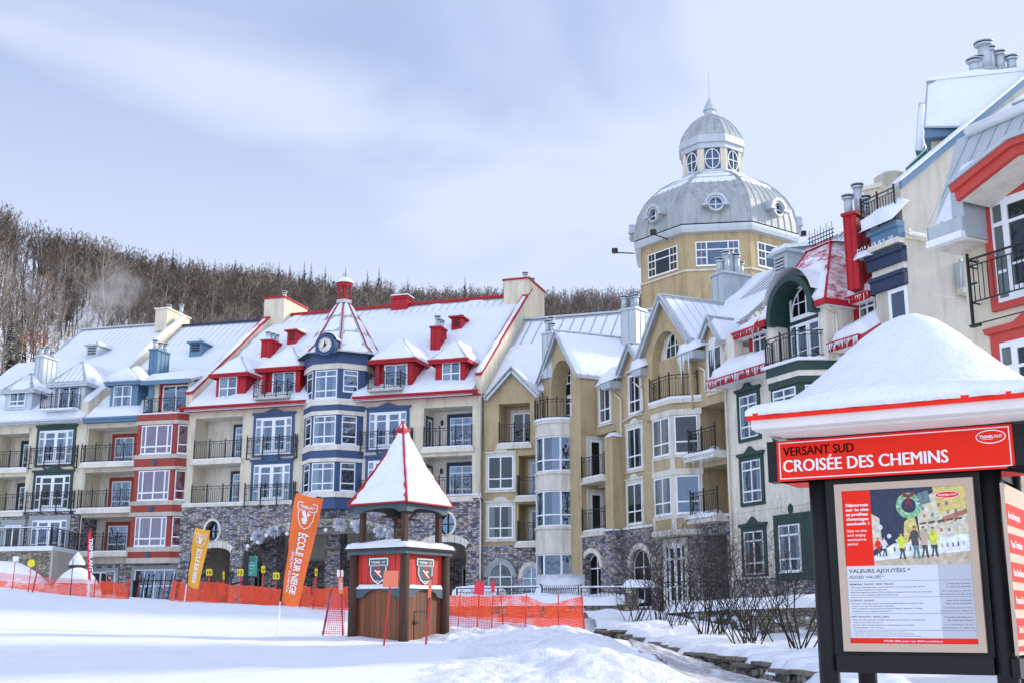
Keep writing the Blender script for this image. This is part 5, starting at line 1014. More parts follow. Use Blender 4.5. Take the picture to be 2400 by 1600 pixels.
# red dormers
for (x, y0, x1, y1, e0, zf) in ((('c3', 255, 1120), 0, ('c3', 395, 1310), 0, 10.35, 12.75), (('c3', 1230, 830), 0, ('c3', 1392, 1020), 0, 17.7, 12.7)):
    a = f4.m(*x, -.6); b = f4.m(*x1, -.6); m = MB(); m.box(f4, a[0]-.38, b[0]+.15, -2.5, -.62, b[1]-.4, a[1]+.1, 'red'); D = m.build('dormer', BG); window(D, f4, (a[0], b[0], b[1], a[1]), -.62, 'w3', deep=True, cur=.3)
    z = a[1]+.15; uu0 = a[0]-.75; uu1 = b[0]+.3; m = MB(); A = [f4.P(uu0, -.1, z), f4.P(uu1, -.1, z), f4.P(uu1, -4, z+2.4), f4.P(uu0, -4, z+2.4)]; d = Vector((0, 0, -.15)); m.hexa([p+d for p in A]+A, 'red_metal'); m.box(f4, uu0, uu1, -.1, 0, z-.28, z+.02, 'red'); m.box(f4, uu0-.05, uu1, 0.001, .08, z-.1, z+.03, 'red'); m.box(f4, uu0, uu1, -.6, -.11, z-.26, z-.2, 'white'); m.build('roof', D); m = MB(); m.snowq(*A, .3, .3, res=.3); m.build('snow', D); icicles(D, f4, uu0, uu1, .05, z-.1, 20, .35)
# projecting dormer tower with the green arch
bL, bR, bv = 13.55, 17.42, .8; zA = 12.56
AR = archpoly(14.45, 16.95, 9.9, 12.45, 13.85)
m = MB(); m.prism(f4, [(bL, 10.5), (bR, 10.5), (bR, zA), (bL, zA)], bv-.35, bv, 'cream_pale', holes=[rect(14.45, 16.9, 10.51, zA-.01)]) if 0 else None
m.box(f4, bL, 14.25, -.8, bv, 10.3, zA, 'cream_pale'); m.box(f4, 16.95, bR, -2.4, bv, 10.3, zA, 'cream_pale'); m.box(f4, 14.25, 16.95, .15, .25, 10.3, 13.95, 'green'); m.box(f4, bL, bR, -1.6, bv-.02, 10.2, 10.33, 'cream_pale'); m.build('dormer_tower', BG)
m = MB(); m.prism(f4, [(14.02, zA-.35), (14.3, zA-.35)]+arc(15.55, 12.4, 1.25, 1.42, 180, 0, 16)+[(16.8, zA-.35), (17.08, zA-.35)]+arc(15.55, 12.4, 1.53, 1.70, 0, 180, 18), .1, bv+.40, 'green'); m.build('green_arch', BG)
window(BG, f4, (14.62, 16.6, 12.42, 13.72), .26, 'w3', 'white', .06, arch=1.2, cur=.95); window(BG, f4, (14.5, 16.8, 10.4, 12.2), .26, 'french', cur=.3)
m = MB(); zt6 = 15.75; E_ = lambda u, v, z: f4.P(u, v, z)      # red mansard cap
c4_ = [E_(bL-.35, bv+.3, zA), E_(bR+.35, bv+.3, zA), E_(bR+.35, -2.6, zA), E_(bL-.35, -2.6, zA)]; t4 = [E_(14.5, -.9, zt6), E_(16.0, -.9, zt6), E_(16.2, -2.3, zt6-.1), E_(14.5, -2.3, zt6-.1)]
vz = lambda u, z: E_(u, bv+.3-(bv+.3+.9)*(z-zA)/(zt6-zA), z)
for uu_ in ([(bL-.35, zA), (14.0, zA)]+arc(15.55, 12.45, 1.55, 1.70, 180, 90, 10)+[(15.55, zt6), (14.5, zt6)], [(17.1, zA), (bR+.35, zA), (16.0, zt6), (15.55, zt6)]+arc(15.55, 12.45, 1.55, 1.70, 90, 0, 10)):
    tr_ = tessellate_polygon([[Vector((a, b, 0)) for a, b in uu_]])
    for t_3 in tr_: m.face([vz(*uu_[k]) for k in t_3], 'red_frosted')
for i in range(4):
    j = (i+1) % 4
    if i: m.face([c4_[i], c4_[j], t4[j], t4[i]], 'red_frosted')
    for k in (range(1, 7) if i else ()): a = c4_[i]+(c4_[j]-c4_[i])*k/7; b = t4[i]+(t4[j]-t4[i])*k/7; m.tube(a, b, .028, n=4, mat='red_frosted')
    m.tube(c4_[i], t4[i], .05, n=5, mat='red')
m.face(t4, 'red_frosted'); m.box(f4, bL-.4, bR+.4, bv+.25, bv+.36, zA-.22, zA+.02, 'red') if 0 else None
m.box(f4, bR-.25, bR+.42, bv+.25, bv+.36, zA-.2, zA+.03, 'red'); m.box(f4, bL-.42, bL+.3, bv+.25, bv+.36, zA-.2, zA+.03, 'red'); m.box(f4, bR+.3, bR+.42, -2.6, bv+.25, zA-.2, zA+.03, 'red'); m.box(f4, bR-.6, bR+.3, -2.5, bv+.2, zA-.21, zA-.15, 'white'); m.box(f4, 14.4, 16.1, -1.0, -.8, zt6-.08, zt6+.06, 'red'); RM = m.build('mansard_roof', BG)
m = MB(); q = lambda i, t: c4_[i]+(t4[i]-c4_[i])*t
m.snowq(vz(16.95, zA+.02), vz(bR+.3, zA+.02), vz(17.0, zA+1.5), vz(16.6, zA+1.5), .16, .2, res=.15); m.snowq(vz(14.6, 14.05), vz(16.7, 13.95), vz(16.5, 14.7), vz(14.6, 14.7), .16, .2, res=.15); m.snowq(vz(bL-.35, zA+.02), vz(14.05, zA+.02), vz(14.2, zA+1.3), vz(13.9, zA+1.3), .16, .2, res=.15); m.snowq(E_(14.2, -.7, zt6-.02), E_(16.2, -.7, zt6-.02), E_(16.4, -2.4, zt6+.05), E_(14.2, -2.4, zt6+.05), .13, .12, res=.2)
m.snowq(q(1, .35)+(q(2, .35)-q(1, .35))*.5, q(1, .10)+(q(2, .1)-q(1, .1))*.85, q(1, .8)+(q(2, .8)-q(1, .8))*.6, q(1, .9)+(q(2, .9)-q(1, .9))*.2, .05, .1, res=.12, amp=1.6); m.build('roof_snow', RM)
m = MB()
fa = arc(15.55, 12.55, 1.62, 1.72, 165, 15, 14); m.grid(lambda x, y: E_(15.55+1.68*math.cos(math.pi*(.9-.8*x)), -.9+(bv+1.37)*y, 12.5+1.80*math.sin(math.pi*(.9-.8*x))+.10), 14, 6, 'snow'); m.build('arch_snow', RM)
m = MB()
for k in range(9):
    u = 14.5+1.5*k/8; m.tube(E_(u, -1.0, zt6), E_(u, -1.0, zt6+.75+(.15 if k % 2 == 0 else 0)), .022, .012, 5, 'iron')
for z in (.2, .38, .55): m.tube(E_(14.4, -1.0, zt6+z), E_(16.1, -1.0, zt6+z), .025, n=5, mat='iron')
m.build('roof_cresting', BG)
# balcony bay below
plan = [f4.P(13.7, 0, 0), f4.P(14.6, 1.6, 0), f4.P(16.5, 1.6, 0), f4.P(17.4, 0, 0)]; plan = [(p.x, p.y) for p in plan]; zb6 = [7.0, 7.35, 7.6, 9.35, 9.62, 9.85, 10.22]
m = MB()
for i, (mt, g) in enumerate((('green', 0), ('cream_pale', .05), ('green', -.02), ('green', .06), ('cream_pale', .10), ('green', .14))): m.ring(plan, zb6[i], zb6[i+1], mt, grow=g)
m.ring(plan, 10.22, 10.34, 'snow', grow=.3); m.build('bay', BG)
for g, L_ in side_frames(plan, f4.P(15.55, 0, 0))[1:3]: window(BG, g, (.22, L_-.22, zb6[2]+.2, zb6[3]-.1), 0, 'w3', cur=.3)
railing(BG, f4, [(13.9, .85), (14.55, 1.7), (16.55, 1.7), (17.3, .6)], 10.34, 1.12, 1.0)
downpipe(BG, [f4.P(bR+.1, bv+.2, zA-.15), f4.P(bR+.08, .35, zA-.45), f4.P(bR+.08, .35, 10.7)])
downpipe(BG, [f4.P(u6a+.1, .12, 12.2), f4.P(u6a+.1, .12, 0)]); downpipe(BG, [f4.P(13.2, .3, 12.1), f4.P(13.45, .85, 11.9)])
# main metal roof and big red stack
slabroof(BG, f4, 9.25, 19.4, -1.0, 12.95, -6, 18.35, 'roof_metal', sn=.16, thin=lambda x, y, p: .05 if noise.noise(p*.7) > -.15 else .5, seams=.42, seam_h=.09, u0b=9.25)
chimat(BG, 'a7', 497, 600, 765, 400, 1080, 45.9, 42, 'red', [(.15, .8, .8), (.5, .45, 1.4), (.85, .3, .9), (.8, .0, .5)], seam=.62, cap='red', fr=.17, snow=False)
m = MB(); p = atY(px('c3', 460, 690), 57); g = Fac(p, 65); m.box(g, 0, 1.0, -2, 0, p.z-.3, p.z+1.6, 'silver')
for k in range(8): m.box(g, .1, .8, 0, .03, p.z+.15+k*.17, p.z+.2+k*.17, 'iron')
m.box(g, -.3, 1.2, -2, .2, p.z+1.6, p.z+1.75, 'silver'); m.snowq(g.P(-.2, .2, p.z+1.76), g.P(1.2, .2, p.z+1.76), g.P(1.2, -1.8, p.z+2.2), g.P(-.2, -1.8, p.z+2.2), .2, .2, res=.2); m.build('vent', BG)
# ================================================================ tall house, blue cornices, blank end wall
BB = empty('apartment_house', f4.P(23, -5, -1), 'tall cream house with blue cornices and a blank end wall under a blue roof edge', 'building')
u7 = f4.m('a7', 775, 900, -.2)[0]; f7 = Fac(f4.P(u7, -.2, 0), 65); e7 = Fac(f4.P(21.0, -.2, 0), -25); L7 = 21.0-u7
zc7 = [14.0, 13.55, 13.2, 12.95]
prof = [(0, -1.2), (12, -1.2), (12, 25.0), (.0, 16.35)]; kk = (18.68-16.43)/2.83; prof = [(0, -1.2), (12, -1.2), (12, 16.35+12*kk), (0, 16.35)]
m = MB(); m.prism(e7, prof, -L7, 0, 'cream_grey'); m.build('end_wall', BB)
m = MB(); m.prism(e7, [(-.05, 16.28), (12, 16.28+12*kk), (12, 16.56+12*kk), (-.05, 16.56)], .0, .14, 'steel_blue'); m.prism(e7, [(-.1, 16.562), (12, 16.562+12*kk), (12, 16.66+12*kk), (-.1, 16.66)], -.3, .18, 'snow'); m.prism(e7, [(0, 14.3), (3.4, 14.3), (3.4, 14.42), (0, 14.50)], 0.0, .16, 'cream_pale'); m.prism(e7, [(.0, 14.5), (3.4, 14.42), (3.4, 14.62), (0, 14.56)], 0, .14, 'snow'); m.prism(e7, rect(0, 5, 12.2, 12.225), 0, .01, 'cream'); m.build('end_trim', BB)
m = MB(); m.box(f7, -.1, L7+.08, 0, .25, 13.38, 13.98, 'navy'); m.box(f7, -.16, L7+.08, 0, .34, 13.8, 14.0, 'navy'); m.box(f7, 0, L7-.02, 0, .1, 13.1, 13.38, 'cream_pale'); m.box(f7, -.06, L7+.05, 0, .2, 12.5, 13.1, 'navy'); m.box(f7, -.1, L7+.05, 0, .26, 12.92, 13.05, 'navy')
m.box(f7, .3, L7+.05, 0, .32, 14.35, 14.75, 'steel_blue'); m.box(f7, .15, L7+.07, 0, .4, 14.75, 14.98, 'steel_blue'); m.box(f7, .1, L7, 0, .35, 14.12, 14.34, 'cream_pale'); m.build('cornice', BB)
m = MB(); m.snowq(f7.P(-.5, .6, 14.0), f7.P(.3, .6, 14.0), f7.P(.3, 0, 14.1), f7.P(-.5, 0, 14.1), .3, .25, res=.15); m.snowq(f7.P(.0, .7, 14.98), f7.P(L7+.15, .7, 14.98), f7.P(L7+.1, -.3, 15.9), f7.P(.5, -.3, 15.9), .3, .25, res=.2); m.build('roof_snow', BB); icicles(BB, f7, -.3, L7, .55, 14.3, 16, .35)
window(BB, f7, (L7-.95, L7-.12, 10.2, 12.35), 0, 'one', 'white', .08, cur=.99)
railing(BB, f7, [(-.2, -.6), (-.15, .3), (L7-.05, .3)], 15.0, 1.35, 1.2, th=.02); downpipe(BB, [e7.P(0.02, .3, 14.6), e7.P(-.05, .3, 14.45), e7.P(.1, .22, 14.4), e7.P(3.2, .22, 14.4)], 'cream_pale', .06)
# stepped roofs of the taller houses behind
BK = empty('house', atY(px('a8', 760, 1000), 47), 'tall house behind the right roofs, a steep snow-covered mansard with a cluster of flues', 'building')
def hullbox(B, name, pts, Y, dpt, mat, dv=None):
    P_ = [atY(px(*q), Y) for q in pts]; D = Vector((dpt*.45, dpt, 0)) if dv is None else Vector(dv); m = MB(); n = len(P_); i = len(m.v)
    m.face(P_, mat); m.face([p+D for p in reversed(P_)], mat)
    for k in range(n): a, b = P_[k], P_[(k+1) % n]; m.face([a, a+D, b+D, b], mat)
    return m.build(name, B), P_
hullbox(BK, 'wall', [('a8', 715, 1090), ('a8', 1100, 1090), ('a8', 1100, 900), ('a8', 715, 930)], 47, 6, 'cream')
hullbox(BK, 'roof_edge', [('a8', 650, 960), ('a8', 1100, 915), ('a8', 1100, 850), ('a8', 655, 850)], 46.6, 6, 'steel_blue')
P_ = [atY(px('a8', 645, 855), 46.5), atY(px('a8', 1650, 845), 46.0), atY(px('a8', 1650, 330), 48.5), atY(px('a8', 672, 435), 48.5)]
m = MB(); m.face(P_, 'roof_metal'); m.face([P_[0], P_[3], P_[3]+Vector((2, 5, 0)), P_[0]+Vector((2, 5, 0))], 'roof_metal'); m.face([P_[3], P_[2], P_[2]+Vector((2, 5, 0)), P_[3]+Vector((2, 5, 0))], 'steel_blue'); R_ = m.build('mansard_roof', BK); m = MB(); m.snowq(*P_, .22, .2, amp=.12); m.build('roof_snow', R_)
o, _ = hullbox(BK, 'top_snow', [('a8', 668, 430), ('a8', 1650, 328), ('a8', 1650, 290), ('a8', 1300, 330), ('a8', 1150, 322), ('a8', 1000, 350), ('a8', 940, 370), ('a8', 700, 398)], 48.3, 4, 'snow')
for x, y0, y1, r_ in ((1115, 330, 232, .34), (1160, 320, 208, .30), (1218, 310, 78, .42), (1270, 305, 122, .28), (1352, 300, 162, .30), (1457, 312, 203, .30)):
    a = atY(px('a8', x, y0), 49.5); b = atY(px('a8', x, y1), 49.5); flue(BK, a-Vector((0, 0, .2)), b.z-a.z+.1, r_*.68)
BN = empty('house', atY(px('a8', 600, 1000), 54), 'narrow pale tall roof end with a green edge, left of the mansard with flues', 'building')
P_ = [atY(px('a8', 568, 1078), 53), atY(px('a8', 662, 1078), 53), atY(px('a8', 662, 628), 55), atY(px('a8', 600, 635), 55)]; m = MB(); m.face(P_, 'roof_metal'); m.face([P_[0], P_[3], P_[3]+Vector((2, 4, 0)), P_[0]+Vector((2, 4, 0))], 'roof_metal'); R_ = m.build('mansard_roof', BN); m = MB(); m.snowq(*P_, .2, .15, amp=.1); m.build('roof_snow', R_)
hullbox(BN, 'roof_edge', [('a8', 580, 1120), ('a8', 640, 1120), ('a8', 640, 1078), ('a8', 570, 1078)], 53, 3, 'teal_green')
hullbox(BN, 'top_snow', [('a8', 600, 640), ('a8', 664, 632), ('a8', 664, 600), ('a8', 605, 612)], 55, 3, 'snow')
BT = empty('house', atY(px('a8', 560, 1300), 50), 'gable end with a green sloping roof edge just behind the blue-edged one', 'building')
hullbox(BT, 'end_wall', [('a8', 495, 1310), ('a8', 495, 1270), ('a8', 712, 1060), ('a8', 712, 1300)], 50, 3, 'cream')
hullbox(BT, 'roof_edge', [('a8', 490, 1275), ('a8', 478, 1245), ('a8', 712, 1028), ('a8', 712, 1085)], 49.9, 3, 'teal_green'); hullbox(BT, 'roof_snow', [('a8', 478, 1243), ('a8', 482, 1225), ('a8', 712, 1008), ('a8', 712, 1027)], 49.9, 3, 'snow')
BF = empty('house', atY(px('a7', 850, 300), 58), 'flat-topped pale block with a round vent on its roof, beyond the red chimney', 'building')
p = atY(px('a7', 835, 155), 57); g = Fac(p, 40); u0 = g.m('a7', 690, 210)[0]; e = Fac(p, -50); d = e.m('a7', 1020, 180)[0]
m = MB(); m.box(g, u0, 0, -d, 0, 12, p.z, 'cream'); m.box(g, u0-.15, .15, -d-.1, .15, p.z, p.z+.22, 'cream_pale'); m.build('wall', BF); m = MB(); q = atY(px('a7', 950, 145), 58); m.lathe((q.x, q.y, q.z-.4), [(.85, 0), (.95, .1), (.95, .8), (.7, 1.0), (.01, 1.02)], 8, 'cream_grey', False); m.build('roof_vent', BF)
# ================================================================ nearest house at the right edge
BR = empty('apartment_house', (16, 30, -1.2), 'nearest cream house at the right edge, silver mansard, red gable and red surrounds', 'building')
f8 = Fac(atY(px('c2', 760, 600), 27), 61.6); Pp = f8.P
m = MB(); m.prism(f8, rect(0, 6.5, -1.6, 8.75), -6, 0, 'cream'); m.box(f8, 0, 6.5, 0, .012, 6.63, 6.655, 'ink'); m.build('wall', BR)
me_ = .85; m = MB(); tl_ = f8.m('c1', 745, 250, -.95); bl_ = f8.m('c1', 465, 1362, me_); q = [Pp(bl_[0], me_, 8.9), Pp(6.5, me_, 8.9), Pp(6.5, -.95, 11.68), Pp(tl_[0], -.95, 11.68)]
vm = lambda u, z: Pp(u, me_-(me_+.95)*(z-8.9)/2.78, z); A8 = f8.m('c1', 700, 825, 1.15); B8_ = f8.m('c1', 1400, 262, 1.15)
out8 = [(bl_[0], 8.9), (.80, 8.9), (.80, A8[1]-.1), (B8_[0]+.1, B8_[1]-.05), (6.5, B8_[1]-.1), (6.5, 11.68), (tl_[0], 11.68)]
for t_3 in tessellate_polygon([[Vector((a, b, 0)) for a, b in out8]]): m.face([vm(*out8[k]) for k in t_3], 'silver'); m.face([q[0], q[3], Pp(-.15, -6, 11.68), Pp(-.15, -6, 8.9)], 'silver'); m.face([q[3], q[2], Pp(6.5, -6, 12.5), Pp(-.15, -6, 12.5)], 'silver')
for k in range(1, 14): u = tl_[0]+k*.42; zl = 8.9 if u < .8 else min(B8_[1], A8[1]+(u-A8[0])*(B8_[1]-A8[1])/(B8_[0]-A8[0])); m.tube(vm(u, zl)+Vector((-.01, -.015, .01)), vm(u, 11.66)+Vector((-.01, -.015, .01)), .016, n=4, mat='silver')
m.box(f8, -.2, .82, me_-.04, me_+.05, 8.58, 8.92, 'silver'); m.box(f8, -.2, .82, me_-.1, me_+.12, 8.42, 8.58, 'white'); m.box(f8, -.16, .82, -.3, me_-.05, 8.40, 8.46, 'cream_pale'); m.box(f8, -.22, -.16, -.6, me_+.05, 8.44, 8.9, 'cream_pale')
m.build('mansard_roof', BR); m = MB(); m.snowq(Pp(-.1, me_, 8.95), Pp(.75, me_, 8.95), Pp(.75, -.3, 10.7), Pp(-.1, -.3, 10.7), .05, .1, res=.15, amp=1.2); m.build('roof_snow', BR)
m = MB(); m.tube(Pp(-.25, -.85, 11.7), Pp(6.5, -.85, 11.68), .14, n=10, mat='white'); m.tube(Pp(.9, -1.1, 12.02), Pp(6.5, -1.1, 12.0), .035, n=6, mat='silver'); m.build('gutter', BR); m = MB(); m.snowq(Pp(-.3, -.7, 11.78), Pp(6.5, -.7, 11.76), Pp(6.5, -2.5, 12.2), Pp(-.3, -2.5, 12.2), .12, .15); m.build('gutter_snow', BR)
# gabled dormer
dv = 1.15; Z = lambda r, x, y, o=dv: f8.m(r, x, y, o)
A = Z('c1', 700, 825); Bp = Z('c1', 1400, 262); dvw = .1
m = MB(); m.box(f8, .86, .95, -.6, .75, 8.45, 9.45, 'grey_trim') if 0 else None
m.box(f8, .78, 6.4, -1, .02, 8.3, 10.2, 'coral_red'); m.box(f8, .5, .83, .02, me_-.02, 8.47, 9.6, 'silver'); m.build('dormer_wall', BR)
pk = (Bp[0]+.0, Bp[1]); en = (6.2, pk[1]-.15); tk = .36
m = MB(); lo = (A[0], A[1]); dxy = Vector((pk[0]-lo[0], pk[1]-lo[1])).normalized(); nn = Vector((-dxy.y, dxy.x))
q = [(lo[0]+.05, lo[1]-tk), (pk[0]+.05, pk[1]-tk), (en[0], en[1]-tk), en, pk, lo]; m.prism(f8, q, dv-.12, dv, 'coral_red'); q = [(lo[0]-.02, lo[1]-tk*.42), (pk[0], pk[1]-tk*.42), (en[0], en[1]-tk*.42), en, pk, (lo[0]-.06, lo[1])]; m.prism(f8, q, dv, dv+.08, 'coral_red'); q = [(lo[0]-.1, lo[1]+.001), (pk[0], pk[1]+.001), (en[0], en[1]+.001), (en[0], en[1]+.1), (pk[0], pk[1]+.1), (lo[0]-.12, lo[1]+.08)]; m.prism(f8, q, .0, dv+.14, 'silver')
q = [(lo[0]+.1, lo[1]-tk), (pk[0]+.1, pk[1]-tk), (en[0], en[1]-tk), (en[0], en[1]-tk+.03), (pk[0]+.1, pk[1]-tk+.03), (lo[0]+.1, lo[1]-tk+.03)]; m.prism(f8, q, .02, dv-.13, 'cream_pale'); m.build('dormer_roof', BR)
r = f8.box('c1', 1165, 1030, 1568, 1200, .02); W1 = (r[0], r[0]+2.1, f8.m('c2', 1110, 710, .02)[1], f8.m('c1', 1165, 1028, .02)[1])
window(BR, f8, W1, .03, 'french', 'coral_red', .2, cur=.2); m = MB(); m.box(f8, W1[0]-.26, W1[1]+.3, .02, .1, W1[3]+.22, W1[3]+.55, 'coral_red'); m.build('lintel', BR)
railing(BR, f8, [(W1[0]-.55, .02), (W1[0]-.55, .32), (W1[1]+.5, .32)], W1[2]+.02, 1.12, 1.8, hang=.42, ends=False, bal=.13, th=.016)
a = f8.m('c2', 1125, 1130, .02); window(BR, f8, (a[0], a[0]+2.1, a[1]-2.4, a[1]), .0, 'french', 'coral_red', .22, ped=.3, cur=.2)
# boxed vent hood in the corner
a = e7.m('c2', 600, 290, .0); m = MB(); m.box(e7, 2.45, 3.6, 0, .5, 12.55, 13.6, 'silver'); m.box(e7, 2.45, 3.6, .0, .45, 12.35, 12.55, 'cream'); m.build('vent_hood', BB); downpipe(BB, [e7.P(2.5, .3, 13.7), e7.P(2.4, .3, 12.6), e7.P(2.5, .25, 12.35), e7.P(3.4, .2, 12.15)], 'silver', .06)
# ================================================================ domed tower
TW = empty('tower', atY(px('a6', 850, 1500), 88), 'ochre octagonal tower with a snow-dusted grey ribbed dome, windowed lantern and needle', 'tower')
YT = 88.; cT_ = atY(px('a6', 845, 300), YT); CX, CY = cT_.x-.22, cT_.y; KR = YT/CT/F*.31888*1.02
hz = lambda y: atY(px('a6', 850, y), YT)[2]; hzf = lambda y: atY(px('a6', 850, y), YT-5.6)[2]; hzl = lambda y: atY(px('a6', 850, y), YT-2.3)[2]; rr = lambda w: w*KR
rot8 = -math.pi/2+math.radians(14.5+ -9.5)+.0; rot8 = -math.pi/2+math.radians(14)
def oct_(r, rot=rot8): return [(CX+r*math.cos(rot+math.pi/4*k), CY+r*math.sin(rot+math.pi/4*k)) for k in range(8)]
rw = rr(560)/.97; zTe = hz(1372); m = MB(); m.ring(oct_(rw), 5, zTe, 'ochre'); pl8 = oct_(rw)
for g, L_ in side_frames(pl8, (CX, CY)):
    if g.n[1] > .3: continue
    for x in (.02, L_*.25, L_*.75, L_-.05): m.box(g, x-.04, x+.04, 0, .05, 10, zTe-.5, 'ochre')
    m.box(g, -.03, L_+.03, 0, .12, hzf(1515), hzf(1503), 'precast')
m.build('shaft', TW)
for g, L_ in side_frames(pl8, (CX, CY)):
    if g.n[1] > .3: continue
    window(TW, g, (.75, L_-.75, hzf(1478), hzf(1300)), 0, 'tower', cur=.99)
m = MB(); ze_ = hz(1372); ze_ -= .1; de = [(rr(570), ze_-.35), (rr(622), ze_-.28), (rr(630), ze_), (rr(632), ze_+.22), (rr(626), ze_+.26)]; m.lathe((CX, CY, 0), de, 8, 'silver', False, rot8); m.build('dome_eave', TW)
dome = [(626, 1350), (622, 1290), (597, 1180), (545, 1090), (482, 1020), (412, 960), (320, 905), (246, 876)]
dp_ = [(rr(a), hz(b)) for a, b in dome]
m = MB(); m.lathe((CX, CY, 0), dp_, 8, 'dome_metal', False, rot8)
def ribs(m, prof, rot, n, r_, mat, per=1):
    for k in range(8):
        for s_ in ([0] if per == 1 else [j/per for j in range(per)]):
            t0 = rot+math.pi/4*k; t1 = t0+math.pi/4; d = Vector((math.cos(t0)*(1-s_)+math.cos(t1)*s_, math.sin(t0)*(1-s_)+math.sin(t1)*s_))
            if d.y > .4: continue
            for (a, za), (b, zb) in zip(prof, prof[1:]): m.tube((CX+d.x*a, CY+d.y*a, za), (CX+d.x*b, CY+d.y*b, zb), r_ if s_ else r_*1.5, n=4, mat=mat, cap=False)
ribs(m, dp_[:6], rot8, 8, .045, 'dome_metal', 7); ribs(m, dp_[5:], rot8, 8, .05, 'dome_metal', 1); DM = m.build('dome', TW)
m = MB()
for k in range(8):
    t0 = rot8+math.pi/4*(k+.04); t1 = rot8+math.pi/4*(k+.96)
    if math.sin((t0+t1)/2) > .5: continue
    for (a, za), (b, zb) in list(zip(dp_, dp_[1:]))[4:]: m.snowq((CX+a*math.cos(t0), CY+a*math.sin(t0), za), (CX+a*math.cos(t1), CY+a*math.sin(t1), za), (CX+b*math.cos(t1), CY+b*math.sin(t1), zb), (CX+b*math.cos(t0), CY+b*math.sin(t0), zb), .035, .3, amp=1.5, res=.4)
m.build('dome_snow', TW)
for g, L_ in side_frames(oct_(rr(600)), (CX, CY)):     # round dormers
    if g.n[1] > .45: continue
    zc_d = hzf(1050); r0 = .66; m = MB(); u = L_/2; vb_ = .12
    m.prism(g, arc(u, zc_d, r0*.86, r0*.86, 0, 345, 23), vb_-.8, vb_+.55, 'silver', holes=[arc(u, zc_d, r0*.68, r0*.68, 0, 345, 23)])
    m.prism(g, arc(u, zc_d, r0*1.22, r0*1.22, 0, 180, 16)+arc(u, zc_d, r0*.9, r0*.9, 180, 0, 16), vb_-1.6, vb_+.62, 'silver')
    for s_ in (-1, 1): m.box(g, u+s_*r0*1.06-.28, u+s_*r0*1.06+.28, vb_-.9, vb_+.66, zc_d-.13, zc_d, 'silver')
    m.prism(g, arc(u, zc_d, r0*.7, r0*.7, 0, 345, 23), vb_+.1, vb_+.14, 'dark_room'); m.prism(g, arc(u, zc_d, r0*.7, r0*.7, 0, 345, 23), vb_+.2, vb_+.21, 'pane_glass'); m.box(g, u-.035, u+.035, vb_+.21, vb_+.28, zc_d-r0*.68, zc_d+r0*.68, 'white'); m.box(g, u-r0*.68, u+r0*.68, vb_+.21, vb_+.285, zc_d-.035, zc_d+.035, 'white'); m.build('round_dormer', TW)
# lantern
m = MB(); lr = rr(232); o8 = oct_(lr); m.ring(oct_(rr(248)), hz(900), hz(872), 'silver'); m.ring(oct_(rr(242)), hz(872), hz(852), 'silver'); m.ring(oct_(lr*.8), hz(860), hz(690), 'dark_room')
for i, p in enumerate(o8):
    for q, t in ((o8[(i+1) % 8], .17), (o8[i-1], .17)):
        a = Vector(p); b = a+(Vector(q)-a)*t; g = Fac(a, P1=b); m.hexa([(*a, hz(853)), (*b, hz(853)), (*(b*.97+Vector((CX, CY))*.03), hz(853)), (*(a*.97+Vector((CX, CY))*.03), hz(853)), (*a, hz(690)), (*b, hz(690)), (*(b*.97+Vector((CX, CY))*.03), hz(690)), (*(a*.97+Vector((CX, CY))*.03), hz(690))], 'cream')
m.ring(oct_(rr(244)), hz(698), hz(660), 'silver'); m.ring(oct_(rr(258)), hz(660), hz(622), 'silver'); m.ring(oct_(rr(250)), hz(622), hz(604), 'silver'); m.build('lantern', TW)
for g, L_ in side_frames(o8, (CX, CY)):
    if g.n[1] > .4: continue
    m = MB(); z0, z1 = hz(850), hz(700); c = (L_/2, (z0+z1)/2); ru_, rz_ = L_*.31, (z1-z0)*.48; m.face([g.P(L_*.18, -.08, z0), g.P(L_*.82, -.08, z0), g.P(L_*.82, -.08, z1), g.P(L_*.18, -.08, z1)], 'pane_glass')
    m.prism(g, arc(*c, ru_, rz_, 0, 345, 23), -.05, .02, 'white', holes=[arc(*c, ru_-.06, rz_-.06, 0, 345, 23)]); m.box(g, c[0]-.03, c[0]+.03, -.05, 0, z0, z1, 'white'); m.box(g, L_*.18, L_*.82, -.05, .005, c[1]-.03, c[1]+.03, 'white'); m.build('lantern_window', TW)
ud = [(rr(a), hz(b)) for a, b in ((247, 605), (237, 578), (203, 520), (152, 458), (102, 418), (48, 388))]
m = MB(); m.lathe((CX, CY, 0), ud, 8, 'dome_metal', False, rot8); ribs(m, ud, rot8, 8, .03, 'dome_metal', 3); m.build('small_dome', TW)
m = MB(); m.lathe((CX, CY, 0), [(rr(46), hz(392)), (rr(46), hz(352)), (rr(55), hz(350)), (rr(6), hz(250))], 8, 'silver', False, rot8); m.tube((CX, CY, hz(250)), (CX, CY, hz(52)), .045, .012, 5, 'silver'); m.build('finial', TW)
for x0, y0, x1, y1 in ((520, 1290, 412, 1252), (985, 1245, 1015, 1195), (270, 1393, 130, 1387), (1370, 1292, 1518, 1260)):
    Yd = YT-4.5 if 400 < x0 < 1300 else YT; a = atY(px('a6', x0, y0), Yd); b = atY(px('a6', x1, y1), Yd-.6); m = MB(); m.tube(a, b, .05, n=5, mat='iron'); m.box(Fac(b, 20), -.2, .2, -.16, .2, b.z-.05, b.z+.3, 'iron'); m.build('floodlight', TW)
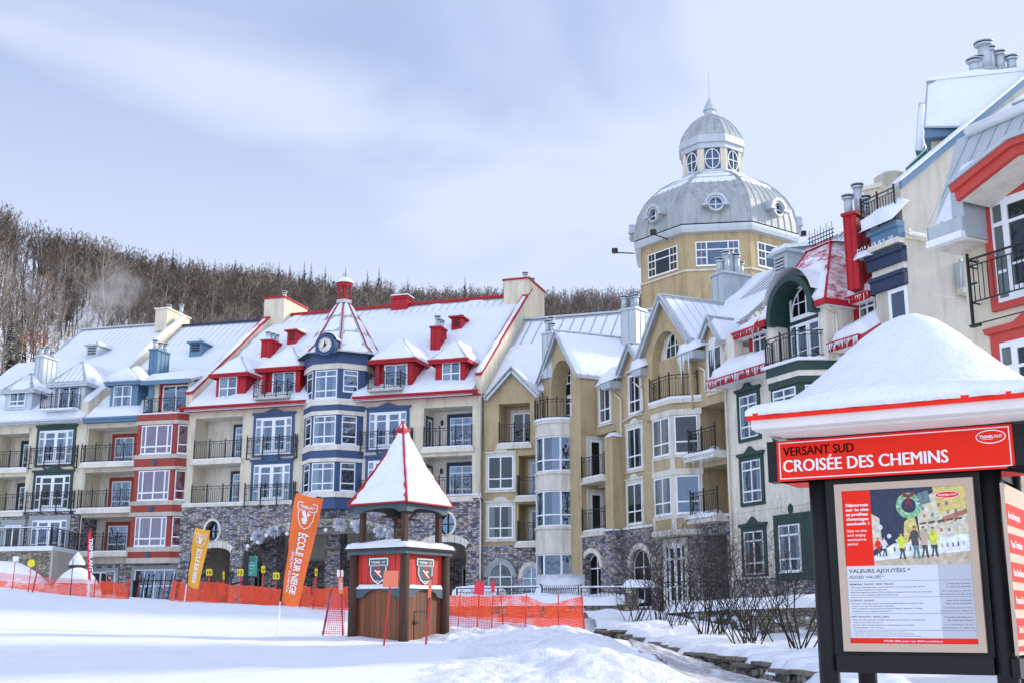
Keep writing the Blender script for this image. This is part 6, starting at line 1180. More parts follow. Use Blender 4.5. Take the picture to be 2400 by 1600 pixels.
# ================================================================ bell kiosk of the ski school
pc = atY(px('b3', 664, 1447), 26); fL = Fac(pc, 34); fR = Fac(pc, -56)
SL_ = -fL.m('b3', 318, 1430)[0]; SR_ = fR.m('b3', 905, 1480)[0]; S_ = (SL_+SR_)/2
zP = lambda y: fL.m('b3', 672, y)[1]
PV = empty('bell_kiosk', pc, 'small wooden ski-school kiosk with a tall pointed snowy roof and a hanging bell', 'kiosk')
KC = fL.P(-S_/2, -S_/2, 0)      # axis
fB = Fac(fL.P(-S_, -S_, 0), 34+180); fBL = Fac(fL.P(-S_, -S_, 0), 34+90+180)
def face_frames(): return (Fac(fL.P(-S_, 0, 0), 34), Fac(fL.P(0, 0, 0), -56), Fac(fL.P(0, -S_, 0), 34+180), Fac(fL.P(-S_, -S_, 0), 34+90))
m = MB(); zb0 = zP(1447)-.25
for q in face_frames(): m.box(q, .05, S_-.05, -.10, -.04, zb0, zP(1130), 'planks')
m.build('plank_wall', PV)
m = MB()
for q in face_frames(): m.box(q, .05, S_-.05, -.09, -.03, zP(1125), zP(905), 'red_boards')
m.build('red_panel', PV)
m = MB(); q0 = face_frames()
for q in q0[:2]:
    z0, z1, z2 = zP(1190), zP(1112), zP(1160); c = S_/2
    pts = [(.05, z0), (.22, z0+.02)]+[(c+(S_*.28)*math.cos(t), z0+.03+(z1-z0)*.62*math.sin(t)) for t in [math.pi-math.pi*k/12 for k in range(13)]]+[(S_-.22, z0+.02), (S_-.05, z0), (S_-.05, z1), (.05, z1)]
    m.prism(q, pts, -.035, .03, 'slate_paint'); m.snowq(q.P(.1, .05, z1), q.P(S_-.1, .05, z1), q.P(S_-.1, -.03, z1), q.P(.1, -.03, z1), .05, .03, res=.08)
for q in q0[2:]: m.box(q, .05, S_-.05, -.03, .03, zP(1170), zP(1112), 'slate_paint')
m.build('scalloped_rail', PV)
for a, b in ((0, 0), (-S_, 0), (0, -S_), (-S_, -S_)):
    p = fL.P(a, b, 0); m = MB(); m.tube((p.x, p.y, zb0-.3), (p.x, p.y, zP(892)), .115, .10, 14, 'plum_wood'); m.build('post', PV)
    p2 = fL.P(a*.84-S_*.08, b*.84-S_*.08, 0); m = MB(); m.box(Fac(p2, 34), -.055, .055, -.055, .055, zP(845), zP(630), 'plum_wood'); m.build('upper_post', PV)
sq = lambda r: [(KC.x+r*math.cos(math.radians(a)), KC.y+r*math.sin(math.radians(a))) for a in (-34+45, -34+135, -34+225, -34+315)]
rq = S_/math.sqrt(2)
m = MB(); m.ring(sq(rq+.16), zP(908), zP(880), 'slate_paint'); m.ring(sq(rq+.24), zP(880), zP(868), 'plum_wood'); CR = m.build('counter_roof', PV)
m = MB()
def csn(x, y):
    u = (x-.5)*2; v = (y-.5)*2; r = max(abs(u), abs(v)); k = (1-min(1, r)**7)**.6; s_ = (S_/2+.19); p = fL.P(-S_/2+u*s_, -S_/2+v*s_, zP(868)+k*(.15+.05*noise.noise(Vector((u*2, v*2, 0)))+.06*(1-r))); return p
m.grid(csn, 24, 24, 'snow'); m.build('snow', CR)
m = MB(); re_ = rq+.10; zE0, zE1 = zP(632), zP(582)
for q in q0:
    c = S_/2; o_ = .02; pts = [(-.02, zE0-.02), (.14, zE0-.02)]+[(c+(S_*.36)*math.cos(t), zE0-.02+(zE1-zE0)*.55*math.sin(t)) for t in [math.pi-math.pi*k/12 for k in range(13)]]+[(S_-.14, zE0-.02), (S_+.02, zE0-.02), (S_+.02, zE1), (-.02, zE1)]
    m.prism(q, pts, -.03, .035, 'slate_paint')
m.build('upper_band', PV)
tip = fL.uz(px('b3', 655, 66), -S_/2)[1]; zc1 = fL.uz(px('b3', 655, 152), -S_/2)[1]; zc0 = fL.uz(px('b3', 655, 132), -S_/2)[1]; re2 = rq+.18
rf = [(re2*((1-t)**1.13)+.10*t, zE1+(zc1-zE1)*t) for t in (0, .12, .28, .45, .62, .8, 1)]
m = MB(); m.lathe((KC.x, KC.y, 0), rf, 4, 'red_metal', False, math.radians(-34+45)); m.lathe((KC.x, KC.y, 0), [(re2-.12, zE1-.02), (re2, zE1)], 4, 'plum_wood', False, math.radians(-34+45))
for a in (11, 101, 191, 281):
    t = math.radians(a)
    for (r0, z0), (r1, z1) in zip(rf, rf[1:]): m.tube((KC.x+r0*math.cos(t), KC.y+r0*math.sin(t), z0+.01), (KC.x+r1*math.cos(t), KC.y+r1*math.sin(t), z1+.01), .022, n=5, mat='red')
for k in range(4):
    a = sq(re2)[k]; b = sq(re2)[(k+1) % 4]; m.tube((*a, zE1), (*b, zE1), .02, n=5, mat='red')
m.ring(sq(.16), zc1-.02, zc1+.05, 'red'); m.lathe((KC.x, KC.y, 0), [(.17, zc1+.05), (.005, tip)], 4, 'red', False, math.radians(11)); RF = m.build('roof', PV)
m = MB()
for k in range(4):
    t0 = math.radians(11+90*k); t1 = t0+math.pi/2
    for i, ((r0, z0), (r1, z1)) in enumerate(zip(rf, rf[1:])):
        def P4(r, t, z, s_): a = Vector((KC.x+r*math.cos(t0), KC.y+r*math.sin(t0), z)); b = Vector((KC.x+r*math.cos(t1), KC.y+r*math.sin(t1), z)); return a.lerp(b, s_)
        e0 = .035 if k == 2 else .02
        def fn(x, y, r0=r0, r1=r1, z0=z0, z1=z1, i=i, k=k, e0=e0, P4=P4):
            e0v = e0*(1+1.3*noise.noise(Vector((y*2+i*2, k*7, 0)))); s_ = e0v+(1-2*e0v)*x; T = (z0+(z1-z0)*y-zE1)/(zc1-zE1); r = r0+(r1-r0)*y; p = P4(r, 0, z0+(z1-z0)*y, s_); c = Vector((KC.x, KC.y, p.z)); o_ = (P4(r, 0, p.z, .5)-c); o_.z = 0; kx = min(1, min(x, 1-x)*9)**.5; ky = min(1, T*14)**.5 if T < .07 else 1
            return p+(o_.normalized()*.8+Vector((0, 0, .5)))*(.06*kx*ky*(1+.9*noise.noise(p*3)+.4*noise.noise(p*9)))
        m.grid(fn, 20, 7, 'snow')
for k in (2, 3): t0 = math.radians(11+90*k); t1 = t0+math.pi/2; m.snowq((KC.x+.14*math.cos(t0), KC.y+.14*math.sin(t0), zc1+.09), (KC.x+.14*math.cos(t1), KC.y+.14*math.sin(t1), zc1+.09), (KC.x+.02*math.cos(t1), KC.y+.02*math.sin(t1), tip-.05), (KC.x+.02*math.cos(t0), KC.y+.02*math.sin(t0), tip-.05), .02, .03, res=.05)
m.build('snow', RF)
# bell hung between the posts
bz = zP(745); pb = atY(px('b3', 645, 745), KC.y); m = MB(); m.lathe((pb.x, pb.y, 0), [(.16, zP(780)), (.155, zP(775)), (.105, zP(765)), (.095, zP(735)), (.085, zP(722)), (.05, zP(714)), (.01, zP(712))], 16, 'bronze'); m.tube((pb.x, pb.y, zP(714)), (pb.x, pb.y, zP(650)), .012, n=6, mat='iron'); tag(m.build('bell'), 'weathered bronze bell hanging under the kiosk roof', 'bell')
m = MB(); m.box(Fac(fL.P(-S_/2, -S_/2, 0), 34), -.04, .04, -S_*.45, S_*.45, zP(668), zP(655), 'plum_wood')
for a in (-1, 1): m.tube(fL.P(-S_/2+a*S_*.3, -S_/2-.05*a, zE0+.05), fL.P(-S_/2+a*.05, -S_/2, zP(700)+.0), .02, n=6, mat='plum_wood')
m.build('bell_beam', PV)
# crests
def crest(f, u, z, w, h, P=PV):
    sh = lambda k, dz=0: [(u-w*.52*k, z+h*.5*k), (u-w*.52*k, z+h*.20*k), (u-w*.44*k, z+h*.20*k), (u-w*.44*k, z-h*.12*k), (u-w*.30*k, z-h*.34*k), (u, z-h*.5*k), (u+w*.30*k, z-h*.34*k), (u+w*.44*k, z-h*.12*k), (u+w*.44*k, z+h*.20*k), (u+w*.52*k, z+h*.20*k), (u+w*.52*k, z+h*.5*k)][::-1]
    m = MB(); m.prism(f, sh(1.04), -.02, .0, 'grey_trim'); m.prism(f, sh(1), 0, .006, 'sign_white'); m.prism(f, sh(.90), .006, .010, 'slate_paint'); m.box(f, u-w*.45, u+w*.45, .010, .013, z+h*.195, z+h*.205, 'sign_white'); o = m.build('crest', P)
    m = MB(); text_mb(m, f, 'TREMBL NT', u-w*.40, z+h*.30, h*.085, .013, 'sign_white', w*.80, bold=.012); text_mb(m, f, 'Λ', u+w*.135, z+h*.285, h*.12, .014, 'sign_red', w*.10, bold=.02); text_mb(m, f, "L'ÉCOLE SUR NEIGE", u-w*.40, z+h*.215, h*.045, .013, 'sign_white', w*.80, bold=.012); m.build('lettering', o)
    m = MB()
    for a, l_ in ((80, .30), (150, .22), (25, .22), (215, .26), (310, .30)):
        t = math.radians(a); d = (math.cos(t), math.sin(t)); L_ = h*l_*.72; q = [(u-d[1]*w*.05, z-h*.05+d[0]*w*.05), (u+d[0]*L_*.55+d[1]*w*.10, z-h*.05+d[1]*L_*.55-d[0]*w*.10), (u+d[0]*L_, z-h*.05+d[1]*L_), (u+d[0]*L_*.55-d[1]*w*.10, z-h*.05+d[1]*L_*.55+d[0]*w*.10)]; m.prism(f, q, .010, .013, 'sign_red')
    m.prism(f, [(u-w*.20, z+h*.03), (u-w*.15, z+h*.06), (u+w*.22, z-h*.22), (u+w*.19, z-h*.26)], .013, .016, 'sign_white'); m.prism(f, [(u-w*.06, z-h*.10), (u+w*.16, z-h*.04), (u+w*.12, z+h*.03), (u-w*.02, z+h*.0)], .013, .016, 'sign_white'); m.box(f, u-w*.1, u+w*.08, .011, .014, z-h*.385, z-h*.365, 'sign_white'); m.build('emblem', o)
qa, qb = q0[0], q0[1]
ca = qa.m('b3', 509, 1020, -.03); cb = qb.m('b3', 798, 1023, -.03); wa = qa.m('b3', 570, 1020)[0]-qa.m('b3', 449, 1020)[0]; wb = qb.m('b3', 853, 1020)[0]-qb.m('b3', 744, 1020)[0]; hh_ = zP(935)-zP(1103)
crest(Fac(qa.P(0, -.01, 0), 34), ca[0], ca[1], wa*.94, hh_); crest(Fac(qb.P(0, -.01, 0), -56), cb[0], cb[1], wb*.92, hh_)
d0 = qb.m('b3', 733, 1275, -.04); d1 = qb.m('b3', 812, 1440, -.04); m = MB(); m.box(qb, d0[0], d1[0], -.045, -.028, d0[1]-.01, d0[1]+.012, 'ink'); m.box(qb, d0[0]-.012, d0[0]+.008, -.045, -.028, zb0, d0[1], 'ink'); m.box(qb, d1[0]-.01, d1[0]+.01, -.045, -.028, zb0, zP(1160), 'ink'); m.box(qb, d0[0]-.03, d0[0]+.10, -.03, .0, d0[1]-.26, d0[1]-.20, 'iron'); m.build('hatch', PV)
# ================================================================ information kiosk
fk = Fac(atY(px('b6', 2133, 1240), 9.6), 30); K_ = lambda r, x, y, o=0: fk.m(r, x, y, o)
IK = empty('information_kiosk', fk.P(-.87, -.68, -1.5), 'black-legged information kiosk with a snow-laden white roof and a red trail sign', 'kiosk')
cu_, cv = -.865, -.68; hs = 1.18
for (a, b) in ((-1.63, -.14), (-.215, -.14), (-1.63, -1.40), (-.215, -1.40)):
    m = MB(); m.tube(fk.P(a, b, -1.9), fk.P(a, b, 1.6), .086, n=24, mat='kiosk_black'); m.build('leg', IK)
m = MB(); m.box(fk, -1.545, -.30, -.16, -.05, -.41, -.272, 'kiosk_black'); m.box(fk, -1.545, -.30, -.15, -.08, -.272, 1.2, 'kiosk_black') if 0 else None
m.box(fk, -1.56, -.29, -.135, -.08, -.27, 1.56, 'kiosk_black'); m.box(fk, -1.8, -.05, -1.35, -.2, 1.45, 1.56, 'kiosk_black'); m.build('backing_board', IK)
m = MB(); zf0, zf1, zf2, zf3 = 1.605, 1.665, 1.755, 1.81
def kring(h, z0, z1, mat): m.box(fk, cu_-h, cu_+h, cv-h, cv+h, z0, z1, mat)
kring(hs-.03, 1.602, 1.68, 'kiosk_white'); kring(hs-.16, 1.58, 1.601, 'kiosk_white')
for s in ((-1, 0), (1, 0), (0, -1), (0, 1)):
    a, b = s; h = hs; d = .02
    if b: m.box(fk, cu_-h, cu_+h, cv+b*h-.035, cv+b*h, 1.68, 1.735, 'sign_red')
    else: m.box(fk, cu_+a*h-.035 if a > 0 else cu_-h, cu_+h if a > 0 else cu_-h+.035, cv-h+.036, cv+h-.036, 1.68, 1.735, 'sign_red')
P0_ = [fk.P(cu_+a*(hs-.17), cv+b*(hs-.17), 1.58) for a, b in ((-1, 1), (1, 1), (1, -1), (-1, -1))]; P1_ = [fk.P(cu_+a*(hs-.62), cv+b*(hs-.62), 1.565) for a, b in ((-1, 1), (1, 1), (1, -1), (-1, -1))]
for i in range(4): j = (i+1) % 4; m.face([P0_[i], P0_[j], P1_[j], P1_[i]], 'kiosk_white')
m.face(P1_, 'kiosk_white'); RK = m.build('roof', IK); m = MB()
def ksn(x, y):
    u = (x-.5)*2; v = (y-.5)*2; r = (abs(u)**5+abs(v)**5)**.2; r4 = (abs(u)**2.6+abs(v)**2.6)**(1/2.6); e = max(abs(u), abs(v)); z = 1.715
    G_ = [(0, 1.015), (.08, 1.003), (.2, .935), (.35, .795), (.5, .63), (.65, .46), (.8, .30), (.93, .185), (1.05, .13), (1.5, .07)]
    for (a, ga), (b, gb_) in zip(G_, G_[1:]):
        if r4 <= b: t = (r4-a)/(b-a); g_ = ga+(gb_-ga)*t; break
    k = max(0, 1-max(0, (e-.93)/.07)**2)**.5; z += g_*.985*(.25+.75*k) if e > .93 else g_*.985; z += .012*noise.noise(Vector((u*2.4, v*2.4, 0)))+.003*noise.noise(Vector((u*9, v*9, 0)))+.0015*noise.noise(Vector((u*30, v*30, 0)))
    z = max(z, 1.728)
    if e >= .999: z = 1.715
    j_ = hs+.010+(.018*noise.noise(Vector((u*7, v*7, 4)))+.010*noise.noise(Vector((u*22, v*22, 4))))*(1 if e > .9 else 0)
    return fk.P(cu_+u*j_, cv+v*j_, z)
n = 90; su = [(i/n) for i in range(n+1)]
m.grid(lambda x, y: ksn(.5+.5*math.sin((x-.5)*math.pi)*.999999, .5+.5*math.sin((y-.5)*math.pi)*.999999), 96, 96, 'snow'); m.build('snow', RK)
# trail sign
sx0, sx1, sz0, sz1 = -1.95, .0, 1.20, 1.557
m = MB(); m.box(fk, sx0-.09, sx1+.20, -.17, -.012, sz0, sz1, 'kiosk_black'); m.box(fk, sx0, sx1, -.011, .0, sz0, sz1, 'sign_red'); m.prism(fk, rect(sx0+.022, sx1-.022, sz0+.018, sz1-.018), 0, .002, 'sign_white', holes=[rect(sx0+.030, sx1-.030, sz0+.026, sz1-.026)])
m.face([fk.P(sx0, -.02, sz0), fk.P(sx1, -.02, sz0), fk.P(sx1, -.6, sz0-.0), fk.P(sx0, -.6, sz0)], 'sign_red'); SG = m.build('sign', IK)
m = MB(); a = K_('b6', 428, 1155); b = K_('b6', 945, 1120); [text_mb(m, fk, 'VERSANT SUD', a[0]+dx, a[1]-.0, .078, .003+.0003*i, 'sign_black', b[0]-a[0], bold=.0) for i, dx in enumerate((-.0018, 0, .0018))]; a = K_('b6', 430, 1272); b = K_('b6', 1640, 1200); [text_mb(m, fk, 'CROISÉE DES CHEMINS', a[0]+dx, a[1]+.0+dz, .105, .003+.0003*i, 'sign_white', b[0]-a[0], bold=.0) for i, (dx, dz) in enumerate(((-.004, 0), (-.002, .001), (0, 0), (.002, .001), (.004, 0)))]; m.build('lettering', SG)
def logo(f, u, z, w, h, v, P, fill='sign_red'):
    m = MB(); m.prism(f, arc(u, z, w/2, h/2, 0, 352, 44), v, v+.001, 'sign_white'); m.prism(f, arc(u, z, w/2*.93, h/2*.86, 0, 352, 44), v+.001, v+.002, fill); text_mb(m, f, 'TREMBLΛNT', u-w*.38, z-h*.10, h*.22, v+.003, 'sign_white', w*.76, bold=.02); m.box(f, u-w*.30, u+w*.08, v+.002, v+.003, z-h*.19, z-h*.165, 'sign_white'); m.build('logo', P)
a = K_('b6', 1950, 1010); logo(fk, a[0], a[1], .232, .112, .001, SG)
# poster
pz0, pz1, pu0, pu1 = -.238, 1.150, -1.471, -.340
m = MB(); m.box(fk, pu0, pu1, -.08, -.045, pz0, pz1, 'beige_frame'); m.prism(fk, rect(pu0, pu1, pz0, pz1), -.0449, -.030, 'beige_frame', holes=[rect(pu0+.06, pu1-.06, pz0+.065, pz1-.06)]); PO = m.build('poster', IK)
X0, X1, Z0, Z1 = pu0+.06, pu1-.06, pz0+.065, pz1-.06; Wp, Hp = X1-X0, Z1-Z0; v = -.0445
def R_(m, a, b, c, d, mat, dv=.0): m.box(fk, X0+a*Wp, X0+b*Wp, v, v+.001+dv, Z1-d*Hp, Z1-c*Hp, mat)      # fractions, c/d measured from the top
for nm, col in (('p_sky', (.02, .03, .07)), ('p_yellow', (.62, .50, .16)), ('p_cream', (.60, .56, .42)), ('p_snow', (.70, .74, .80)), ('p_tan', (.50, .42, .30)), ('p_roof', (.42, .16, .10)), ('p_dark', (.06, .06, .06)), ('p_lime', (.60, .65, .05)), ('p_teal', (.12, .20, .20)), ('p_wreath', (.14, .40, .16)), ('p_skin', (.55, .33, .22)), ('p_maroon', (.25, .02, .04))): plain(nm, col, .35, .4, 26, 0)
m = MB(); R_(m, 0, 1, 0, 1, 'paper'); R_(m, .235, 1, 0, .50, 'p_sky', .0004); R_(m, .735, 1, .50, .965, 'paper_grey', .0004); R_(m, 0, 1, .965, 1, 'sign_red', .0005); R_(m, 0, .235, 0, .50, 'sign_red', .0006)
V_ = .0008
def T_(pts, mat, dv): m.prism(fk, [(X0+a*Wp, Z1-b*Hp) for a, b in pts][::-1], v, v+.001+dv, mat)
T_([(.235, .44), (.40, .36), (.62, .33), (1, .30), (1, .50), (.235, .50)], 'p_snow', .0008); T_([(.235, .47), (.6, .44), (1, .42), (1, .50), (.235, .50)], 'p_tan', .0009)
T_([(.235, .16), (.30, .19), (.31, .36), (.235, .40)], 'p_cream', .0010); T_([(.50, .22), (.58, .17), (.62, .34), (.48, .36)], 'p_yellow', .0010); T_([(.60, .10), (.78, .02), (1, .0), (1, .31), (.62, .34)], 'p_cream', .0011); T_([(.74, .0), (1, .0), (1, .15), (.78, .17)], 'p_yellow', .0013); T_([(.62, .04), (.70, .02), (.72, .10), (.62, .12)], 'p_teal', .0014); T_([(.80, .20), (1, .15), (1, .18), (.80, .24)], 'p_roof', .0015)
for i in range(5):
    for j in range(4): a_, b_ = .645+i*.062+(j % 2)*.008, .13+j*.048-i*(.010-j*.003); T_([(a_, b_), (a_+.020, b_-.003), (a_+.020, b_+.020), (a_, b_+.023)], ('p_teal', 'p_yellow', 'p_roof')[(i+2*j) % 3], .0016)
    T_([(.62+i*.07, .232-i*.006), (.675+i*.07, .226-i*.006), (.675+i*.07, .238-i*.006), (.62+i*.07, .244-i*.006)], 'p_dark', .0017)
for q_ in ((.30, .25, .022), (.37, .31, .018), (.43, .34, .012), (.93, .27, .014)): m.prism(fk, arc(X0+q_[0]*Wp, Z1-q_[1]*Hp, q_[2], q_[2], 0, 345, 20), v, v+.0028, 'paper')
for i in range(14): a_ = .40+i*.042; T_([(a_, .385-.002*i), (a_+.012, .384-.002*i), (a_+.014, .41-.002*i), (a_, .412-.002*i)], ('p_dark', 'p_tan', 'p_roof', 'p_teal')[i % 4], .0019)
c = (X0+.545*Wp, Z1-.115*Hp); m.prism(fk, arc(*c, .105, .108, 0, 350, 30), v, v+.0022, 'p_wreath', holes=[arc(*c, .058, .06, 0, 350, 30)]); rw_ = random.Random(2)
for k in range(120): t = rw_.random()*6.28; r = rw_.uniform(.062, .1); q = (c[0]+r*math.cos(t), c[1]+r*math.sin(t)); m.box(fk, q[0]-.003, q[0]+.003, v, v+.0026, q[1]-.003, q[1]+.003, 'p_snow')
T_([(.50, .02), (.545, .045), (.60, .02), (.585, .06), (.555, .06), (.575, .14), (.545, .10), (.515, .14), (.535, .06), (.505, .06)], 'p_maroon', .0030)
for (x, y, s_, top, leg) in ((.275, .44, .6, 'sign_red', 'p_dark'), (.325, .44, .62, 'paper', 'p_dark'), (.465, .46, .85, 'p_lime', 'p_dark'), (.575, .46, 1.05, 'p_dark', 'p_teal'), (.645, .455, 1.0, 'beige_frame', 'p_dark'), (.72, .45, .95, 'p_lime', 'p_dark')):
    w = .035*s_; h = .2*s_; T_([(x-w*.75, y), (x-w*.35, y-h*.25), (x-w*.7, y-h*.48), (x+w*.7, y-h*.48), (x+w*.75, y-h*.2), (x+w*.95, y+h*.02), (x+w*.45, y), (x+w*.1, y-h*.3), (x-w*.35, y+h*.01)], leg, .0032); T_([(x-w*.75, y-h*.40), (x-w*.8, y-h*.62), (x-w*1.5, y-h*.50), (x-w*1.35, y-h*.60), (x-w*.8, y-h*.82), (x-w*.3, y-h*.87), (x+w*.3, y-h*.87), (x+w*.85, y-h*.80), (x+w*1.5, y-h*.56), (x+w*1.3, y-h*.52), (x+w*.75, y-h*.66), (x+w*.75, y-h*.40)], top, .0034); q = (X0+x*Wp, Z1-(y-h*.93)*Hp); m.prism(fk, arc(*q, .013*s_, .017*s_, 0, 330, 12), v, v+.0046, 'p_skin'); m.prism(fk, arc(q[0], q[1]+.005, .014*s_, .014*s_, 0, 180, 8), v, v+.0048, 'p_dark')
m.build('print', PO); m = MB()
def TX(s_, a, c_, h, w=None, mat='ink', bold=.006): text_mb(m, fk, s_, X0+a*Wp, Z1-c_*Hp, h, v+.0019, mat, None if w is None else w*Wp, bold)
for i, (s_, w) in enumerate((('Séjournez', .19), ('sur le site', .19), ('et profitez', .185), ("d'avantages", .185), ('exclusifs !', .19))): TX(s_, .025, .105+i*.031, .023, w, 'sign_white', .03)
for i, (s_, w) in enumerate((('Stay on site', .165), ('and enjoy', .155), ('exclusive', .155), ('perks!', .085))): TX(s_, .025, .275+i*.029, .021, w, 'sign_white', .01)
TX('VALEURS AJOUTÉES *', .02, .545, .030, .50, bold=.012); TX('ADDED VALUES *', .02, .582, .024, .285)
for y in (.60, .705, .810, .915): m.box(fk, X0+.02*Wp, X0+.985*Wp, v, v+.002, Z1-y*Hp-.001, Z1-y*Hp+.001, 'ink')
B_ = ((.625, 'PREMIÈRES TRACKS / FIRST TRACKS', .36, ["Empruntez la télécabine avant tout le monde dès 7 h 45 et soyez le premier dès 8 h", 'sur les pistes désignées du versant nord.', 'Board the Express gondola at 7:45 a.m. before everybody and be the first to hit the trails', 'at 8 a.m. on the designated slopes of the North side.'], ['Croisée des chemins', 'Croisée des chemins', 'Du 17 décembre au 18 mars', 'From December 17 to March 18']),
      (.73, 'GLISSADE / SLIDING', .19, ['En soirée, venez vous amuser avec toute la famille. Glissade sur tube et 3-skis.', 'Tous les jours dès 18 h. Relâche le 31 décembre.', 'With your family, come and enjoy an evening of sliding. Tubing and GT sliding.', 'Everyday from 6 p.m., except on December 31.'], ['Base de la montagne', 'Base of the mountain', 'Du 22 décembre au 18 mars', 'From December 22 to March 18']),
      (.835, 'PRÊT DE PATINS / SKATE LOAN', .30, ["Empruntez des patins pour profiter pleinement de l'air frais et de la patinoire.", 'Tous les jours entre 13 h et 21 h.', 'Borrow skates to enjoy the fresh air and skating rink to the fullest.', 'Everyday between 1 p.m. and 9 p.m.'], ['Chapelle Saint-Bernard', 'Saint-Bernard Chapel', 'Du 17 décembre au 18 mars', 'From December 17 to March 18']))
for y, hd, w, ls, rs in B_:
    TX(hd, .02, y, .013, w, bold=.012)
    for i, s_ in enumerate(ls): TX(s_, .03, y+.018+i*.0165, .0095, .0072*len(s_), bold=.008)
    for i, s_ in enumerate(rs): w_ = .0098*len(s_) if i < 2 else .0088*len(s_); TX(s_, .975-w_, y+.002+i*.020+(.006 if i > 1 else 0), .011 if i < 2 else .0095, w_, bold=.006)
for i, s_ in enumerate(('* Les activités sont annulées lorsque le mercure chute à -25 °C ou temps Celsius.', '* Offre valide à l’achat d’hébergement auprès des établissements hôteliers participants.', '* The activities are cancelled when temperature drops to -25 °C. Offer valid with accommodation.')): TX(s_, .03, .928+i*.013, .0075, .42+.06*i, bold=.0)
TX('819-681-3000, poste / ext. 46643 | tremblant.ca', .27, .989, .014, .46, 'sign_white', .012); m.build('lettering', PO)
q = fk.m('b7', 1068, 182, v); logo(fk, q[0]-.002, q[1], .20, .058, v+.0050, PO)
# board with the red directory strips on the right-hand face
er = Fac(fk.P(-.10, -.10, 0), -58); ez = lambda x, y, o=.03: er.m('b7', x, y, o)
a = ez(1480, 95); b = ez(1590, 1365); m = MB(); m.box(er, a[0], a[0]+1.15, .0, .03, b[1], a[1], 'beige_frame'); BD = m.build('directory_board', IK)
for i, (y0, y1, s_) in enumerate(((240, 395, 'Rue des Remparts'), (460, 600, 'Vieux-Tremblant'), (672, 815, 'Place Saint-Bernard'), (880, 1020, 'Promenade Deslauriers'), (1090, 1250, 'Chemin Curé-Deslauriers'), (1300, 1340, ''))):
    z1 = ez(1490+i*15, y0)[1]; z0 = ez(1490+i*15, y1)[1]; m = MB(); m.box(er, a[0]+.01, a[0]+1.14, .03, .034, z0, z1, 'sign_red'); o = m.build('directory_strip', BD)
    if s_: m = MB(); text_mb(m, er, s_, a[0]+.05, (z0+z1)/2-.03, .055, .036, 'sign_white', .5, bold=.02); m.build('lettering', o)
m = MB(); m.box(er, -.1, 1.6, -.06, .0, b[1]-.18, b[1]-.03, 'kiosk_black'); m.build('rail', IK)
m = MB(); m.box(er, -.1, 1.7, -.2, -.14, 1.2, 1.58, 'kiosk_black'); m.build('side_sign', IK)
m = MB(); m.tube(fk.P(-.12, -.05, 1.22), fk.P(.9, .3, .98), .03, n=8, mat='kiosk_black'); m.build('brace', IK)
# ================================================================ feather flags
def flag(name, label, quad, Y, pole, mat, txt, txtw, rev=0):
    """quad: TL TR BR BL in image; pole: top and foot"""
    TL, TR, BR, BL = [atY(px(*q), Y) for q in quad]; E_ = empty(name, atY(px(*pole[1]), Y), label, 'flag')
    def S(s, t, o=0):
        p = TL.lerp(TR, s).lerp(BL.lerp(BR, s), t); w = .05*math.sin(s*3.1+t*4)+.03*math.sin(t*9+s*2); return p+Vector((0, -w-o, 0))+Vector((0, 0, -.04*math.sin(math.pi*s)*(1 if t < .5 else 1.6)))
    m = MB(); m.grid(lambda x, y: S(x, y), 12, 40, mat); m.build('cloth', E_); m = MB()
    W_ = (TR-TL).length; H_ = (BL-TL).length
    def U(a, b): return S(b, a, .012)      # a down the flag, b across
    lt = lambda t0, h, s0: (lambda x, z: S(s0+z/W_, t0+x/H_, .012))
    text_mb(m, None, txt[0], 0, 0, W_*.30, 0, 'sign_white', H_*txtw, bold=.03, lean=lt(.34, 0, .36))
    if len(txt) > 1: text_mb(m, None, txt[1], 0, 0, W_*.12, 0, 'sign_white', H_*.38, bold=.01, lean=lt(.52, 0, .18))
    m.build('lettering', E_); m = MB()
    ou = [(.18, .07), (.86, .07), (.86, .13), (.80, .13), (.80, .21), (.68, .275), (.52, .30), (.36, .275), (.24, .21), (.24, .13), (.18, .13)]
    for a, b in zip(ou, ou[1:]+ou[:1]): m.tube(S(*a, .014), S(*b, .014), W_*.018, n=4, mat='sign_white')
    for q in ([(.34, .15), (.46, .13), (.60, .22), (.52, .235)], [(.55, .14), (.68, .16), (.56, .19)], [(.36, .21), (.5, .20), (.58, .25), (.44, .255)], [(.26, .135), (.78, .135), (.78, .142), (.26, .142)]): m.face([S(*p, .016) for p in q], 'sign_white')
    text_mb(m, None, 'TREMBLANT', 0, 0, W_*.10, 0, 'sign_white', W_*.52, bold=.02, lean=lambda x, z: S(.26+x/W_, .115-z/H_, .016)); m.build('emblem', E_)
    m = MB(); a, b = atY(px(*pole[0]), Y), atY(px(*pole[1]), Y); m.tube(b-Vector((0, 0, .3)), a, .022, .018, 8, 'white'); 
    m.tube(BL, TL, .024, n=6, mat='iron'); m.tube(TL, TL.lerp(TR, .12), .022, n=6, mat='iron'); m.tube(TR.lerp(TL, .25), TR, .022, n=6, mat='iron') if rev else None; m.build('pole', E_)
flag('flag', 'tall orange feather flag with white writing on a leaning white pole', (('b2', 918, 602), ('b2', 1124, 650), ('b2', 940, 1438), ('b2', 807, 1405)), 29, (('b2', 806, 1405), ('s', 648, 1488)), 'flag_orange', ['ÉCOLE SUR NEIGE', 'SNOW SCHOOL'], .55, 1)
flag('flag', 'golden yellow feather flag reading École sur neige, standing behind the orange net', (('b2', 180, 858), ('b2', 293, 882), ('b2', 203, 1310), ('b2', 118, 1275)), 43.5, (('b2', 118, 1275), ('b2', 97, 1412)), 'flag_gold', ['ÉCOLE SUR NEIGE'], .58)
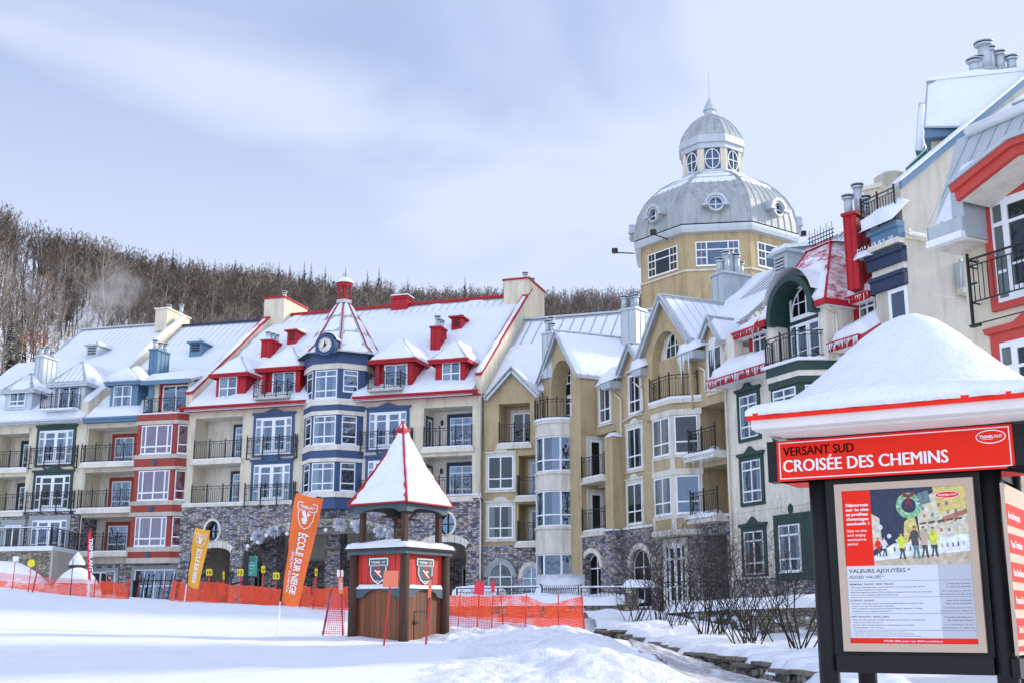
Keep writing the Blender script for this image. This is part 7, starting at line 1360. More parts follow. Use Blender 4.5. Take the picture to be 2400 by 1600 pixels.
T0, T1 = atY(px('c4', 1195, 195), 47.5), atY(px('c4', 1160, 1115), 47.5); E_ = empty('flag', T1, 'narrow red feather flag with white writing on a white pole at the left net', 'flag'); m = MB(); w0, w1 = atY(px('c4', 1150, 260), 47.5), atY(px('c4', 1192, 890), 47.5)
A_q = [atY(px('c4', 1196, 200), 47.5), atY(px('c4', 1150, 262), 47.5), atY(px('c4', 1150, 880), 47.5), atY(px('c4', 1188, 900), 47.5)]; m.grid(lambda x, y: A_q[0].lerp(A_q[3], y).lerp(A_q[1].lerp(A_q[2], y), x*(min(1, y*14+.05)))+Vector((0, .03*math.sin(y*8), 0)), 4, 24, 'flag_red'); m.build('cloth', E_)
m = MB(); m.tube(T1-Vector((0, 0, .3)), atY(px('c4', 1165, 880), 47.5), .025, n=8, mat='white'); m.build('pole', E_); m = MB(); H_ = (A_q[2]-A_q[1]).length; text_mb(m, None, 'TREMBLANT', 0, 0, .14, 0, 'sign_white', H_*.72, bold=.03, lean=lambda x, z: A_q[1]+(A_q[2]-A_q[1])*(.12+x/H_)+Vector((.08+z, -.05, 0))); m.build('lettering', E_)
# ================================================================ nets on the snow
def net_run(o, pts, mat, name):
    """pts: (top px, bottom px, distance)"""
    T = [atY(a, d) for a, b, d in pts]; Bm = [atY(b, d) for a, b, d in pts]; n = len(pts)-1; m = MB(); m.uvw = []; Ls = [0]
    for a, b in zip(Bm, Bm[1:]): Ls.append(Ls[-1]+(b-a).length)
    def fn(x, y):
        k = min(int(x*n), n-1); t = x*n-k; p = T[k].lerp(T[k+1], t); q = Bm[k].lerp(Bm[k+1], t); r = q.lerp(p, y); m.uvw.append((Ls[k]+(Ls[k+1]-Ls[k])*t, (p-q).length*y)); w = .05*noise.noise(r*1.3)+.025*noise.noise(r*4); return r+Vector((0, w, (.05*noise.noise(r*1.1)+.03*noise.noise(r*3))*y))
    m.grid(fn, n*8, 8, mat); return m.build(name, o)
def stake(o, top, foot, Y, r=.018, mat='pole_red', name='stake', lean=0): m = MB(); a = atY(px(*foot), Y); m.tube(a-Vector((0, 0, .3)), atY(px(*top), Y), r, n=7, mat=mat); return m.build(name, o)
Q = lambda r, x, y: px(r, x, y)
N1 = empty('safety_net', atY(px('c4', 800, 1090), 48), 'orange safety net with pale pink mesh top, before the snow piles at left', 'safety net')
net_run(N1, [(Q('c4', -300, 850), Q('c4', -300, 930), 51), (Q('c4', 0, 895), Q('c4', 0, 975), 50), (Q('c4', 240, 915), Q('c4', 240, 1010), 49.7), (Q('c4', 560, 930), Q('c4', 560, 1062), 49.2), (Q('c4', 1000, 930), Q('c4', 1000, 1100), 48.7), (Q('c4', 1350, 945), Q('c4', 1350, 1130), 48.3)], 'orange_net', 'net')
net_run(N1, [(Q('c4', 1330, 893), Q('c4', 1330, 1130), 48.2), (Q('c4', 1500, 925), Q('c4', 1500, 1142), 48.1), (Q('c4', 1690, 932), Q('c4', 1690, 1152), 48)], 'orange_net', 'net')
net_run(N1, [(Q('c4', -300, 740), Q('c4', -300, 900), 51.05), (Q('c4', 0, 772), Q('c4', 0, 905), 50.05), (Q('c4', 440, 830), Q('c4', 440, 935), 49.45), (Q('c4', 720, 852), Q('c4', 720, 940), 49.05), (Q('c4', 1180, 878), Q('c4', 1180, 945), 48.55), (Q('c4', 1350, 905), Q('c4', 1350, 950), 48.35)], 'pink_net', 'mesh_top')
for a, b in (((500, 712), (415, 1040)), ((963, 600), (925, 1050)), ((1255, 830), (1235, 1110)), ((1685, 870), (1690, 1150))): stake(N1, ('c4', *a), ('c4', *b), 48, mat='pole_navy' if a[0] == 963 else 'pole_red', r=.03 if a[0] in (500, 1685) else .018)
N2 = empty('safety_net', atY(px('c6', 1000, 930), 44), 'long orange safety net between the shop door and the bell kiosk', 'safety net')
net_run(N2, [(Q('c4', 2268, 880), Q('c4', 2210, 1150), 46), (Q('c6', 200, 625), Q('c6', 150, 895), 45), (Q('c6', 610, 630), Q('c6', 590, 908), 44), (Q('c6', 780, 665), Q('c6', 760, 918), 43.5), (Q('c6', 1200, 690), Q('c6', 1200, 935), 42.5), (Q('c6', 1440, 730), Q('c6', 1440, 938), 42), (Q('c6', 1720, 690), Q('c6', 1700, 950), 41), (Q('c6', 2000, 722), Q('c6', 2000, 992), 40), (Q('c6', 2330, 685), Q('c6', 2330, 1000), 39.5)], 'orange_net', 'net')
for x, y0, y1, Y in ((615, 600, 905, 44), (1215, 500, 935, 42.5), (1700, 700, 950, 41), (1880, 600, 975, 40.3), (730, 690, 915, 43.6)): stake(N2, ('c6', x, y0), ('c6', x-8, y1), Y)
N3 = empty('safety_net', atY(px('c6', 2120, 1310), 28), 'short piece of pink mesh on leaning stakes just left of the bell kiosk', 'safety net')
net_run(N3, [(Q('c6', 2085, 800), Q('c6', 1978, 1312), 28), (Q('c6', 2290, 850), Q('c6', 2278, 1318), 28)], 'pink_net', 'net'); stake(N3, ('c6', 2112, 725), ('c6', 1972, 1312), 27.9, mat='pole_navy', r=.016)
N4 = empty('safety_net', atY(px('b4', 650, 1310), 37), 'sagging orange safety net with pink mesh at its foot, right of the bell kiosk', 'safety net')
R4 = [(-60, 1048, 1185, 1305), (130, 1048, 1190, 1305), (240, 1056, 1203, 1302), (430, 1050, 1228, 1302), (560, 1048, 1242, 1302), (735, 1046, 1256, 1318), (860, 1100, 1280, 1325), (970, 1106, 1300, 1327), (1150, 1053, 1324, 1327)]
net_run(N4, [(Q('b4', x, a), Q('b4', x+(12 if x > 1000 else 0), b), 37.8-.9*i/8) for i, (x, a, b, c) in enumerate(R4)], 'orange_net', 'net'); net_run(N4, [(Q('b4', x, b), Q('b4', x, c+4), 37.8-.9*i/8) for i, (x, a, b, c) in enumerate(R4)], 'pink_net', 'mesh_foot')
for a, b, Y in (((248, 1018), (232, 1210), 37.8), ((735, 1040), (720, 1260), 37), ((968, 1040), (968, 1310), 36.8), ((1137, 1035), (1168, 1328), 36.6), ((545, 1010), (568, 1300), 37.2)): stake(N4, ('b4', *a), ('b4', *b), Y, .022 if a[0] == 1137 else .018)
# ================================================================ small plates on stakes
def plate(label, quad, Y, top, foot, mat, txt=None, pole='pole_red', r=.016, cat='sign', kind='marker_sign', tm='sign_black'):
    E_ = empty(kind, atY(px(*foot), Y), label, cat); c = [atY(px(*q), Y) for q in quad]; d = Vector((0, .02, 0)); m = MB(); m.hexa([c[3]+d, c[2]+d, c[2]-d*.3, c[3]-d*.3, c[0]+d, c[1]+d, c[1]-d*.3, c[0]-d*.3], mat); m.build('plate', E_); stake(E_, top, foot, Y+.04, r, pole, 'pole')
    if txt:
        g = Fac(c[3], P1=c[2]); L_ = (c[2]-c[3]).xy.length; h = c[0].z-c[3].z; m = MB(); text_mb(m, g, txt, L_*.16, c[3].z+h*.24, h*.50, .02, tm, L_*.68, bold=.01); m.build('number', E_)
    return E_
def sq4(r, x0, y0, x1, y1, k=0): return ((r, x0, y0), (r, x1, y0+k), (r, x1, y1+k), (r, x0, y1))
for n_t, wh, q, foot in (('10', 'right beside the golden flag', (465, 462, 546, 545), (505, 640)), ('12', 'between the lantern and the green banner', (875, 462, 955, 546), (915, 690)), ('14', 'just right of the green banner', (1190, 422, 1239, 510), (1212, 690)), ('15', 'just left of the big orange flag, lowest of them', (1343, 507, 1428, 593), (1372, 720)), ('17', 'touching the right edge of the orange flag', (1712, 404, 1785, 487), (1720, 690)), ('18', 'alone between the orange flag and the kiosk', (1893, 460, 1926, 546), (1890, 720)), ('11', 'narrow, left of the black lantern', (682, 500, 708, 590), (690, 640))):
    plate('yellow number plate '+n_t+', '+wh, sq4('c6', *q), 46.5, ('c6', (q[0]+q[2])/2+6, q[1]-25), ('c6', foot[0], foot[1]+60), 'yellow', n_t, r=.03)
E_ = empty('marker_disc', atY(px('c4', 365, 1050), 47.5), 'round yellow disc on a red stake at the left net', 'sign'); c = atY(px('c4', 412, 665), 47.5); R_d = atY(px('c4', 459, 665), 47.5).x-c.x; m = MB(); m.prism(Fac(c, 0), arc(0, c.z, R_d, R_d*1.08, 0, 345, 23), -.01, .02, 'yellow'); m.build('plate', E_); stake(E_, ('c4', 410, 700), ('c4', 365, 1050), 47.6, name='pole')
plate('blank white plate on a red stake at the far left net', sq4('c4', 168, 575, 243, 640), 48, ('c4', 210, 575), ('c4', 165, 905), 'sign_white')
plate('pale orange square plate on a red pole in front of the bell kiosk', (('b3', 540, 1016), ('b3', 633, 1018), ('b3', 627, 1125), ('b3', 531, 1120)), 21.5, ('b3', 597, 970), ('b3', 529, 1500), 'pale_orange', r=.017)
plate('narrow pale orange plate seen edge-on, on a red pole right of the bell kiosk', (('b3', 824, 1078), ('b3', 846, 1074), ('b3', 838, 1186), ('b3', 818, 1190)), 20.5, ('b3', 841, 1052), ('b3', 793, 1550), 'pale_orange', r=.017)
plate('pale orange strip plate with white marks on a red pole left of the bell kiosk', (('b3', 250, 1062), ('b3', 279, 1058), ('b3', 283, 1165), ('b3', 253, 1163)), 27, ('b3', 264, 1010), ('b3', 287, 1446), 'pale_orange', 'SKI', r=.016, tm='sign_white')
plate('blank white plate on a stake beyond the orange net, left of the bell kiosk', sq4('b3', 243, 1013, 283, 1055), 44, ('b3', 262, 1013), ('b3', 268, 1130), 'sign_white')
plate('bright red square plate on a stake in the right-hand orange net', (('b4', 357, 943), ('b4', 428, 955), ('b4', 419, 1048), ('b4', 345, 1035)), 36, ('b4', 392, 925), ('b4', 366, 1302), 'flag_red', r=.016)
plate('small red and grey plate on a stake in the right-hand orange net', sq4('b4', 474, 948, 500, 1028, -2), 36.2, ('b4', 494, 915), ('b4', 475, 1262), 'flag_red', r=.016)
# green banner on a black post
E_ = empty('banner_post', atY(px('c6', 980, 690), 60), 'hanging green vertical banner on a black bracket post under the big arch', 'banner'); Y = 60; m = MB(); a, b = atY(px('c6', 978, 700), Y), atY(px('c6', 978, 225), Y); m.box(Fac(a, 0), -.12, .12, -.1, .1, a.z-1, b.z, 'iron'); c = atY(px('c6', 975, 265), Y); d = atY(px('c6', 1150, 262), Y); m.tube(c, d, .04, n=6, mat='iron'); c = atY(px('c6', 975, 562), Y); d = atY(px('c6', 1140, 560), Y); m.tube(c, d, .03, n=6, mat='iron'); m.build('post', E_)
c4q = [atY(px('c6', *q), Y-.05) for q in ((986, 290), (1140, 290), (1132, 556), (986, 552))]; m = MB(); m.face(c4q, 'banner_green'); m.face([p+Vector((0, .02, 0)) for p in reversed(c4q)], 'banner_green'); g = Fac(c4q[3], P1=c4q[2]); L_ = (c4q[2]-c4q[3]).length; H_ = c4q[0].z-c4q[3].z; z = c4q[3].z
m.prism(g, [(L_*.2, z+H_*.72), (L_*.8, z+H_*.72), (L_*.72, z+H_*.95), (L_*.3, z+H_*.95)], .01, .02, 'teal_green'); m.build('cloth', E_); m = MB(); text_mb(m, g, 'CASINO', L_*.22, z+H_*.5, H_*.05, .03, 'sign_white', L_*.56, bold=.02); text_mb(m, g, 'ouvert', L_*.3, z+H_*.36, H_*.04, .03, 'sign_white', L_*.4); text_mb(m, g, '↑', L_*.42, z+H_*.08, H_*.1, .03, 'sign_white', L_*.14, bold=.02); m.prism(g, [(L_*.45, z+H_*.66), (L_*.55, z+H_*.66), (L_*.5, z+H_*.72)], .02, .03, 'sign_white'); m.build('lettering', E_)
# lanterns
def lantern(label, cx, y0, y1, reg, Y, foot=None):
    p0 = atY(px(reg, cx, y1), Y); p1 = atY(px(reg, cx, y0), Y); h = p1.z-p0.z; E_ = empty('lantern', p0, label, 'lamp'); m = MB(); z = p0.z; w = h*.26
    m.lathe((p0.x, p0.y, z), [(.01, h*.0), (w*.35, h*.06), (w*.6, h*.16)], 6, 'iron', False)
    for k in range(6): t = 1.047*k; m.tube((p0.x+w*.6*math.cos(t), p0.y+w*.6*math.sin(t), z+h*.16), (p0.x+w*math.cos(t), p0.y+w*math.sin(t), z+h*.66), .02, n=4, mat='iron')
    m.lathe((p0.x, p0.y, z), [(w*1.2, h*.66), (w*.7, h*.8), (w*.2, h*.9), (w*.12, h*.95), (.01, h)], 6, 'iron', False); m.build('frame', E_); m = MB(); m.lathe((p0.x, p0.y, z), [(w*.55, h*.17), (w*.95, h*.655)], 6, 'pane_glass', False); m.build('glass', E_); m = MB()
    if foot: f_ = atY(px(reg, *foot), Y); m.tube((p0.x, p0.y, f_.z-.4), (p0.x, p0.y, z), .05, n=8, mat='iron'); m.lathe((p0.x, p0.y, z-.35), [(.16, 0), (.05, .12), (.05, .35)], 8, 'iron')
    else: m.tube((p0.x, p0.y, z), (p0.x, p0.y, z-.25), .035, n=6, mat='iron'); m.tube((p0.x, p0.y, z-.22), (p0.x+.75, p0.y+.5, z-.05), .06, n=6, mat='iron')
    m.build('post' if foot else 'bracket', E_)
lantern('black iron lantern on a bracket at the stone pier left of the green banner', 797, 480, 605, 'c6', 66)
lantern('black lantern on a tall post in front of the right-hand stone passage', 1128, 840, 975, 'c7', 62, foot=(1160, 1150))
# crest on the shop window, ski rack by the doors
c_ = f1.m('c4', 1443, 848, .14); crest(Fac(f1.P(0, .14, 0), 15), c_[0], c_[1], .62, .8, B2)
SK = empty('ski_rack', atY(px('c4', 1850, 1150), 58), 'rack of skis and coloured jackets beside the glass shop doors', 'ski rack'); rk = random.Random(3); a = atY(px('c4', 1790, 1160), 58); g = Fac(a, 15); m = MB(); m.box(g, -.1, 2.2, -.04, .04, a.z+.9, a.z+.96, 'iron'); m.box(g, -.1, -.04, -.25, .25, a.z-.6, a.z+.96, 'iron'); m.box(g, 2.14, 2.2, -.25, .25, a.z-.6, a.z+.96, 'iron'); m.build('frame', SK)
for i in range(9): x = .1+i*.23; m = MB(); m.tube(g.P(x, .25, a.z-.5), g.P(x+rk.uniform(-.06, .06), -.1, a.z+1.25), .045, .03, 5, ('brick_red', 'navy', 'sign_black', 'ink', 'grey_trim', 'navy')[i % 6]); m.build('ski', SK)
# ================================================================ terrain
CP = [(0,1600,13),(400,1600,12.5),(800,1600,12),(1200,1601,12),(1500,1600,11.3),(300,1500,22),(0,1450,30),(0,1374,50),(207,1398,49),(302,1405,48),(431,1411,46),(589,1417,44),(757,1429,40),(648,1488,29),
      (905,1500,26),(815,1492,26.5),(1010,1514,25.2),(1045,1479,30),(1200,1484,28),(1370,1483,27),(1425,1498,24.5),(1470,1521,21),(1515,1546,17.5),(1535,1563,15.5),(1590,1592,12.6),(700,1540,18),(1100,1545,17),
      (1200,1478,38),(1041,1474,38),(1370,1484,37),(1448,1516,34),(1545,1543,29),(1640,1568,24),(1740,1597,20),(1560,1560,22),(1640,1596,17.5),(1800,1606,19),(1435,1503,39),(1498,1527,33),(1583,1546,30.5),(1706,1569,25.5),(1795,1592,21.7),(1899,1616,19.8)]
P_ = [tuple(atY((a, b), y)) for a, b, y in CP]+[(-30,60,1.35),(-18,62,1.1),(-35,80,1.5),(-10,68,.75),(-10,80,.75),(0,66,.62),(4,60,.45),(8,50,.1),(9,42,-.3),(0,90,.8),(30,60,.3),(12,34,-.7),(16,28,-.8),(3,10,-1.5),(4.5,12,-1.5),(0,0,-1.6),(-6,3,-1.5),(6,5,-1.6),(12,12,-1.4),(14,20,-1.1),(-20,0,-1.5),(20,0,-1.6),(0,-20,-1.7),(-30,20,-.2),(-50,45,1.5),(30,35,-.8),(-60,90,2),(60,90,1),(0,45,-.1),(3,46,0),(-5,52,.35)]
P_ = np.array(P_); XY = P_[:, :2]
def tps(r): return np.where(r > 1e-6, r*r*np.log(np.maximum(r, 1e-6)), 0)
n_ = len(P_); K = tps(np.linalg.norm(XY[:, None]-XY[None], axis=2)/10)+np.eye(n_)*.004; Q = np.hstack([np.ones((n_, 1)), XY/10]); A_ = np.block([[K, Q], [Q.T, np.zeros((3, 3))]])
W_t = np.linalg.solve(A_, np.concatenate([P_[:, 2], np.zeros(3)]))
def height(xy):
    xy = np.atleast_2d(xy); q = np.clip(xy, [-55, -18], [55, 88]); r = np.linalg.norm(q[:, None]-XY[None], axis=2)/10
    return tps(r)@W_t[:n_]+np.hstack([np.ones((len(q), 1)), q/10])@W_t[n_:]
def gz(x, y): return float(height([[x, y]])[0])
xs = np.sinh(np.linspace(-5.2, 5.2, 230))*6.5; ys = 24+np.sinh(np.linspace(-4.4, 5.4, 250))*5.2
gx, gy = np.meshgrid(xs, ys, indexing='ij'); H = height(np.stack([gx.ravel(), gy.ravel()], 1)).reshape(gx.shape)
m = MB(); nx, ny = gx.shape
def bumps(x, y):
    d = math.hypot(x, y-20)
    if d > 60: return 0
    k = 1/(1+((x-3.5)/4)**2+((y-24)/9)**2)
    return .035*noise.noise(Vector((x*.5, y*.5, 3)))+.02*noise.noise(Vector((x*1.7, y*1.7, 3)))+k*(.10*noise.noise(Vector((x*1.1, y*1.1, 7)))+.05*noise.noise(Vector((x*3, y*3, 7))))
m.v = [(gx[i, j], gy[i, j], H[i, j]+bumps(gx[i, j], gy[i, j])) for i in range(nx) for j in range(ny)]
for i in range(nx-1):
    for j in range(ny-1): a = i*ny+j; m.f.append((a, a+ny, a+ny+1, a+1))
m.m = ['snow_ground']*len(m.f); m.sm = [True]*len(m.f)
tag(m.build('ground'), None, None, None, 'structure')
# cleared path with packed gravelly snow
t, t_, b_ = nodes('path_snow'), None, None
mt, tt, bb = t; g_ = N(tt, 'ShaderNodeTexCoord'); mp_ = N(tt, 'ShaderNodeMapping'); mp_.inputs['Scale'].default_value = (1, .45, 1); mp_.inputs['Rotation'].default_value = (0, 0, .35); tt.links.new(g_.outputs['Object'], mp_.inputs[0])
n1 = N(tt, 'ShaderNodeTexNoise', i_Scale=3.4, i_Detail=10, i_Roughness=.75); tt.links.new(mp_.outputs[0], n1.inputs[0]); rr_ = N(tt, 'ShaderNodeMapRange'); rr_.inputs[1].default_value = .42; rr_.inputs[2].default_value = .62; tt.links.new(n1.outputs[0], rr_.inputs[0])
mq = N(tt, 'ShaderNodeMix', data_type='RGBA'); mq.inputs[6].default_value = (.27, .265, .265, 1); mq.inputs[7].default_value = (.68, .70, .74, 1); tt.links.new(rr_.outputs[0], mq.inputs[0]); tt.links.new(mq.outputs[2], bb.inputs['Base Color'])
bp_ = N(tt, 'ShaderNodeBump', i_Strength=.8, i_Distance=.05); tt.links.new(n1.outputs[0], bp_.inputs['Height']); tt.links.new(bp_.outputs[0], bb.inputs['Normal']); bb.inputs['Roughness'].default_value = .7
m = MB(); cl = [atY(px('s', *p[:2]), p[2]) for p in ((1445, 1512, 35), (1535, 1538, 29), (1610, 1562, 23.5), (1680, 1590, 19.5), (1760, 1640, 15), (1800, 1720, 11))]; wd = [1.0, .9, .85, .85, .9, 1.0]
def pth(x, y):
    k = min(int(x*5), 4); t = x*5-k; c = cl[k].lerp(cl[k+1], t); w = wd[k]*(1-t)+wd[k+1]*t; d = (cl[k+1]-cl[k]).normalized(); s_ = Vector((-d.y, d.x, 0)); p = c+s_*w*(y-.5)*2; return (p.x, p.y, gz(p.x, p.y)+.03+bumps(p.x, p.y))
m.grid(pth, 60, 14, 'path_snow'); tag(m.build('path'), None, None, None, 'structure')
# ploughed bank of snow beside the path
m = MB(); cr = [atY(px('s', *q[:2]), q[2]) for q in ((1030, 1482, 30), (1200, 1484, 28), (1370, 1484, 27), (1425, 1500, 24.5), (1475, 1525, 21), (1520, 1550, 17.5), (1590, 1594, 12.6), (1680, 1690, 9))]
def bank(x, y):
    n = len(cr)-1; k = min(int(x*n), n-1); t = x*n-k; c = cr[k].lerp(cr[k+1], t); d = (cr[min(k+1, n)]-cr[max(k-1, 0)]); d.z = 0; d.normalize(); s_ = Vector((-d.y, d.x, 0)); w = 3.2*(y-.12); q = c-s_*w
    e = math.sin(math.pi*min(1, max(0, y)))**.6*min(1, x*12, (1-x)*12); b_ = noise.noise(q*.9)*.16+noise.noise(q*2.3)*.10+noise.noise(q*6)*.04+abs(noise.noise(q*3.4))*.07
    return (q.x, q.y, gz(q.x, q.y)+bumps(q.x, q.y)-.05+e*(.13+b_))
m.grid(bank, 220, 60, 'snow_bank'); tag(m.build('snow_bank'), None, None, None, 'structure')
# ---- garden bed, its stepped front wall and the retaining wall behind
fr_ = [('b8', 670, 925, 40), ('b8', 790, 940, 38.5), ('b8', 960, 1000, 36), ('b8', 1170, 1030, 33), ('b8', 1280, 1075, 31), ('b8', 1430, 1108, 29), ('b8', 1700, 1145, 26), ('b8', 1860, 1185, 24), ('b8', 2100, 1240, 22), ('b8', 2350, 1290, 20), ('b8', 2700, 1400, 17)]
bk_ = [('b8', 560, 770, 48), ('b8', 750, 770, 48), ('b8', 900, 790, 47.5), ('b8', 1100, 770, 47.5), ('b8', 1230, 800, 46.5), ('b8', 1400, 850, 44.5), ('b8', 1600, 895, 42.5), ('b8', 1800, 935, 40.5), ('b8', 2000, 960, 38.5), ('b8', 2350, 960, 35), ('b8', 2700, 970, 31)]
FR = [atY(px(a, b, c-32), d) for a, b, c, d in fr_]; BKp = [atY(px(a, b, c), d) for a, b, c, d in bk_]
def pl_(P, x): n = len(P)-1; k = min(int(x*n), n-1); t = x*n-k; return P[k].lerp(P[k+1], t)
def bedf(x, y):
    p = pl_(FR, x).lerp(pl_(BKp, x), y); k = math.sin(min(1, y*6)*math.pi/2); return p+Vector((0, 0, .06*k+.22*noise.noise(Vector((p.x*.45, p.y*.3, 1)))*k*(1-y*.5)+.07*noise.noise(p*1.3)))
m = MB(); m.grid(bedf, 110, 40, 'snow'); tag(m.build('snow_bed'), None, None, None, 'structure')
ST_ = empty('stone_wall', FR[4]-Vector((0, 0, .4)), 'low stepped dry-stone wall with snow-capped ledges along the cleared path', 'wall')
rg = random.Random(8); m = MB(); caps = MB(); sc = MB()
for k in range(24):
    x0 = k/24; x1 = (k+1)/24*.999; a = pl_(FR, x0); b = pl_(FR, x1); g = Fac(a, P1=b); L_ = (b-a).xy.length; zt_ = (a.z+b.z)/2+.02+rg.uniform(-.05, .05); o_ = .10*(k % 3); gzz = min(gz(a.x, a.y), gz(b.x, b.y))-.35
    m.box(g, -.05, L_+.05, -.5, .1+o_*.6, gzz, zt_-.09, 'slab_tan'); 
    if rg.random() < .75: caps.box(g, -.1, L_+.12, -.5, .2+o_*.7, zt_-.09, zt_-.03, 'slab_stone'); sc.snowq(g.P(-.05, .08+o_*.5, zt_-.03), g.P(L_, .08+o_*.5, zt_-.03), g.P(L_, -.9, zt_+.05), g.P(-.05, -.9, zt_+.05), .13, .18, res=.15)
    else: sc.snowq(g.P(-.05, .16+o_*.5, zt_-.08), g.P(L_, .16+o_*.5, zt_-.08), g.P(L_, -.9, zt_), g.P(-.05, -.9, zt_), .15, .2, res=.15)
stone('slab_tan', [(.20, .17, .13), (.28, .25, .20), (.13, .12, .10), (.34, .31, .26), (.10, .09, .08)], .34, .16, (.02, .018, .015))
m.build('stones', ST_); caps.build('ledge', ST_); sc.build('snow', ST_)
RT = empty('stone_wall', BKp[6], 'long tan stone retaining wall with lumps of snow stuck to it, behind the bare shrubs', 'wall')
tp_ = [('b8', 1200, 780, 46.9), ('b8', 1400, 765, 44.8), ('b8', 1600, 755, 42.8), ('b8', 1800, 745, 40.8), ('b8', 2000, 738, 38.8), ('b8', 2350, 726, 35.3), ('b8', 2700, 715, 31.3)]
TP = [atY(px(a, b, c), d) for a, b, c, d in tp_]; m = MB(); sc = MB(); lump = MB()
for a, b in zip(TP, TP[1:]):
    g = Fac(a, P1=b); L_ = (b-a).xy.length; z = (a.z+b.z)/2; m.hexa([g.P(0, 0, -1.5), g.P(L_+.02, 0, -1.5), g.P(L_+.02, -.5, -1.5), g.P(0, -.5, -1.5), g.P(0, 0, a.z-.05), g.P(L_+.02, 0, b.z-.05), g.P(L_+.02, -.5, b.z-.05), g.P(0, -.5, a.z-.05)], 'tan_stone')
    sc.snowq(g.P(0, .2, a.z-.03), g.P(L_, .2, b.z-.03), g.P(L_, -9, b.z+.35), g.P(0, -9, a.z+.35), .28, .3, res=.4)
    for k in range(9): q = g.P(rg.uniform(0, L_), .05, z-rg.uniform(.2, 1.0)); lump.sphere(q, rg.uniform(.05, .15), 'snow', 8, (1.2, 1.2, .7))
m.build('stones', RT); sc.build('snow', RT); lump.build('snow_lumps', RT)
LW = empty('stone_wall', atY(px('b8', 730, 760), 49), 'short tan stone wall and square pillar under the snowy terrace railing', 'wall')
a = atY(px('b8', 540, 770), 49); b = atY(px('b8', 900, 770), 48.4); g = Fac(a, P1=b); L_ = (b-a).length; zt_ = atY(px('b8', 720, 722), 48.7)[2]
m = MB(); m.box(g, -8, L_, -.4, 0, -1, zt_, 'tan_stone'); m.build('stones', LW); m = MB(); m.snowq(g.P(-8, .1, zt_), g.P(L_, .1, zt_), g.P(L_, -4, zt_+.2), g.P(-8, -4, zt_+.2), .3, .3); m.build('snow', LW)
pa = atY(px('b8', 890, 790), 48); pb = atY(px('b8', 960, 790), 48); zp_ = atY(px('b8', 920, 580), 48)[2]; m = MB(); m.box(Fac(pa, 20), 0, pb.x-pa.x, -.9, 0, -.6, zp_, 'tan_stone'); m.build('pillar', LW); m = MB(); m.snowq(*[Fac(pa, 20).P(u_, v_, zp_) for u_, v_ in ((-.1, .1), (1.25, .1), (1.25, -1), (-.1, -1))], .35, .4, res=.15); m.build('snow', LW)
def fence_(name, label, pts, ztop, h, **k):
    """iron fence through world points"""
    f = Fac(pts[0], 0); path = [((p.x-pts[0].x)*f.u[0]+(p.y-pts[0].y)*f.u[1], (p.x-pts[0].x)*f.n[0]+(p.y-pts[0].y)*f.n[1]) for p in pts]
    E_ = empty(name, pts[0], label, 'railing'); railing(E_, f, path, ztop-h, h, **k); return E_
z1 = atY(px('b8', 100, 585), 52)[2]; fence_('railing', 'black terrace railing with a cap of snow in front of the ochre house', [atY(px('c7', 1240, 1100), 54), atY(px('b8', 225, 600), 52)], z1, 1.2, gap=2, snow=True, bal=.16)
z1 = atY(px('b8', 700, 590), 51)[2]; fence_('railing', 'black railing with a cap of snow between the wavy iron panel and the stone pillar', [atY(px('b8', 545, 600), 51), atY(px('b8', 1165, 600), 50)], z1, 1.2, gap=2, snow=True, bal=.16)
z1 = atY(px('b8', 1400, 520), 52)[2]; fence_('railing', 'tall black iron railing at the stone entrance behind the bare shrubs', [atY(px('b8', 1180, 540), 50), atY(px('b8', 1400, 530), 49), atY(px('b8', 1700, 520), 50)], z1-.2, 1.9, gap=1.6, bal=.17)
WG = empty('gate', atY(px('b8', 240, 700), 51.5), 'wavy black iron panel in front of a snow-covered lump on the terrace', 'gate'); m = MB(); a = atY(px('b8', 235, 705), 51.5); b = atY(px('b8', 525, 700), 51); g = Fac(a, P1=b); L_ = (b-a).xy.length; za = a.z; zb_ = atY(px('b8', 400, 568), 51)[2]
for k in range(20):
    x = L_*k/19; pz = [za+(zb_-za)*j/14 for j in range(15)]
    for z0, z1 in zip(pz, pz[1:]): w0 = .05*math.sin((z0-za)*9) if 0 < k < 19 else 0; w1 = .05*math.sin((z1-za)*9) if 0 < k < 19 else 0; m.tube(g.P(x+w0, 0, z0), g.P(x+w1, 0, z1), .016 if 0 < k < 19 else .035, n=4, mat='iron', cap=False)
m.box(g, 0, L_, -.02, .02, za+.15, za+.19, 'iron'); m.box(g, 0, L_, -.02, .02, za+.75*(zb_-za), za+.75*(zb_-za)+.03, 'iron'); m.build('bars', WG)
SL = empty('covered_seat', a+Vector((1, 1.2, -.3)), 'round snow-covered lump behind the wavy iron panel', 'covered furniture'); m = MB(); c = (a+b)/2+Vector((.1, 1.3, 0)); m.lathe((c.x, c.y, za-.2), [(1.15, 0), (1.25, .35), (1.2, .8), (1.0, .85), (1.02, 1.35), (.95, zb_-za+.15), (.7, zb_-za+.3), (.3, zb_-za+.36), (.01, zb_-za+.38)], 20, 'snow'); m.build('snow_cover', SL)
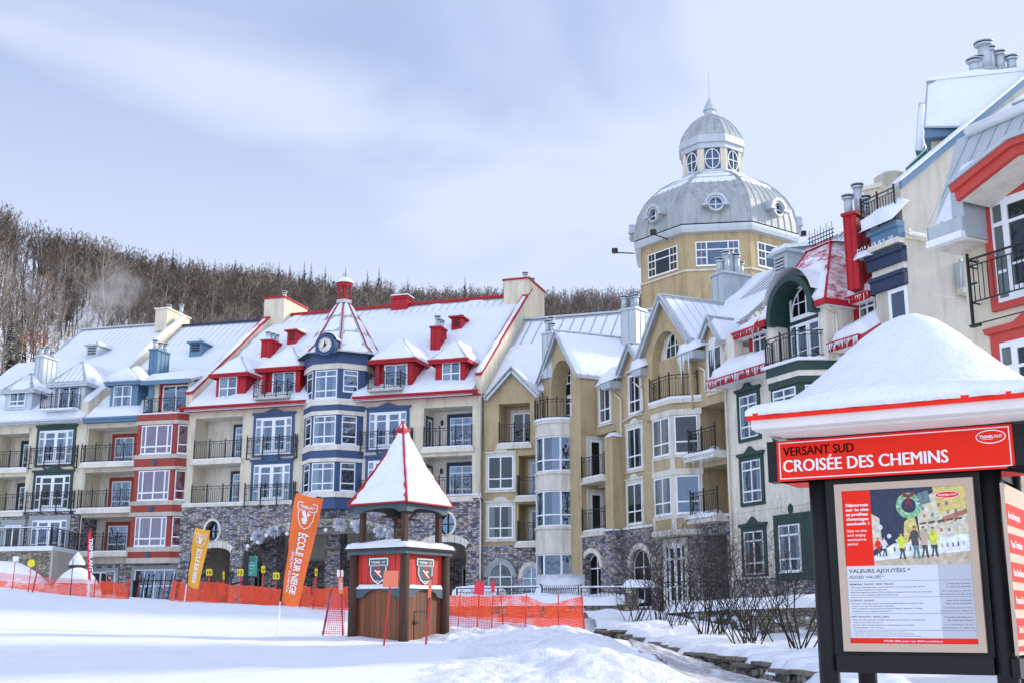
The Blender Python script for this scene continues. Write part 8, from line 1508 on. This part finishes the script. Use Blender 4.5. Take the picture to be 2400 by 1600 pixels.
for i, (x, w_, h_) in enumerate(((1270, .5, .45), (1330, .9, .6), (1470, 1.1, .85), (1620, .9, .7), (1800, .7, .5))):
    p = atY(px('c7', x, 1150), 55); o = empty('covered_seat', p-Vector((0, 0, .8)), ('low', 'rounded', 'tall', 'wide', 'small')[i]+' snow heap on furniture behind the orange net, '+('leftmost', 'second from the left', 'middle', 'second from the right', 'rightmost')[i]+' of five', 'covered furniture', 'snow-covered furniture on the terrace'); m = MB(); z0 = p.z-.9; zt_ = atY(px('c7', x, 1060-h_*60), 55)[2]; m.lathe((p.x, p.y, z0), [(w_*.5, 0), (w_*.55, .3), (w_*.6, zt_-z0-.4), (w_*.55, zt_-z0-.15), (w_*.3, zt_-z0), (.01, zt_-z0+.04)], 14, 'snow'); m.build('snow_cover', o)
# ---- snow heaps at the left
for i, (x0, x1, xt, yt, Yh, lb) in enumerate((('c4', -700, 730, 640, 57, 'broad snow pile against the tan terrace wall at the left edge'), ('c4', 640, 1360, 725, 54, 'smooth rounded snow mound left of the shop window'))):
    a = atY(px(x0, x1, 1000), Yh); b = atY(px(x0, xt, 1000), Yh); zt_ = atY(px(x0, (x1+xt)/2, yt), Yh)[2]; c = (a+b)/2; R_ = (b-a).length/2; zb0 = gz(c.x, c.y)-.3; hh = zt_-zb0; m = MB()
    m.grid(lambda x, y: (c.x+R_*1.02*y*math.cos(2*math.pi*x), c.y+R_*.9*y*math.sin(2*math.pi*x), zb0+hh*max(0, 1-y**2.4)+.12*noise.noise(Vector((c.x+y*math.cos(6.28*x)*3, y*math.sin(6.28*x)*3, i)))*(1-y)), 40, 14, 'snow'); o = m.build('snow_pile'); tag(o, lb, 'snow pile')
bn = empty('lamp_post', atY(px('c4', 1010, 740), 55), 'short post under a pointed pyramid of snow, behind the snow mound at the left', 'post'); p = atY(px('c4', 1010, 712), 55); pt = atY(px('c4', 1025, 545), 55); w_ = (atY(px('c4', 1112, 700), 55).x-atY(px('c4', 912, 700), 55).x)/2
m = MB(); m.box(Fac(p, 30), -.15, .15, -.15, .15, gz(p.x, p.y)-.2, p.z, 'plum_wood'); m.lathe((p.x, p.y, p.z-.05), [(w_*1.05, 0), (w_*1.05, .12)], 4, 'plum_wood', False, .4); m.build('post', bn); m = MB(); m.lathe((p.x, p.y, p.z+.07), [(w_*1.0, 0), (w_*1.02, .12), (w_*.85, (pt.z-p.z)*.35), (w_*.45, (pt.z-p.z)*.75), (w_*.1, (pt.z-p.z)), (.005, (pt.z-p.z)+.03)], 14, 'snow'); m.build('snow_cap', bn)
# ================================================================ hill and forest
RD = [(-900, 430, 250), (-300, 470, 270), (0, 632, 285), (130, 660, 300), (250, 672, 320), (400, 698, 350), (620, 705, 400), (800, 730, 440), (1200, 738, 500), (1500, 735, 520), (1900, 745, 560), (2600, 760, 600), (3400, 780, 640)]      # ground line of the ridge: x, y, distance
def ridge(x):
    for (a, ya, da), (b, yb, db) in zip(RD, RD[1:]):
        if x <= b: t = (x-a)/(b-a); return ya+(yb-ya)*t, da+(db-da)*t
    return RD[-1][1:]
def hillp(x, t):
    y, D = ridge(x); e = atY((x, y), D); Y0 = 100; z0 = 2.; Y = Y0+(D-Y0)*t
    k = t**.95 if t <= 1 else 1+(t-1)*.25
    zz_ = z0+(e.z-z0)*k; bump_ = 3.5*math.sin(t*7+x*.004)*t*(1-min(t, 1))+2.2*noise.noise(Vector((x*.006, t*4, 0)))*min(1, t*3)*(1 if t < 1 else .3)
    d = ray((x, 1200)); return Vector((d[0]/d[1]*Y, Y, zz_+bump_))
m = MB(); m.grid(lambda a, b: hillp(-900+4300*a, b*1.5), 150, 60, 'snow_ground'); o = m.build('hill'); tag(o, None, None, None, 'structure')
def bare_tree(rnd, h, nl=15, nt=8, tw=.055, spread=.30, forks=1):
    """returns triangle soup: verts, faces, material index per face"""
    V = []; Fc = []; Mi = []
    def tube3(p, q, r0, r1, mi, n=3):
        d = (q-p).normalized(); a = d.orthogonal().normalized(); b = d.cross(a); i = len(V)
        for c, r in ((p, r0), (q, r1)):
            for k in range(n): t = 2*math.pi*k/n; V.append(tuple(c+a*r*math.cos(t)+b*r*math.sin(t)))
        for k in range(n): Fc.append((i+k, i+(k+1) % n, i+n+(k+1) % n, i+n+k)); Mi.append(mi)
    def twig(p, d, l, w, mi):
        a = d.cross(Vector((rnd.gauss(0, 1), rnd.gauss(0, 1), rnd.gauss(0, 1)))).normalized()*w; i = len(V); V.extend([tuple(p-a), tuple(p+a), tuple(p+d*l)]); Fc.append((i, i+1, i+2)); Mi.append(mi)
    pts = [Vector((0, 0, -.5))]; d = Vector((rnd.gauss(0, .05), rnd.gauss(0, .05), 1)); n = 5
    for k in range(n): pts.append(pts[-1]+d*(h*.93/n)); d = (d+Vector((rnd.gauss(0, .09), rnd.gauss(0, .09), 0))).normalized()
    r0 = h*.0125
    for k in range(n): tube3(pts[k], pts[k+1], r0*(1-k/n*.85), r0*(1-(k+1)/n*.85), 0)
    for k in range(nl):
        t = .28+.68*(k+rnd.random())/nl; j = min(int(t*n), n-1); p = pts[j].lerp(pts[j+1], t*n-j); az = rnd.random()*6.28; up = rnd.uniform(.5, 1.3)
        d = Vector((math.cos(az), math.sin(az), up)).normalized(); l = h*spread*(1.15-t)*rnd.uniform(.7, 1.15)+h*.05; q = p+d*l*.55; d2 = (d+Vector((rnd.gauss(0, .2), rnd.gauss(0, .2), .35))).normalized(); e = q+d2*l*.45
        tube3(p, q, r0*.38*(1.1-t), r0*.24*(1.1-t), 0); tube3(q, e, r0*.24*(1.1-t), r0*.08, 0)
        for i in range(nt):
            s = rnd.random(); b = p.lerp(q, s) if rnd.random() < .4 else q.lerp(e, s); dd = (d2*.8+Vector((rnd.gauss(0, .55), rnd.gauss(0, .55), rnd.gauss(.25, .4)))).normalized(); ll = l*rnd.uniform(.22, .5); twig(b, dd, ll, tw*rnd.uniform(.6, 1.1), 1)
            if i % 2: twig(b+dd*ll*.4, (dd+Vector((rnd.gauss(0, .5), rnd.gauss(0, .5), rnd.gauss(0, .5)))).normalized(), ll*.6, tw*.6, 1)
    return np.array(V), Fc, Mi
def mesh_np(name, V, tris, quads, mt, mq_, mats):
    me = bpy.data.meshes.new(name); nt_, nq = len(tris), len(quads); me.vertices.add(len(V)); me.vertices.foreach_set('co', V.astype(np.float32).ravel())
    me.loops.add(nt_*3+nq*4); me.loops.foreach_set('vertex_index', np.concatenate([tris.ravel(), quads.ravel()]).astype(np.int32)); me.polygons.add(nt_+nq)
    me.polygons.foreach_set('loop_start', np.concatenate([np.arange(nt_)*3, nt_*3+np.arange(nq)*4]).astype(np.int32)); me.polygons.foreach_set('material_index', np.concatenate([mt, mq_]).astype(np.int32))
    for k in mats: me.materials.append(MATS[k])
    me.update(calc_edges=True); return me
def split(V, Fc, Mi):
    T = np.array([f for f in Fc if len(f) == 3]).reshape(-1, 3); Qd = np.array([f for f in Fc if len(f) == 4]).reshape(-1, 4); return V, T, Qd, np.array([a for f, a in zip(Fc, Mi) if len(f) == 3]), np.array([a for f, a in zip(Fc, Mi) if len(f) == 4])
rt = random.Random(11)
FARV = [split(*bare_tree(rt, 10, 11, 12, .045)) for _ in range(7)]; NEARV = [split(*bare_tree(rt, 10, 22, 12, .024, sp)) for sp in (.26, .3, .34, .24, .3)]
near_me = []
for i, s_ in enumerate(NEARV):
    for pal in (0, 1): near_me.append(mesh_np('bare_tree', *s_, ['bark_pale' if pal else 'bark', 'twig_light' if pal else 'twig']))
def proj(p):
    zc = p.y*CT+p.z*ST; return (1200+F*p.x/zc, 800-F*(-p.y*ST+p.z*CT)/zc)
# trees on the hill; which ones show above the roofs
roofline = [(-200, 1160/1568*0+850), (0, 850), (60, 850), (130, 800), (190, 775), (360, 760), (440, 750), (600, 760), (700, 735), (900, 720), (1200, 690), (1280, 735), (1460, 735), (1500, 700), (2400, 400)]
def rl_(x):
    for (a, ya), (b, yb) in zip(roofline, roofline[1:]):
        if x <= b: return ya+(yb-ya)*max(0, min(1, (x-a)/(b-a)))
    return 0
def proj_(p):
    zc = p.y*CT+p.z*ST; return (1200+F*p.x/zc, 800-F*(-p.y*ST+p.z*CT)/zc)
cand = []
for k in range(7600):
    x = rt.uniform(-120, 1560) if rt.random() < .75 else rt.uniform(-900, -120) if rt.random() < .3 else rt.uniform(1560, 2700); t = rt.random()**.8*1.1
    if x > 1560 and rt.random() < .5: continue
    if x < 330:
        yb = proj(hillp(x, t))[1]
        if yb > 628+.62*max(x, 0) and rt.random() < .84: continue
    if x < 420 and t < .62 and 0:       # open snowy strip on the left slope keeps only thin trunks
        g_ = (x/420); 
        if t < .5*(1-g_*.5) and rt.random() < .72: continue
    cand.append((x, t, rt.uniform(9.5, 14.5)*(1.0 if x > 300 else 1.05)))
vis = []
for x, t, h in cand:
    p = hillp(x, t); top = proj(p+Vector((0, 0, h))); d = p.y
    vis.append((top[1] < rl_(top[0]) and -60 < top[0] < 1520, d, x, t, h, p))
seen = sorted([v for v in vis if v[0]], key=lambda v: v[1]); ind = seen[:285]; rest = seen[285:]+[v for v in vis if not v[0] and v[1] > 150]
BT_ = []
for i, (_, d, x, t, h, p) in enumerate(ind):
    k = rt.randrange(len(near_me)); o = bpy.data.objects.new('bare_tree', near_me[k]); COL.objects.link(o); o.location = p; s_ = h/10; o.scale = (s_*rt.uniform(.8, 1.1),)*2+(s_,); o.rotation_euler = (rt.gauss(0, .03), rt.gauss(0, .03), rt.random()*6.28)
    tag(o, 'leafless pale-barked tree on the snowy hillside behind the hotels' if k % 2 else 'leafless dark-barked tree on the snowy hillside behind the hotels', 'tree', 'pale-barked bare trees on the hillside' if k % 2 else 'dark-barked bare trees on the hillside')
VV, TT, QQ, MT, MQ = [], [], [], [], []; base = 0
for (_, d, x, t, h, p) in rest:
    V, T, Qd, mt_, mq2 = FARV[rt.randrange(7)]; s_ = h/10; a = rt.random()*6.28; c_, n2 = math.cos(a), math.sin(a); w = s_*rt.uniform(.8, 1.15)
    v2 = np.stack([(V[:, 0]*c_-V[:, 1]*n2)*w+p.x, (V[:, 0]*n2+V[:, 1]*c_)*w+p.y, V[:, 2]*s_+p.z], 1); pal = 2 if rt.random() < .22 else 0
    VV.append(v2); TT.append(T+base); QQ.append(Qd+base); MT.append(mt_+pal); MQ.append(mq2+pal); base += len(V)
me = mesh_np('forest', np.concatenate(VV), np.concatenate(TT), np.concatenate(QQ), np.concatenate(MT), np.concatenate(MQ), ['bark', 'twig', 'bark_pale', 'twig_light'])
o = bpy.data.objects.new('forest', me); COL.objects.link(o); tag(o, 'grey-brown leafless forest covering the far hillside and ridge', 'forest', None, 'stuff')
# spruces
def spruce(rnd, h):
    m = MB(); m.tube((0, 0, -.3), (0, 0, h*.97), h*.012, h*.003, 5, 'bark')
    n = int(h*5)
    for k in range(n):
        z = h*(.10+.88*k/n); r = h*.17*(1-z/h)+.08
        for j in range(9):
            a = rnd.random()*6.28; l = r*rnd.uniform(.6, 1.15); d = Vector((math.cos(a), math.sin(a), -.25)); p = Vector((0, 0, z)); s_ = Vector((-math.sin(a), math.cos(a), 0))*l*.22; m.face([p, p+d*l*.55+s_, p+d*l, p+d*l*.55-s_], 'needles')
            if rnd.random() < .25: m.face([q+Vector((0, 0, .03)) for q in (p+d*l*.3, p+d*l*.6+s_*.5, p+d*l*.9, p+d*l*.6-s_*.5)], 'snow')
    return m
sp_ = [spruce(rt, 9) for _ in range(3)]; sm = []
for s_ in sp_:
    ob = s_.build('spruce'); sm.append(ob.data); bpy.data.objects.remove(ob)
SPR = [(x, .97, rt.uniform(11, 18)) for x in (628, 640, 655, 680, 690, 700, 707, 735, 742, 750, 765, 787, 792, 838, 846, 868, 874, 880, 945, 1085, 1180, 470, 455, 520, 365, 372)]+[(8, .33, 13), (-15, .25, 14), (22, .20, 11), (80, .62, 11), (120, .62, 12), (350, .75, 12), (1120, .8, 10), (1300, .8, 9)]
for i, (x, t, h) in enumerate(SPR):
    p = hillp(x, t); o = bpy.data.objects.new('spruce', sm[i % 3]); COL.objects.link(o); o.location = p-Vector((0, 0, .3)); o.scale = (h/9*.8, h/9*.8, h/9); o.rotation_euler = (0, 0, rt.random()*6); tag(o, 'dark narrow spruce standing among the bare trees on the hill', 'tree', 'dark spruces on the hill')
# tall birch that tops the others, and two bushes that kept rusty leaves
s_ = split(*bare_tree(random.Random(5), 10, 34, 13, .028, .36)); me = mesh_np('tall_tree', *s_, ['bark_pale', 'twig_light']); o = bpy.data.objects.new('tall_tree', me); COL.objects.link(o); D = 150; b0 = atY((251, 775), D); t0 = atY((247, 548), D); o.location = b0-Vector((0, 0, 3)); k = (t0.z-b0.z+3)/9.6; o.scale = (k, k, k); tag(o, 'tall pale birch rising above the other bare trees, behind the grey roof', 'tree')
for x, y, D, lb in ((85, 810, 150, 'small bush with rusty orange leaves low on the snowy slope'), (118, 662, 230, 'rusty-leaved bush higher up among the bare trunks')):
    p = atY((x, y), D); m = MB(); m.tube(p-Vector((0, 0, 2)), p, .06, n=4, mat='bark')
    for k in range(260):
        q = p+Vector((rt.gauss(0, .9), rt.gauss(0, .9), rt.gauss(.3, .9))); a = Vector((rt.gauss(0, 1), rt.gauss(0, 1), rt.gauss(0, 1))).normalized()*.2; b = a.orthogonal().normalized()*.13; m.face([q-a, q+b, q+a], 'rust_leaves')
    tag(m.build('bush'), lb, 'bush')
# shrubs in the garden bed
def shrub(p, w, h, label, rnd, n=12):
    m = MB()
    def grow(a, d, l, r, lev):
        q = a+d*l; m.tube(a, q, r, r*.72, 4 if lev < 2 else 3, 'shrub_bark', cap=False)
        if lev >= 7 or l < .09: return
        for k in range(rnd.choice((1, 2, 2)) if lev < 5 else 2):
            nd = (d+Vector((rnd.gauss(0, .32), rnd.gauss(0, .32), rnd.gauss(.03, .18)))).normalized(); grow(q, nd, l*rnd.uniform(.66, .95), r*.68, lev+1)
    for k in range(n):
        a = rnd.random()*6.28; d = Vector((math.cos(a)*w, math.sin(a)*w*.8, 1.25)).normalized(); grow(p+Vector((rnd.gauss(0, .16), rnd.gauss(0, .16), -.1)), d, h*.25*rnd.uniform(.8, 1.15), .020, 0)
    tag(m.build('shrub'), label, 'shrub', 'leafless shrubs in the snowy bed')
for i, (x, y, D, w, h, lb) in enumerate(((1490, 1462, 42, .8, 3.0, 'leftmost'), (1545, 1465, 40, .75, 3.3, 'second from the left'), (1590, 1478, 37, .8, 3.3, 'third from the left'), (1650, 1489, 34, .8, 3.2, 'middle'), (1680, 1488, 33, .7, 2.8, 'just right of the middle'), (1745, 1505, 30, .8, 3.0, 'third from the right'), (1768, 1500, 31, .7, 2.7, 'second from the right'), (1875, 1512, 26, .75, 2.7, 'rightmost, beside the kiosk leg'))):
    shrub(atY((x, y), D), w, h, 'dark leafless shrub in the snowy bed, '+(lb if 'kiosk' in lb else lb+' of the row'), random.Random(20+i))
# steam from a roof vent: a soft leaning cone of vapour inside a box
s0, s1 = atY((188, 772), 92), atY((318, 632), 92); sax = (s1-s0); sl_ = sax.length; sdir = sax/sl_; SM = bpy.data.materials.new('steam'); SM.use_nodes = True; tt = SM.node_tree; tt.nodes.clear(); lk = tt.links.new; MATS['steam'] = SM
so_ = N(tt, 'ShaderNodeOutputMaterial'); pv = N(tt, 'ShaderNodeVolumePrincipled'); pv.inputs['Color'].default_value = (.95, .95, .97, 1); pv.inputs['Anisotropy'].default_value = .1; g_ = N(tt, 'ShaderNodeTexCoord'); sb = N(tt, 'ShaderNodeVectorMath', operation='SUBTRACT')
nd = N(tt, 'ShaderNodeTexNoise', i_Scale=.35, i_Detail=3); lk(g_.outputs['Object'], nd.inputs[0]); ds = N(tt, 'ShaderNodeVectorMath', operation='MULTIPLY_ADD'); ds.inputs[1].default_value = (3, 3, 3); lk(nd.outputs['Color'], ds.inputs[0]); lk(g_.outputs['Object'], ds.inputs[2]); lk(ds.outputs[0], sb.inputs[0]); sb.inputs[1].default_value = (1.5, 1.5, 1.5)
dt = N(tt, 'ShaderNodeVectorMath', operation='DOT_PRODUCT'); dt.inputs[1].default_value = sdir; lk(sb.outputs[0], dt.inputs[0]); pr = N(tt, 'ShaderNodeVectorMath', operation='SCALE'); pr.inputs[0].default_value = sdir; lk(dt.outputs['Value'], pr.inputs[3]); df = N(tt, 'ShaderNodeVectorMath', operation='DISTANCE'); lk(sb.outputs[0], df.inputs[0]); lk(pr.outputs[0], df.inputs[1])
tq = N(tt, 'ShaderNodeMath', operation='DIVIDE'); tq.inputs[1].default_value = sl_; lk(dt.outputs['Value'], tq.inputs[0]); rr2 = N(tt, 'ShaderNodeMath', operation='MULTIPLY_ADD', use_clamp=False); rr2.inputs[1].default_value = 2.4; rr2.inputs[2].default_value = .7; lk(tq.outputs[0], rr2.inputs[0]); q1 = N(tt, 'ShaderNodeMath', operation='DIVIDE'); lk(df.outputs['Value'], q1.inputs[0]); lk(rr2.outputs[0], q1.inputs[1])
f1_ = N(tt, 'ShaderNodeMapRange', interpolation_type='SMOOTHSTEP'); f1_.inputs[1].default_value = 1; f1_.inputs[2].default_value = .1; lk(q1.outputs[0], f1_.inputs[0]); f2_ = N(tt, 'ShaderNodeMapRange', interpolation_type='SMOOTHSTEP'); f2_.inputs[1].default_value = 1.0; f2_.inputs[2].default_value = .25; lk(tq.outputs[0], f2_.inputs[0]); f3_ = N(tt, 'ShaderNodeMapRange'); f3_.inputs[1].default_value = -.1; f3_.inputs[2].default_value = .05; lk(tq.outputs[0], f3_.inputs[0])
n5 = N(tt, 'ShaderNodeTexNoise', i_Scale=.9, i_Detail=4); lk(g_.outputs['Object'], n5.inputs[0]); f4_ = N(tt, 'ShaderNodeMapRange'); f4_.inputs[1].default_value = .38; f4_.inputs[2].default_value = .68; f4_.inputs[4].default_value = 1.0; lk(n5.outputs[0], f4_.inputs[0]); cur_ = f1_.outputs[0]
for o_ in (f2_, f3_, f4_): mm_ = N(tt, 'ShaderNodeMath', operation='MULTIPLY'); lk(cur_, mm_.inputs[0]); lk(o_.outputs[0], mm_.inputs[1]); cur_ = mm_.outputs[0]
lk(cur_, pv.inputs['Density']); lk(pv.outputs[0], so_.inputs['Volume'])
bm_ = bpy.data.meshes.new('steam'); a = Vector((-3.5, -4, -2.0)); b = Vector((sax.x+5, 4, sax.z+4)); vs = [(x, y, z) for z in (a.z, b.z) for x, y in ((a.x, a.y), (b.x, a.y), (b.x, b.y), (a.x, b.y))]; bm_.from_pydata(vs, [], [(3, 2, 1, 0), (4, 5, 6, 7), (0, 1, 5, 4), (1, 2, 6, 5), (2, 3, 7, 6), (3, 0, 4, 7)]); bm_.materials.append(SM)
o = bpy.data.objects.new('steam', bm_); COL.objects.link(o); o.location = s0; tag(o, 'thin white steam drifting up from behind the grey roof', 'steam', None, 'stuff')
